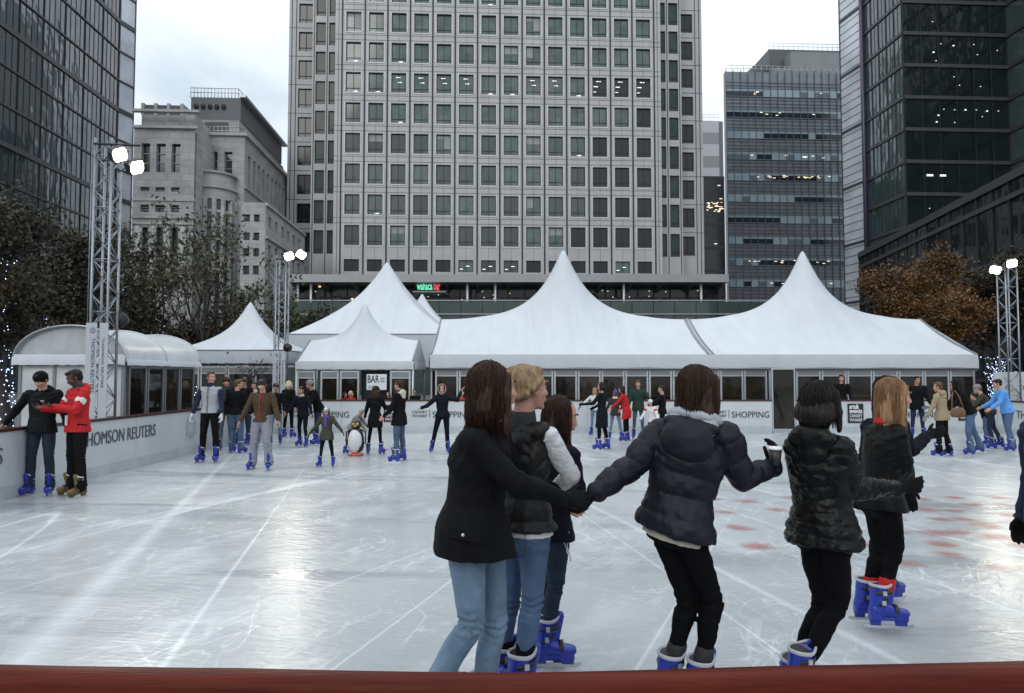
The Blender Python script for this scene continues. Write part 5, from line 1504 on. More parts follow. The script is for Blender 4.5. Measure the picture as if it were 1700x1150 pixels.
def person(label, J, near=False, skin=S_light, hair=H_dark, style='short', top=None, topkind='cloth', bulk=1.0, hem=.10, trou=None, fit=1.0, flare=0, troukind='jeans',
           boots='blue', glove=None, hat=None, hatmat=None, hood=None, collar=None, scarf=None, extra=None, sleeve=None, shirt=None, curl=28, hide_legs=False, group=None, thumb=None, shoulder=1.0, sock=None, arm=None, seed=1, hands=(True, True), flat=None):
    s = J['s']; fem = J['fem']
    org = Vector(((J['al'].x + J['ar'].x) / 2, (J['al'].y + J['ar'].y) / 2, 0))
    t = thing('person', label, 'person', org, group=group)
    tu = (J['neck'] - J['pel']).normalized(); tr_ = (J['sr'] - J['sl']); tr_ = (tr_ - tu * tr_.dot(tu)).normalized(); tf = tu.cross(tr_)
    pr = (J['hr'] - J['hl']); pr = (pr - tu * pr.dot(tu)).normalized(); pf = tu.cross(pr)
    hu, hf = J['hu'], J['hf']; hr_ = hf.cross(hu); HM = Matrix((hr_, hf, hu)).transposed(); hc = J['head']
    def hp(x, y, z): return hc + HM @ Vector((x, y, z)) * s
    TM = Matrix((tr_, tf, tu)).transposed(); pel, neck = J['pel'], J['neck']
    vb = .0055 if near else .0115
    # ---- body: one continuous mesh
    mb = MB()
    mb.ell(hp(0, -.012, .030), (.074 * s, .092 * s, .086 * s), HM, 18); mb.ell(hp(0, .022, -.012), (.062 * s, .066 * s, .088 * s), HM, 16)
    mb.ell(hp(0, .032, -.070), (.046 * s, .044 * s, .036 * s), HM, 12); mb.ell(hp(0, .066, -.092), (.020 * s, .017 * s, .016 * s), HM, 10)
    mb.cap(hp(0, .079, .012), hp(0, .0965 if fem else .100, -.026), .0075 * s, (.0105 if fem else .012) * s, 8)
    for q in (-1, 1):
        mb.ell(hp(q * .011, .087, -.030), (.009 * s, .010 * s, .008 * s), HM, 8)
        mb.ell(hp(q * .034, .058, -.022), (.026 * s, .022 * s, .024 * s), HM, 10); mb.ell(hp(q * .076, -.004, -.006), (.009 * s, .019 * s, .031 * s), HM, 10)
        mb.cap(hp(q * .012, .074 if fem else .078, .032), hp(q * .045, .061 if fem else .065, .032), .0100 * s, .0090 * s, 8)
    mb.ell(hp(0, .079, -.055), (.026 * s, .012 * s, .013 * s), HM, 10)
    mb.cap(hp(0, -.025, -.06), neck - tu * .03 * s, .050 * s, .058 * s, 12)
    mb.loft([(pel - tu * .08 * s, tr_ * .13 * s, tf * .085 * s), (pel + tu * .05 * s, tr_ * .125 * s, tf * .085 * s), (pel + tu * .2 * s, tr_ * .115 * s, tf * .08 * s), (pel + tu * .36 * s, tr_ * .13 * s, tf * .09 * s), (neck - tu * .05 * s, tr_ * .12 * s, tf * .06 * s)], 12)
    for k, q in (('l', -1), ('r', 1)):
        mb.cap(J['s' + k].lerp(J['e' + k], .08), J['e' + k], .034 * s, .032 * s, 8); mb.cap(J['e' + k], J['w' + k], .036 * s, .024 * s, 8)
        mb.cap(J['h' + k], J['k' + k], .062 * s, .034 * s, 8); mb.cap(J['k' + k], J['a' + k], .034 * s, .028 * s, 8)
    if not glove:
        for k, q in (('l', -1), ('r', 1)):
            d = (J['w' + k] - J['e' + k]).normalized(); sa = (thumb or {}).get(k) or (tf + Vector((0, 0, .3)))
            handprims(mb, J['w' + k] + d * .01 * s, d, sa, s, curl, mirror=-q)
    blob('body', mb, vb, [skin], t, smooth=3 if near else 2, origin=org)
    # ---- face details
    for q in (-1, 1):
        e = MB(); e.ell(hp(q * .030, .0675, .010), (.0135 * s, .0100 * s, .0080 * s), HM, 10, 0); e.ell(hp(q * .030, .0740, .010), (.0065 * s, .0046 * s, .0066 * s), HM, 8, 1)
        e.v = [(v[0] - org.x, v[1] - org.y, v[2]) for v in e.v]; e.build('eye', [M_eyew, M_iris], t)
        e = MB(); e.cap(hp(q * .014, .0905, .034), hp(q * .034, .083, .040), .0035 * s, .0038 * s, 6); e.cap(hp(q * .034, .083, .040), hp(q * .052, .066, .034), .0038 * s, .002 * s, 6)
        e.v = [(v[0] - org.x, v[1] - org.y, v[2]) for v in e.v]; e.build('eyebrow', hair if hair is not H_platin else H_mid, t)
    e = MB(); e.ell(hp(0, .088, -.0515), (.019 * s, .006 * s, .0042 * s), HM, 10); e.ell(hp(0, .087, -.059), (.017 * s, .006 * s, .0045 * s), HM, 10)
    e.v = [(v[0] - org.x, v[1] - org.y, v[2]) for v in e.v]; e.build('lips', M_lipd if skin is S_dark else M_lip, t)
    # ---- hair
    def strands(co, nr):
        q = (co - np.array(hc)) @ np.array(HM); th = np.arctan2(q[:, 0], q[:, 1]); n1 = vnoise(co, 5, seed); 
        return (.0018 * np.sin(th * 26 + n1 * 4) + .0012 * np.sin(th * 61 + n1 * 6) + .006 * n1 + .004 * vnoise(co * np.array([1, 1, .35]), 9, seed + 3)) * (1.0 if near else .8)
    vh = .006 if near else .010
    if style:
        mb = MB()
        mb.ell(hp(0, -.026, .038), (.083 * s, .098 * s, .088 * s), HM, 18)
        mb.ell(hp(0, -.055, -.01), (.070 * s, .058 * s, .068 * s), HM, 14)
        if style == 'short': 
            mb.ell(hp(0, .012, .088), (.060 * s, .062 * s, .034 * s), HM, 12); mb.ell(hp(0, .048, .098), (.042 * s, .032 * s, .022 * s), HM, 10)
            for q in (-1, 1): mb.cap(hp(q * .070, .022, .03), hp(q * .074, .012, -.012), .012 * s, .008 * s, 8)
        if style in ('long', 'vlong', 'bob', 'back', 'down'):
            Ld = {'long': .30, 'vlong': .38, 'bob': .16, 'back': .26, 'down': .22}[style]
            bk = -hf * .0; dn = Vector((0, 0, -1)) * .75 - hu * .25
            c0 = hp(0, -.045, .02); wd = .090 if style != 'bob' else .094
            secs = []
            for i in range(7):
                f_ = i / 6; c = c0 + dn * Ld * f_ * s - hf * (.028 * math.sin(math.pi * min(1, f_ * 1.1))) * s
                ww = wd * (1 + .10 * math.sin(math.pi * f_)) * (1 - .62 * max(0, f_ - .5) / .5); dd = (.066 if style != 'bob' else .080) * (1 - .45 * f_ * (1 if style != 'bob' else .3))
                secs.append((c, hr_ * ww * s, hf * dd * s))
            mb.loft(secs, 16)
            if style != 'back':
                for q in (-1, 1):
                    fr = .10 if style == 'bob' else Ld * .75
                    mb.cap(hp(q * .066, .030, .062), hp(q * .082, .022, -.03), .022 * s, .022 * s, 8); mb.cap(hp(q * .082, .022, -.03), hp(q * .082, .020, -.03) + dn * fr * s, .024 * s, .016 * s, 8)
        if style == 'tied':
            mb.ell(hp(0, -.112, -.005), (.036 * s, .038 * s, .055 * s), HM, 10); mb.ell(hp(0, .022, .086), (.055 * s, .050 * s, .034 * s), HM, 12); mb.ell(hp(0, -.085, .06), (.06 * s, .05 * s, .055 * s), HM, 12)
            for q in (-1, 1): mb.cap(hp(q * .070, .025, .045), hp(q * .080, -.02, .0), .018 * s, .022 * s, 8); mb.cap(hp(q * .06, -.05, -.03), hp(q * .03, -.10, -.05), .026 * s, .02 * s, 8)
        if style == 'pony': mb.ell(hp(0, -.115, .03), (.026 * s, .03 * s, .03 * s), HM, 10); mb.cap(hp(0, -.135, .01), hp(0, -.13, -.20), .030 * s, .014 * s, 10)
        blob('hair', mb, vh, [hair], t, smooth=3, disp=strands, origin=org)
        if near and hood not in ('up', 'furup') and not hat and style not in ('tied', 'short'):
            rg = random.Random(seed); LL = {'long': .26, 'vlong': .34, 'bob': .11, 'back': .2, 'down': .19}.get(style, 0.0); e = MB()
            for i in range(620):
                th = rg.uniform(.95, 5.33); pts_ = []; k_ = 1.02 + abs(rg.gauss(0, .035)); top_ = rg.uniform(.1, 1.2); wob = rg.uniform(-.25, .25)
                for j in range(7):
                    f_ = j / 6; 
                    if not LL and f_ > .7: break
                    ph = top_ + (1.62 - top_) * min(1, f_ * 1.6); a_ = th + wob * f_
                    x_, y_, z_ = math.sin(ph) * math.sin(a_) * .086 * k_, -.028 + math.sin(ph) * math.cos(a_) * .102 * k_, .036 + math.cos(ph) * .091 * k_
                    q_ = hp(x_, y_, z_)
                    if f_ > .55: q_ = q_ + (Vector((0, 0, -1)) * .8 - hu * .2) * LL * rg.uniform(.7, 1.4) * (f_ - .55) / .45 * s + Vector((rg.gauss(0, .004), rg.gauss(0, .004), 0))
                    pts_.append(q_)
                e.tube(pts_, [.0016 * s] * (len(pts_) - 1) + [.0006], 3)
            e.v = [(v[0] - org.x, v[1] - org.y, v[2]) for v in e.v]; link('loose_hair', e.mesh('loose_hair', [hair]), t)
    if hat == 'beanie' or hat == 'pom' or hat == 'striped':
        mb = MB(); mb.ell(hp(0, -.014, .045), (.090 * s, .106 * s, .092 * s), HM, 16); mb.loft([(hp(0, -.018, .030), (hr_ * .089) * s, (hf * .103 + hu * .018) * s), (hp(0, -.018, .062), hr_ * .091 * s, (hf * .104 + hu * .018) * s)], 18)
        if hat != 'beanie': mb.ell(hp(0, -.03, .158), (.034 * s, .034 * s, .032 * s), HM, 10)
        blob('hat', mb, vh, [hatmat or M_black], t, smooth=2, disp=lambda co, nr: .002 * vnoise(co, 30, 3), origin=org)
        if hat == 'striped':
            for k in range(3):
                z = .04 + .032 * k; rr_ = math.sqrt(max(0, 1 - ((z - .045) / .092) ** 2)); e = MB(); w1 = .093 * rr_ + .004; w2 = .109 * rr_ + .004
                e.loft([(hp(0, -.014, z - .006), hr_ * w1 * s, hf * w2 * s), (hp(0, -.014, z + .006), hr_ * w1 * s, hf * w2 * s)], 18); e.v = [(v[0] - org.x, v[1] - org.y, v[2]) for v in e.v]; e.build('hat_stripe', CL['navy'], t)
    if hat == 'cap':
        mb = MB(); mb.ell(hp(0, -.012, .05), (.086 * s, .102 * s, .082 * s), HM, 16); mb.loft([(hp(0, .05, .045), hr_ * .07 * s, hu * .006 * s), (hp(0, .15, .035), hr_ * .05 * s, hu * .006 * s)], 12)
        blob('hat', mb, vh, [hatmat or M_black], t, smooth=2, origin=org)
    if hood == 'up' or hood == 'furup':
        mb = MB(); mb.ell(hp(0, -.045, .015), (.112 * s, .118 * s, .128 * s), HM, 16); mb.ell(hp(0, -.05, -.09), (.115 * s, .105 * s, .07 * s), HM, 14)
        blob('hood', mb, vh, [top], t, smooth=3, origin=org)
        mb = MB(); ring = [hp(math.sin(a) * .100, .028 - .02 * math.cos(a), .005 + math.cos(a) * .122) for a in [2 * math.pi * i / 20 for i in range(21)]]
        for a, b in zip(ring[:-1], ring[1:]): mb.cap(a, b, .020 * s, .020 * s, 6)
        blob('hood_trim', mb, vh, [hatmat or CL['fur']], t, smooth=1, disp=lambda co, nr: .007 * vnoise(co, 34, 3), origin=org)
    if hood == 'down':
        mb = MB(); c = neck - tf * .075 * s + tu * .005 * s
        mb.ell(c, (.125 * s, .060 * s, .085 * s), TM, 14); mb.ell(c - tu * .07 * s - tf * .015 * s, (.09 * s, .045 * s, .075 * s), TM, 12)
        for q in (-1, 1): mb.cap(c + tr_ * q * .09 * s, neck + tf * .045 * s + tr_ * q * .065 * s + tu * .0 * s, .040 * s, .024 * s, 8)
        blob('hood', mb, .008 if near else .014, [hatmat or top], t, smooth=3, disp=lambda co, nr: .006 * vnoise(co, 6, 3), origin=org)
    # ---- top
    b_ = bulk; sw = shoulder
    mb = MB(); wch = (.150 if fem else .168) * sw; wsh = (.160 if fem else .185) * sw; wst = .128 if fem else .148; whp = .158 if fem else .155
    km = (J['kl'] + J['kr']) / 2; pm = (J['hl'] + J['hr']) / 2
    secs = [(neck + tu * .012 * s, tr_ * .058 * s, tf * .056 * s), (neck - tu * .025 * s, tr_ * .105 * s * sw, tf * .072 * s * b_), (neck - tu * .075 * s, tr_ * wsh * s, tf * .092 * s * b_),
            (neck - tu * .16 * s, tr_ * wch * b_ * s, tf * .112 * s * b_ + tf * 0), (pel + tu * .22 * s, tr_ * (wch * .4 + wst * .6) * b_ * s, tf * .104 * s * b_), (pel + tu * .12 * s, tr_ * wst * b_ * s, tf * .102 * s * b_),
            (pel + tu * .0 * s, pr * whp * 1.06 * max(b_, 1.06) * s, pf * .128 * s * max(b_, 1.06))]
    if hem > 0:
        ax = (km - pm); ax = ax.normalized() if ax.length > 1e-3 else -tu
        n = max(1, int(hem / .1 + .5))
        for i in range(1, n + 1):
            h_ = hem * i / n; a = min(1, h_ / .25); dn = (-tu * (1 - a) + ax * a).normalized()
            c = pm - tu * .0 + dn * h_ * s + Vector((0, 0, .03 * s)); wv = 1 + .12 * h_ / .4 + (flat or 0) * h_
            secs.append((c, pr * whp * 1.12 * max(b_, 1.06) * wv * s, pf * .136 * max(b_, 1.06) * wv * s))
    elif hem < 0: secs = secs[:-1] + [(pel - tu * hem * s * -1 + tu * (-hem) * 2 * s, pr * wst * 1.02 * b_ * s, pf * .106 * s * b_)] if False else secs[:-1]
    mb.loft(secs, 20)
    if fem: 
        for q in (-1, 1): mb.ell(neck - tu * .175 * s + tf * .065 * s * b_ + tr_ * q * .06 * s, (.062 * s, .05 * s, .06 * s), TM, 10)
    segs = [(np.array(pel - tu * .4), np.array(neck))]
    sl_mb = MB() if sleeve else mb
    for k, q in (('l', -1), ('r', 1)):
        S_, E_, W_ = J['s' + k], J['e' + k], J['w' + k]; bb = b_ if not sleeve else 1.0
        bb = bb ** 1.3 if arm is None else arm
        inner = S_ - tr_ * q * .03 * s
        if sleeve: mb.cap(inner + tr_ * -q * .03 * s - tu * .02 * s, inner + tr_ * q * .008 * s - tu * .012 * s, .060 * s, .058 * s, 10)
        sl_mb.cap(inner if not sleeve else S_.lerp(E_, .1), S_ if not sleeve else S_.lerp(E_, .15), (.062 if not sleeve else .054) * s * bb, (.062 if not sleeve else .054) * s * bb, 12); sl_mb.cap(S_ if not sleeve else S_.lerp(E_, .15), S_ + (E_ - S_) * .25, (.062 if not sleeve else .056) * s * bb, .058 * s * bb, 12); sl_mb.cap(S_ + (E_ - S_) * .25, E_, .058 * s * bb, .050 * s * bb, 12); sl_mb.cap(E_, W_ - (W_ - E_) * .04, .050 * s * bb, .038 * s * bb, 12)
        segs.append((np.array(S_), np.array(E_))); segs.append((np.array(E_), np.array(W_)))
    amp = 1.0 if near else .8
    blob({'puffer': 'padded_jacket', 'smallpuffer': 'padded_jacket'}.get(topkind, 'coat' if hem > .25 else 'jacket'), mb, .0085 if near else .014, [top], t, smooth=3 if near else 2, disp=segdisp(segs, topkind, s, seed, amp), origin=org)
    if sleeve: blob('sleeves', sl_mb, .0085 if near else .014, [sleeve], t, smooth=3, disp=segdisp(segs[1:], 'cloth', s, seed + 2, amp * .8), origin=org)
    if collar:
        mb = MB(); mb.loft([(neck - tu * .03 * s, tr_ * .082 * s, tf * .076 * s), (neck + tu * .02 * s, tr_ * .076 * s, tf * .074 * s), (neck + tu * .062 * s, tr_ * .068 * s, tf * .070 * s + tu * .005)], 16)
        blob('collar', mb, .008 if near else .013, [collar], t, smooth=2, origin=org)
    if scarf:
        mb = MB()
        for i in range(3):
            rad = (.088 - .008 * i) * s; ring = [neck + tu * (-.012 + .03 * i) * s + tr_ * math.sin(a) * rad + tf * math.cos(a) * rad for a in [2 * math.pi * j / 14 for j in range(15)]]
            for a, b in zip(ring[:-1], ring[1:]): mb.cap(a, b, .026 * s, .026 * s, 8)
        mb.cap(neck + tf * .10 * s - tu * .02 * s, neck + tf * .14 * s - tu * .28 * s, .036 * s, .04 * s, 8)
        blob('scarf', mb, .008 if near else .013, [scarf], t, smooth=2, disp=lambda co, nr: .006 * vnoise(co, 10, 4), origin=org)
    if shirt:
        mb = MB(); c = pel - tu * (hem * .8 - .04) * s if hem > 0 else pel
        mb.loft([(pel + tu * .05 * s, pr * .140 * s, pf * .110 * s), (pm + Vector((0, 0, .03)) - tu * (hem + .035) * s, pr * .170 * s, pf * .128 * s)], 20)
        blob('shirt', mb, .0085 if near else .014, [shirt], t, smooth=2, disp=lambda co, nr: .004 * vnoise(co, 8, 6), origin=org)
    # ---- trousers
    mb = MB(); f_ = fit
    mb.loft([(pel + tu * .09 * s, pr * .122 * s, pf * .092 * s), (pel + tu * .02 * s, pr * .145 * s, pf * .104 * s), (pel - tu * .05 * s, pr * .156 * s, pf * .108 * s), (pm - Vector((0, 0, .09 * s)), pr * .150 * s, pf * .10 * s)], 16)
    segs = []
    for k, q in (('l', -1), ('r', 1)):
        Hp, K, A = J['h' + k], J['k' + k], J['a' + k]; kd = (K - Hp).normalized()
        mb.ell(pel - pf * .038 * s + pr * q * .066 * s - tu * .05 * s, (.074 * s, .066 * s, .08 * s), TM, 12)
        sh = (K - A).normalized(); E_ = A + sh * (.10 if not flare else -.01) * s
        mb.cap(Hp - kd * .02 * s, Hp.lerp(K, .5), .086 * s * f_, .074 * s * f_, 12); mb.cap(Hp.lerp(K, .5), K, .074 * s * f_, .057 * s * f_, 12)
        back = (pf * -1); mid = K.lerp(E_, .35) + back * .010 * s
        mb.cap(K, mid, .057 * s * f_, .056 * s * f_, 12); mb.cap(mid, E_, .056 * s * f_, (.042 * f_ + .030 * flare) * s, 12)
        segs.append((np.array(Hp), np.array(K))); segs.append((np.array(K), np.array(A)))
    blob('trousers', mb, .0085 if near else .0135, [trou], t, smooth=3 if near else 2, disp=segdisp(segs, troukind, s, seed + 4, amp), origin=org)
    if sock:
        for k in 'lr':
            sh = (J['k' + k] - J['a' + k]).normalized(); mb = MB(); mb.cap(J['a' + k] + sh * .03 * s, J['a' + k] + sh * .17 * s, .046 * s, .048 * s, 12)
            blob('sock', mb, .008, [sock], t, smooth=2, disp=lambda co, nr: .003 * vnoise(co, 14, 4), origin=org)
    for k in 'lr':
        fd = J['f' + k]; sh = J.get('shin' + k) or (J['k' + k] - J['a' + k]).normalized()
        skate(t, org, J['a' + k], fd, Vector((0, 0, 1)) * .75 + sh * .25 if not J.get('tilt' + k) else J['tilt' + k], s if s > .9 else s * 1.02, boots)
    if glove:
        for k, q in (('l', -1), ('r', 1)):
            d = J.get('hd' + k) or (J['w' + k] - J['e' + k]).normalized(); sa = (thumb or {}).get(k) or (tf + Vector((0, 0, .3))); mb = MB()
            handprims(mb, J['w' + k] + d * .005 * s, d, sa, s * 1.06, curl, mirror=-q, r=.0105)
            w0 = J['w' + k]; dd = (J['w' + k] - J['e' + k]).normalized(); mb.cap(w0 - dd * .035 * s, w0 + dd * .02 * s, .034 * s, .030 * s, 10)
            blob('glove', mb, .0055 if near else .009, [glove], t, smooth=2, origin=org)
    if extra: extra(t, org, J, dict(tu=tu, tr=tr_, tf=tf, pr=pr, pf=pf, hp=hp, HM=HM, TM=TM, s=s, neck=neck, pel=pel))
    return t

CL = {}
def cm(n, c, **k): CL[n] = clothmat('cloth_' + n, c, **k)
cm('black', (.0055, .0055, .0065), spec=.12); cm('blackblue', (.007, .008, .014), spec=.12); cm('navy', (.012, .018, .045)); cm('charcoal', (.030, .031, .033)); cm('white', (.62, .62, .63)); cm('cream', (.50, .47, .38))
cm('red', (.42, .012, .016)); cm('darkred', (.16, .012, .02)); cm('brown', (.060, .036, .018)); cm('olive', (.040, .042, .026)); cm('greyjog', (.22, .235, .28)); cm('tan', (.30, .235, .15)); cm('green', (.012, .035, .026))
cm('denim', (.060, .095, .16), bump=.3, var=.35, vs=5); cm('denimlight', (.135, .20, .28), bump=.3, var=.38, vs=4.5); cm('denimmid', (.070, .115, .205), bump=.3, var=.35, vs=5); cm('denimdark', (.016, .026, .048), bump=.3, var=.3); cm('denimgrey', (.10, .12, .14), bump=.3, var=.3)
cm('skyblue', (.10, .30, .68)); cm('grey', (.20, .20, .21)); cm('greylight', (.33, .35, .39)); cm('purple', (.10, .05, .28)); cm('fur', (.26, .20, .15)); cm('knit', (.025, .018, .035))
cm('legging', (.004, .004, .005), rough=.8, bump=.08, spec=.08); cm('maroon', (.065, .010, .018), bump=.6, bs=60)
CL['shiny'] = mat('nylon_black', (.0045, .005, .0055), .34, 0, .16, var=.15, vscale=7, bump=.25, bscale=22)
CL['nylon'] = mat('nylon_navy', (.007, .008, .014), .55, 0, .25, var=.15, vscale=6, bump=.2, bscale=30)
CL['vest'] = mat('vest_black', (.009, .009, .0095), .5, 0, .25, var=.15, vscale=6, bump=.2, bscale=30)
CL['leather'] = mat('leather_black', (.005, .0055, .006), .45, 0, .12, var=.15, vscale=8, bump=.3, bscale=40)
cm('whitejumper', (.55, .57, .58), bump=.35, bs=60)
def part(mb, name, m, t, org, sub=None):
    mb.v = [(v[0] - org.x, v[1] - org.y, v[2]) for v in mb.v]; return mb.build(name, m, sub or t)
# ================================================================== the five nearest skaters and those beside them
def V3(*a): return Vector(a)
def nearJ(Y, s, pts, hf, hu=(0, 0, 1), fem=True, fl=None, fr=None, **kw):
    J = {'s': s, 'fem': fem}
    for k, (px, py, dY) in pts.items(): J[k] = P(px, py, Y + dY)
    hf = Vector(hf).normalized(); hu = Vector(hu).normalized(); hf = (hf - hu * hf.dot(hu)).normalized(); J['hf'], J['hu'] = hf, hu
    [J.setdefault('tilt' + k, (J['k' + k] - J['a' + k]).normalized() * .75 + Vector((0, 0, .25))) for k in 'lr']; J['fl'], J['fr'] = Vector(fl or hf).normalized(), Vector(fr or fl or hf).normalized(); J.update(kw)
    return J
# 1: black coat, light jeans
J1 = nearJ(3.10, 1.03, dict(head=(823, 646, .0), neck=(803, 704, 0), pel=(786, 876, 0), sr=(782, 734, -.15), sl=(826, 728, .15), er=(856, 802, -.16), wr=(938, 828, .0), el=(862, 790, .30), wl=(895, 800, .42),
     hr=(772, 890, -.085), hl=(806, 890, .085), kr=(784, 1036, -.05), kl=(822, 1034, .09), ar=(712, 1158, -.06), al=(800, 1170, .10)), (.93, .36, -.05), fl=(1, .15, 0), fr=(.78, .12, -.58), hdr=V3(.88, .30, -.1))
def coat1(t, org, J, q):
    s = q['s']; c = q['pel'] + q['tr'] * .207 * s + q['tf'] * .05 * s
    mb = MB(); mb.obox(c - q['tf'] * .075 + q['tr'] * .004, q['tf'] * .15, q['tr'] * .014, q['tu'] * .045); part(mb, 'pocket_flap', CL['black'], t, org)
    mb = MB(); mb.ell(c + q['tr'] * .02 + q['tu'] * .02, (.008,) * 3, n=8); part(mb, 'button', M_buckle, t, org)
person('woman in long black coat and light blue jeans, first in the hand holding line', J1, True, S_pink, H_brown, 'down', CL['black'], 'cloth', 1.24, .10, CL['denimlight'], 1.04, glove=CL['black'], collar=CL['black'], flare=.45, arm=1.06, extra=coat1, curl=40, seed=1, thumb={'r': V3(0, .3, 1)}, flat=.05)
# 2: padded vest, white sleeves, blonde tied hair
J2 = nearJ(3.45, 1.035, dict(head=(879, 645, 0), neck=(866, 702, 0), pel=(866, 868, 0), sr=(905, 716, -.10), sl=(826, 716, .10), er=(949, 790, .0), wr=(925, 808, .20), el=(815, 795, .15), wl=(850, 812, .32),
     hr=(887, 878, -.045), hl=(849, 878, .045), kr=(884, 1000, -.02), kl=(845, 1000, .08), ar=(864, 1128, -.03), al=(832, 1112, .12)), (.90, .42, -.04), fl=(.85, .35, 0))
def vest2(t, org, J, q):
    s = q['s']; pf, pr, tu = q['pf'], q['pr'], q['tu']; c = q['pel'] - pf * .142 * s + pr * .075 * s - tu * .06 * s
    mb = MB(); n = (-pf).normalized()
    for a, b in (((-.055, .05), (.055, .05)), ((-.055, .05), (-.05, -.05)), ((.055, .05), (.05, -.05)), ((-.05, -.05), (0, -.07)), ((.05, -.05), (0, -.07))):
        mb.tube([c + pr * a[0] + tu * a[1], c + pr * b[0] + tu * b[1]], .0025, 4)
    part(mb, 'pocket_stitching', CL['denimdark'], t, org)
person('tall woman in black padded vest with white sleeves and tied back blonde hair', J2, True, S_pink, H_blond, 'tied', CL['vest'], 'puffer', 1.05, .015, CL['denimmid'], .95, sleeve=CL['whitejumper'], collar=CL['charcoal'], shirt=CL['white'], sock=CL['black'], extra=vest2, seed=2)
# 3: dark hair, maroon scarf
J3 = nearJ(3.93, .94, dict(head=(934, 692, 0), neck=(922, 742, 0), pel=(912, 868, 0), sr=(945, 755, -.12), sl=(898, 755, .12), er=(958, 812, -.12), wr=(962, 838, .06), el=(905, 815, .2), wl=(935, 835, .25),
     hr=(925, 882, -.06), hl=(903, 882, .06), kr=(922, 972, -.04), kl=(905, 975, .08), ar=(908, 1063, -.05), al=(897, 1070, .14)), (.90, .0, -.38), (.25, .05, .97), fl=(1, .12, 0), fr=(1, -.05, 0))
def cords(t, org, J, q):
    for dx, L in ((0, .10), (.018, .14)):
        a = q['pel'] + Vector((.085 + dx, -.13, -.02)); mb = MB(); mb.tube([a, a + Vector((-.01, 0, -L * .6)), a + Vector((.008, 0, -L))], .003, 5); mb.cap(a + Vector((.008, 0, -L)), a + Vector((.010, 0, -L - .02)), .005, .005, 6); part(mb, 'drawstring', CL['white'], t, org)
person('shorter dark haired woman with maroon scarf looking down behind the padded vest', J3, True, S_pink, H_brown, 'back', CL['blackblue'], 'cloth', 1.04, .06, CL['denimdark'], .98, scarf=CL['maroon'], extra=cords, seed=3)
# 4: navy padded jacket, back turned, holding a cup
J4 = nearJ(3.45, 1.03, dict(head=(1160, 648, 0), neck=(1153, 706, 0), pel=(1122, 862, 0), sl=(1096, 722, .08), sr=(1205, 727, -.06), el=(1046, 775, .02), wl=(988, 818, -.10), er=(1232, 792, -.02), wr=(1283, 776, .12),
     hl=(1102, 874, .07), hr=(1140, 878, -.05), kl=(1144, 998, .03), kr=(1184, 1000, -.02), al=(1110, 1126, .02), ar=(1160, 1138, -.03)), (.62, .78, 0), fl=(.75, .5, 0), hdl=V3(-.55, -.25, -.7), hdr=V3(.3, .25, .9))
def jack4(t, org, J, q):
    s = q['s']; c = q['neck'] - q['tf'] * .12 * s + q['tu'] * 0.0
    tf, tr, tu = q['tf'], q['tr'], q['tu']
    mb = MB(); mb.ell(c - tu * .075 * s - tf * .01 * s, (.135 * s, .045 * s, .105 * s), q['TM'], 14); mb.ell(c - tu * .0 * s + tf * .03, (.145 * s, .06 * s, .05 * s), q['TM'], 14)
    m2 = MB(); nk = q['neck'] + tu * .035 * s; ring = [nk + tr * math.sin(a) * .105 * s + tf * math.cos(a) * .085 * s - tf * .02 + tu * (-.02 * math.cos(a)) for a in [2 * math.pi * j / 16 for j in range(17)]]
    for a_, b2 in zip(ring[:-1], ring[1:]): m2.cap(a_, b2, .036 * s, .036 * s, 8)
    blob('inner_hood', m2, .008, [CL['greylight']], t, smooth=2, disp=lambda co, nr: .006 * vnoise(co, 9, 8), origin=org)
    blob('hood', mb, .008, [CL['nylon']], t, smooth=3, disp=lambda co, nr: .007 * vnoise(co, 5, 3), origin=org)
    mb = MB()
    for k in 'lr':
        w = J['w' + k]; d = (w - J['e' + k]).normalized(); mb.cap(w - d * .03, w - d * .012, .043, .041, 12)
    blob("cuffs", mb, .008, [CL['greylight']], t, smooth=1, origin=org)
person('woman in navy padded jacket seen from behind, holding a cup in her raised hand', J4, True, S_light, H_brown, 'long', CL['nylon'], 'puffer', 1.24, .05, CL['legging'], .92, troukind='cloth', glove=CL['black'], hood='down', hatmat=CL['greylight'], shirt=CL['cream'], sock=CL['charcoal'], extra=jack4, curl=38, seed=4, thumb={'l': V3(.2, -.6, .6), 'r': V3(-.6, -.5, .2)}, flat=.25, hem2=None) if False else \
person('woman in navy padded jacket seen from behind, holding a cup in her raised hand', J4, True, S_light, H_brown, 'long', CL['nylon'], 'puffer', 1.24, .05, CL['legging'], .92, troukind='cloth', glove=CL['black'], hood='down', hatmat=CL['greylight'], shirt=CL['cream'], sock=CL['charcoal'], extra=jack4, curl=38, seed=4, thumb={'l': V3(.2, -.6, .6), 'r': V3(-.6, -.5, .2)}, flat=.25)
cpos = P(1287, 757, 3.50)
t = thing('paper_cup', 'small takeaway cup with dark lid in the raised hand of the padded jacket woman', 'cup', cpos)
mb = MB(); mb.loft([((0, 0, -.05), (.024, 0, 0), (0, .024, 0)), ((0, 0, .035), (.034, 0, 0), (0, .034, 0))], 18); mb.build('cup_body', mat('cup_paper', (.03, .026, .026), .5), t)
mb = MB(); mb.loft([((0, 0, .035), (.037, 0, 0), (0, .037, 0)), ((0, 0, .041), (.037, 0, 0), (0, .037, 0)), ((0, 0, .05), (.030, 0, 0), (0, .030, 0))], 18); mb.build('lid', M_txtw, t)
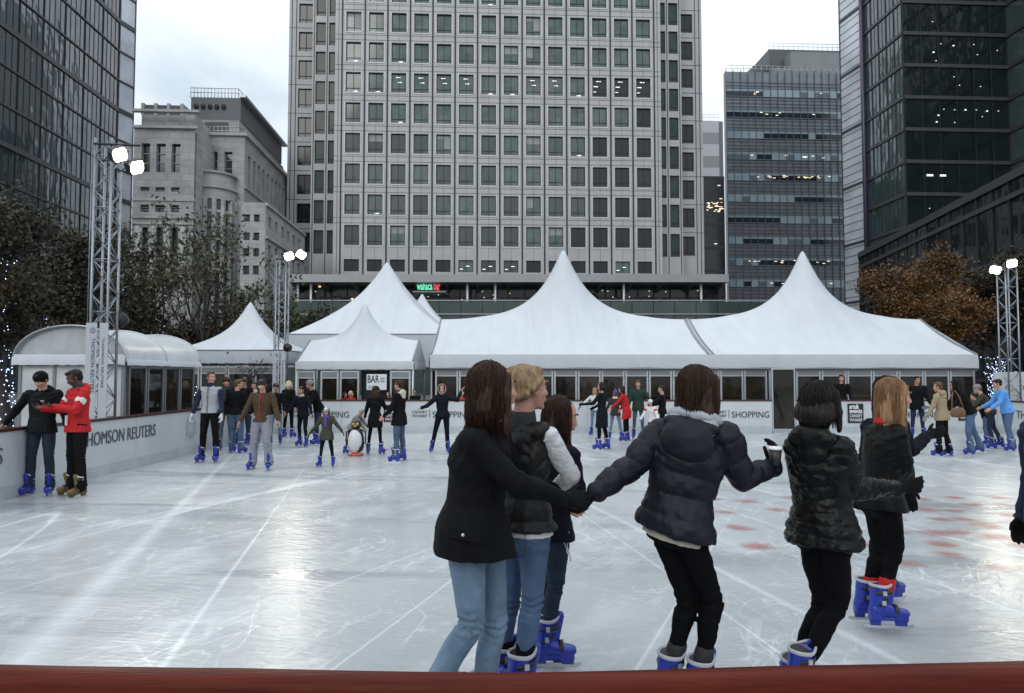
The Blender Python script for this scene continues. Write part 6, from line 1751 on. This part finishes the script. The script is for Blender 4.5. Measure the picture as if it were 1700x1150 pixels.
# 5: black shiny padded jacket
J5 = nearJ(3.50, .99, dict(head=(1363, 672, 0), neck=(1358, 728, 0), pel=(1366, 872, 0), sr=(1398, 745, -.10), sl=(1322, 745, .08), er=(1412, 812, -.06), wr=(1492, 810, .10), el=(1345, 815, .25), wl=(1405, 830, .38),
     hr=(1385, 885, -.06), hl=(1348, 885, .05), kr=(1392, 1002, .0), kl=(1368, 1002, .08), ar=(1328, 1118, -.04), al=(1312, 1130, .12)), (.75, .65, 0), fl=(.9, .3, 0), hdr=V3(.95, .1, .1))
person('dark haired woman in glossy black padded jacket reaching one gloved hand forward', J5, True, S_light, H_dark, 'bob', CL['shiny'], 'smallpuffer', 1.14, .085, CL['legging'], .98, troukind='cloth', glove=CL['black'], hood='down', curl=16, seed=5, thumb={'r': V3(-.1, 0, 1)}, flat=.2)
# 6: long fair hair, black leather jacket
J6 = nearJ(4.62, 1.0, dict(head=(1487, 658, 0), neck=(1470, 704, 0), pel=(1462, 826, 0), sr=(1492, 718, -.10), sl=(1450, 718, .12), er=(1505, 775, -.12), wr=(1508, 812, .05), el=(1440, 780, .1), wl=(1475, 800, .3),
     hr=(1475, 838, -.06), hl=(1455, 838, .06), kr=(1487, 915, -.04), kl=(1462, 918, .04), ar=(1462, 1003, -.06), al=(1437, 992, .10)), (.96, -.24, -.1), (.12, 0, 1), fl=(.95, -.1, 0), hdr=V3(.2, .1, -.95),
     tiltl=V3(-.35, 0, 1))
def red6(t, org, J, q):
    mb = MB()
    for k in 'lr':
        sh = (J['k' + k] - J['a' + k]).normalized(); mb.cap(J['a' + k] + sh * .11, J['a' + k] + sh * .17, .054, .05, 12)
    blob('sock_tops', mb, .008, [CL['red']], t, smooth=1, origin=org)
    mb = MB(); mb.loft([(q['neck'] + q['tu'] * .0, q['tr'] * .08, q['tf'] * .08), (q['neck'] + q['tu'] * .045, q['tr'] * .07, q['tf'] * .07)], 14); mb.cap(q['neck'] + q['tf'] * .105, q['pel'] + q['tf'] * .10 + q['tu'] * .1, .03, .035)
    blob('jumper', mb, .009, [CL['red']], t, smooth=2, origin=org)
person('woman with long fair reddish hair in black leather jacket and red socks', J6, True, S_pink, H_str, 'vlong', CL['leather'], 'cloth', .98, .05, CL['legging'], .98, troukind='cloth', glove=CL['black'], extra=red6, curl=14, seed=6, thumb={'r': V3(.9, -.2, 0)})
# 7: dark figure beyond her with raised gloved hand
J7 = nearJ(5.15, 1.02, dict(head=(1478, 652, 0), neck=(1468, 695, 0), pel=(1462, 805, 0), sr=(1492, 708, -.10), sl=(1445, 708, .12), er=(1512, 748, -.05), wr=(1540, 722, .05), el=(1438, 760, .1), wl=(1440, 808, .2),
     hr=(1474, 815, -.06), hl=(1456, 815, .06), kr=(1470, 890, .0), kl=(1458, 890, .04), ar=(1466, 962, .0), al=(1452, 964, .10)), (.9, .3, -.05), fl=(.95, .2, 0), hdr=V3(.8, .1, .15))
person('dark haired skater in dark coat half hidden behind the fair haired woman, gloved hand raised', J7, True, S_light, H_dark, 'long', CL['blackblue'], 'cloth', 1.08, .16, CL['legging'], .95, glove=CL['black'], curl=14, seed=7, thumb={'r': V3(0, 0, 1)})
# 8: cut off at the right edge
J8 = pose((1756 - 850) * 3.7 / F, 3.7, 1.76, 275, 0, (-12, 4, 8), (-4, 8, 14), (4, 4, 6), (-4, 5, 8), fem=False)
person('skater in dark blue jacket cut off by the right edge of the picture', J8, True, S_light, H_dark, 'short', CL['navy'], 'cloth', 1.1, .08, CL['navy'], 1.05, glove=CL['black'], seed=8)
# ================================================================== everybody farther away
def far(label, px, py, ptop, heading, **kw):
    """px, py: photo pixel between the feet on the ice; ptop: pixel row of the crown"""
    g = G(px, py); Hh = P(px, ptop, g.y).z
    pk = {k: kw.pop(k) for k in list(kw) if k in ('lean', 'al', 'ar', 'll', 'lr', 'turn', 'nod', 'fem', 'twist', 'roll', 'hs')}
    c = math.cos(R(pk.get('lean', 0))); Hh = Hh * pk.pop('hs', 1.0)
    J = pose(g.x, g.y, Hh, heading, **pk)
    return person(label, J, **kw)
D, DM, DL, DD = CL['denim'], CL['denimmid'], CL['denimlight'], CL['denimdark']
# the two men at the left barrier (larger)
def zipred(m):
    def fn(t, org, J, q):
        s = q['s']; mb = MB(); mb.tube([q['neck'] + q['tf'] * .095 * s * 1.1 - q['tu'] * .02, q['neck'] + q['tf'] * .128 * s * 1.1 - q['tu'] * .16 * s, q['pel'] + q['tf'] * .122 * s * 1.08 + q['tu'] * .12 * s, q['pel'] + q['tf'] * .135 * s * 1.05 - q['tu'] * .05 * s], .009, 6); part(mb, 'zip', m, t, org)
    return fn
def stripes(t, org, J, q):
    s = q['s']
    for k, sg in (('l', -1), ('r', 1)):
        a, b = J['s' + k], J['e' + k]; d = (b - a).normalized()
        for f_ in (.42, ): mb = MB(); mb.cap(a.lerp(b, f_), a.lerp(b, f_ + .05), .0655 * s * 1.08, .065 * s * 1.08, 12); part(mb, 'sleeve_stripe', CL['white'], t, org)
    c = q['pel'] + q['tf'] * .135 * s * 1.12 - q['tr'] * .05; mb = MB(); mb.obox(c, q['tr'] * .035, q['tf'] * .02, q['tu'] * .14); part(mb, 'chest_stripe', CL['white'], t, org)
def pale_logo(t, org, J, q):
    c = q['neck'] - q['tu'] * .15 * q['s'] + q['tf'] * .135 * q['s'] - q['tr'] * .085; mb = MB(); mb.obox(c, q['tr'] * .04, q['tf'] * .006, q['tu'] * .016); part(mb, 'chest_logo', CL['white'], t, org)
CL['blackj'] = clothmat('shell_black', (.006, .007, .010), rough=.7, bump=.15, spec=.12)
far('man in black hooded jacket and black beanie leaning on the left barrier', 66, 822, 616, 172, al=(-8, 18, 20), ar=(-12, 38, 12), ll=(4, 4, 6), lr=(2, 5, 8), nod=28, turn=8, fem=False, near=True, skin=S_light, style='short', top=CL['blackj'], bulk=1.14, hem=.10, trou=DD, fit=1.14, flare=.6, hat='beanie', hatmat=CL['black'], hood='down', extra=pale_logo, seed=11)
far('man in red ski jacket and brown boots beside the left barrier', 126, 824, 612, 215, al=(30, 10, 75, 30), ar=(28, 12, 70, 25), ll=(2, 4, 4), lr=(3, 4, 6), nod=30, turn=10, fem=False, near=True, skin=S_dark, hair=H_dark, style='short', top=CL['red'], bulk=1.14, hem=.10, trou=CL['black'], fit=1.2, flare=.9, boots='brown', hood='down', collar=CL['charcoal'], extra=stripes, seed=12)
# group on the left
def vestzip(t, org, J, q):
    zipred(M_txt)(t, org, J, q)
far('man in pale grey vest with navy sleeves and black trousers looking right', 347, 767, 617, 182, al=(6, 10, 12), ar=(4, 14, 10), ll=(2, 4, 3), lr=(2, 5, 4), turn=-48, nod=2, fem=False, skin=S_pink, hair=H_mid, style='short', top=CL['greylight'], bulk=1.08, hem=.03, trou=CL['black'], fit=1.12, flare=.3, sleeve=CL['navy'], collar=CL['navy'], glove=CL['white'], extra=vestzip, seed=13, near=True)
far('man with brown hair in dark jacket standing behind the pale vest', 374, 748, 626, 175, ar=(8, 12, 20), turn=-10, fem=False, skin=S_pink, hair=H_brown, top=CL['black'], bulk=1.1, hem=.1, trou=CL['denimgrey'], fit=1.1, flare=.5, hat='beanie', hatmat=H_brown, style='short', scarf=CL['charcoal'], seed=14)
far('person in black top and blue jeans seen from behind in the left group', 392, 752, 630, 20, al=(40, 15, 90), ar=(10, 12, 15), turn=40, fem=False, hair=H_mid, top=CL['black'], bulk=1.12, hem=.06, trou=D, fit=1.2, flare=.5, seed=15)
far('tall man in black coat at the back of the left group', 404, 738, 627, 190, fem=False, skin=S_olive, hair=H_dark, top=CL['black'], bulk=1.1, hem=.15, trou=DD, seed=16, hat='beanie')
far('person in pale scarf partly hidden behind the brown jacket boy', 420, 735, 634, 165, fem=False, skin=S_pink, hair=H_brown, top=CL['blackblue'], bulk=1.05, scarf=CL['cream'], trou=D, seed=17)
far('boy in brown zipped jacket, grey joggers and black bobble hat skating forward', 433, 779, 628, 180, al=(8, 20, 14), ar=(4, 22, 14), ll=(10, 6, 12), lr=(0, 8, 6), nod=14, fem=False, skin=S_pink, hair=H_mid, style='short', top=CL['brown'], bulk=1.12, hem=.06, trou=CL['greyjog'], fit=1.38, flare=.9, troukind='cloth', hat='pom', hatmat=CL['knit'], extra=zipred(CL['red']), near=True, seed=18)
far('person in black beanie and jeans just behind the boy in brown', 457, 738, 636, 175, al=(10, 12, 20), fem=False, skin=S_olive, top=CL['black'], bulk=1.05, trou=DL, fit=1.05, hat='beanie', seed=19)
far('woman with platinum blonde hair in black seen from behind', 478, 726, 632, 15, fem=True, hair=H_platin, style='bob', top=CL['black'], bulk=1.1, hem=.14, trou=CL['legging'], seed=20)
far('skater in dark jacket with pale collar leaning forward beside the tall hooded skater', 503, 741, 640, 195, lean=10, al=(10, 25, 20), ar=(15, 22, 25), ll=(14, 6, 18), lr=(-4, 8, 14), fem=False, skin=S_olive, hair=H_dark, top=CL['blackblue'], bulk=1.1, hem=.10, trou=CL['black'], collar=CL['cream'], seed=21)
far('tall skater in black with grey knit hood bending forward', 527, 738, 628, 235, lean=22, al=(30, 12, 40), ar=(28, 10, 35), ll=(14, 5, 20), fem=False, skin=S_olive, hair=None or H_dark, style='short', top=CL['black'], bulk=1.14, hem=.10, trou=CL['navy'], hat='beanie', hatmat=CL['grey'], seed=22)
far('small child in striped hat and olive coat with arms held out', 542, 774, 676, 185, al=(12, 42, 14), ar=(8, 34, 16), ll=(4, 10, 6), lr=(2, 9, 5), nod=24, skin=S_light, hair=H_mid, style='long', top=CL['olive'], bulk=1.2, hem=.20, trou=CL['black'], glove=CL['charcoal'], hat='striped', hatmat=CL['white'], near=True, seed=23, scarf=CL['purple'])
far('small child in grey coat bending over the penguin skating aid', 582, 752, 672, 100, lean=34, al=(55, 8, 20), ar=(60, 8, 15), ll=(18, 5, 24), lr=(-6, 6, 14), nod=20, skin=S_light, hair=H_platin, style='short', top=CL['grey'], bulk=1.2, hem=.10, trou=CL['black'], hat='beanie', hatmat=CL['greylight'], seed=24)
far('woman in knee length black coat with long brown hair seen from behind', 622, 754, 641, 10, al=(12, 20, 10), ar=(30, 12, 70), ll=(0, 7, 3), lr=(0, 7, 3), turn=20, hair=H_brown, style='long', top=CL['black'], bulk=1.1, hem=.30, trou=CL['legging'], fit=.85, hat='beanie', hatmat=H_dark, seed=25, near=True)
far('man in black coat with cream hood standing in profile by the bar sign', 663, 766, 631, 285, al=(15, 8, 30), ar=(12, 8, 30), ll=(2, 5, 3), lr=(0, 6, 3), turn=0, nod=2, fem=False, skin=S_pink, hair=H_brown, style='short', top=CL['black'], bulk=1.16, hem=.20, trou=D, fit=1.12, flare=.5, hood='down', hatmat=CL['cream'], scarf=CL['charcoal'], near=True, seed=26)
far('skater in navy jacket with fur trimmed hood and hands raised to the head', 732, 752, 638, 175, al=(60, 55, 125, 30), ar=(20, 45, 50), ll=(6, 4, 8), lr=(-4, 14, 4), roll=2, nod=5, skin=S_pink, hair=H_dark, style=None, top=CL['blackblue'], bulk=1.12, hem=.06, trou=CL['black'], fit=1.05, flare=.3, hood='furup', near=True, seed=27)
# group right of centre
far('girl in white jumper and light jeans with arm held out beside the tall dark coat', 988, 722, 644, 200, al=(10, 30, 20), ar=(5, 45, 10), skin=S_light, hair=H_blond, style='long', top=CL['whitejumper'], bulk=1.05, hem=.06, trou=DL, fit=.95, glove=CL['black'], hat='beanie', hatmat=CL['fur'], seed=31)
far('tall woman with glasses in long dark coat facing left', 1001, 746, 634, 300, al=(35, 12, 50), ar=(25, 15, 40), ll=(6, 5, 8), lr=(-2, 5, 8), turn=-20, fem=True, skin=S_light, hair=H_dark, style='bob', top=CL['blackblue'], bulk=1.04, hem=.42, trou=CL['legging'], glove=CL['black'], seed=32)
far('child in purple hat and white scarf between the dark coat and the red coat', 1022, 729, 647, 10, al=(10, 20, 20), ar=(10, 20, 20), ll=(0, 9, 5), lr=(0, 9, 5), skin=S_light, hair=H_mid, style='long', top=CL['charcoal'], bulk=1.1, hem=.14, trou=DL, hat='pom', hatmat=CL['purple'], scarf=CL['white'], seed=33)
far('woman in bright red coat with long black hair reaching to the left', 1040, 732, 639, 290, lean=12, al=(40, 16, 20), ar=(10, 25, 30), ll=(6, 4, 6), turn=-10, nod=15, skin=S_light, hair=H_dark, style='long', top=CL['red'], bulk=1.08, hem=.30, trou=CL['black'], seed=34)
far('man in dark green coat behind the woman in red', 1060, 728, 631, 190, al=(20, 30, 25), ar=(10, 12, 30), fem=False, skin=S_pink, hair=H_mid, style='short', top=CL['green'], bulk=1.12, hem=.15, trou=D, seed=35)
def band3(t, org, J, q):
    for k in 'lr':
        a, b = J['s' + k], J['e' + k]
        for i, m in enumerate((CL['red'], CL['white'])): mb = MB(); f_ = .3 + .3 * i; mb.cap(a.lerp(b, f_), a.lerp(b, f_ + .15), .066 * q['s'] * 1.1, .064 * q['s'] * 1.1, 10); part(mb, 'sleeve_stripe', m, t, org)
far('child in red, white and black striped jacket beside the padded jacket woman', 1083, 738, 662, 215, lean=14, al=(20, 25, 20), ar=(20, 22, 25), skin=S_light, hair=H_mid, style='short', top=CL['white'], bulk=1.15, trou=DD, hat='beanie', hatmat=CL['white'], extra=band3, seed=36)
far('dark skater reaching an arm left behind the padded jacket shoulder', 1100, 735, 640, 285, al=(50, 20, 15), ar=(30, 15, 40), fem=False, skin=S_light, hair=H_dark, top=CL['black'], bulk=1.1, hem=.1, trou=CL['black'], seed=37)
# right hand side
far('skater in black coat passing behind the raised glove on the right', 1524, 728, 624, 200, al=(10, 12, 30), ar=(14, 14, 30), turn=-20, fem=False, skin=S_olive, hair=H_dark, style='short', top=CL['black'], bulk=1.15, hem=.18, trou=CL['navy'], seed=41)
far('woman in tan hooded jacket carrying a brown bag, black flared trousers', 1567, 757, 634, 325, lean=4, al=(14, 16, 14), ar=(25, 10, 60), ll=(6, 3, 8), lr=(-2, 4, 8), turn=-25, nod=8, skin=S_pink, hair=H_mid, style='short', top=CL['tan'], bulk=1.14, hem=.14, trou=CL['black'], fit=1.1, flare=1.1, glove=CL['grey'], hood='down', near=True, seed=42)
far('woman with big dark hair in black top and blue flared jeans leaning forward', 1617, 754, 626, 285, lean=28, al=(50, 14, 30), ar=(45, 12, 30), ll=(12, 4, 18), lr=(-14, 5, 8), nod=10, skin=S_olive, hair=H_dark, style='long', top=CL['black'], bulk=1.12, hem=.05, trou=DM, fit=1.12, flare=1.1, near=True, seed=43)
far('skater in dark green and black top leaning in behind the light blue jacket', 1652, 744, 634, 300, lean=24, al=(50, 14, 30), ar=(45, 12, 30), ll=(8, 4, 20), lr=(-10, 5, 12), nod=15, skin=S_light, hair=H_mid, style='short', top=CL['olive'], bulk=1.08, hem=.06, trou=DD, fit=1.0, flare=.4, hat='beanie', hatmat=CL['grey'], seed=44)
far('dark haired person in light blue jacket and blue jeans at the right', 1678, 748, 627, 285, lean=16, al=(30, 12, 40), ar=(28, 12, 45), ll=(6, 4, 14), lr=(-6, 5, 10), nod=14, skin=S_pink, hair=H_dark, style='short', top=CL['skyblue'], bulk=1.15, hem=.06, trou=DM, fit=1.18, flare=.7, near=True, seed=45)
far('skater in black crouched low between the jeans skater and the light blue jacket', 1640, 738, 648, 290, lean=30, al=(50, 14, 30), ar=(45, 12, 30), ll=(10, 4, 18), lr=(-4, 5, 12), skin=S_light, hair=H_dark, style='short', top=CL['black'], bulk=1.1, trou=DM, fit=1.05, flare=.5, seed=46)
# spectators behind the far barrier
def spect(label, px, ptop, heading, Yq=20.75, **kw):
    Hh = max(1.2, P(px, ptop, Yq).z); x = (px - 850) * Yq / F
    pk = {k: kw.pop(k) for k in list(kw) if k in ('lean', 'al', 'ar', 'll', 'lr', 'turn', 'nod', 'fem', 'twist')}
    J = pose(x, Yq, Hh, heading, **pk); return person(label, J, **kw)
spect('spectator in red behind the far barrier left of the bar sign, pale hood', 583, 649, 180, skin=S_light, hair=H_platin, style='bob', top=CL['red'], trou=CL['black'], hat='beanie', hatmat=CL['cream'], seed=51)
spect('spectator in dark clothes leaning to the one in the pale hood', 570, 650, 120, lean=10, skin=S_light, hair=H_dark, style='long', top=CL['darkred'], trou=CL['black'], seed=52)
spect('spectator face showing between the long coat and the cream hood', 645, 650, 185, skin=S_pink, hair=H_brown, style='long', top=CL['black'], trou=CL['black'], seed=53)
spect('spectator in black with raised hand right of the cream hood', 689, 645, 190, al=(60, 20, 90), skin=S_olive, hair=H_dark, style='short', top=CL['black'], trou=CL['black'], seed=54)
spect('spectator in red coat and white hat behind the fur hooded skater', 767, 650, 185, skin=S_light, hair=H_platin, style='short', top=CL['red'], trou=CL['black'], hat='beanie', hatmat=CL['white'], seed=55)
spect('spectator with red lit face by the barrier behind the glossy black jacket', 1396, 622, 200, fem=False, skin=S_pink, hair=H_dark, style='short', top=CL['black'], trou=CL['black'], seed=56)

# ---- brown bag of the tan jacket woman
p = P(1576, 682, 14.0)
t = thing('shoulder_bag', 'brown leather shoulder bag hanging behind the tan jacket woman', 'bag', p + Vector((0.03, -.22, 0)))
M_bag = clothmat('bag_leather', (.14, .075, .035), rough=.5)
mb = MB(); mb.loft([((0, 0, -.12), (.13, 0, 0), (0, .05, 0)), ((0, 0, -.05), (.17, 0, 0), (0, .075, 0)), ((0, 0, .03), (.15, 0, 0), (0, .07, 0)), ((0, 0, .08), (.11, 0, 0), (0, .045, 0))], 16)
blob('bag_body', mb, .012, [M_bag], t, smooth=3)
mb = MB(); mb.tube([(-.12, 0, .05), (-.10, .02, .25), (-.05, .06, .40), (.02, .08, .42), (.08, .05, .28), (.12, 0, .05)], .013, 6); mb.build('strap', M_bag, t)
# ---- penguin skating aid
g_ = G(591, 756); M_pw = mat('penguin_white', (.62, .64, .64), .35); M_po = mat('penguin_orange', (.62, .10, .03), .4); M_py = mat('penguin_yellow', (.55, .38, .06), .4)
t = thing('penguin_skating_aid', 'white bellied plastic penguin skating aid with orange feet', 'skating aid', g_); t.scale = (.86, .86, .86)
mb = MB(); mb.loft([((0, 0, .10), (.15, 0, 0), (0, .13, 0)), ((0, 0, .22), (.205, 0, 0), (0, .17, 0)), ((0, 0, .42), (.205, 0, 0), (0, .17, 0)), ((0, 0, .60), (.16, 0, 0), (0, .14, 0)), ((0, 0, .68), (.11, 0, 0), (0, .10, 0))], 20); blob('back', mb, .012, [M_black], t, smooth=3)
mb = MB(); mb.ell((-.01, -.06, .37), (.185, .145, .31), n=20); blob('belly', mb, .012, [M_pw], t, smooth=2)
mb = MB(); mb.ell((0, 0, .78), (.125, .12, .13), n=16); blob('head', mb, .012, [M_black], t, smooth=1)
for q in (-1, 1):
    mb = MB(); mb.ell((q * .05, -.095, .80), (.032, .03, .036), n=10); mb.build('eye_patch', M_py, t)
    mb = MB(); mb.ell((q * .10, -.08, .04), (.085, .12, .04), n=12); mb.build('foot', M_po, t)
mb = MB(); mb.tube([(0, -.10, .76), (0, -.19, .745)], [.035, .006], 8); mb.build('beak', M_py, t)
mb = MB(); mb.loft([((0, 0, .0), (.19, 0, 0), (0, .17, 0)), ((0, 0, .055), (.18, 0, 0), (0, .16, 0))], 20); mb.build('base', M_po, t)
for q in (-1, 1):
    mb = MB(); mb.tube([(q * .13, 0, .66), (q * .24, -.02, .60), (q * .25, -.03, .36), (q * .22, -.02, .30)], .02, 8); mb.build('handle', M_black, t)
flush()
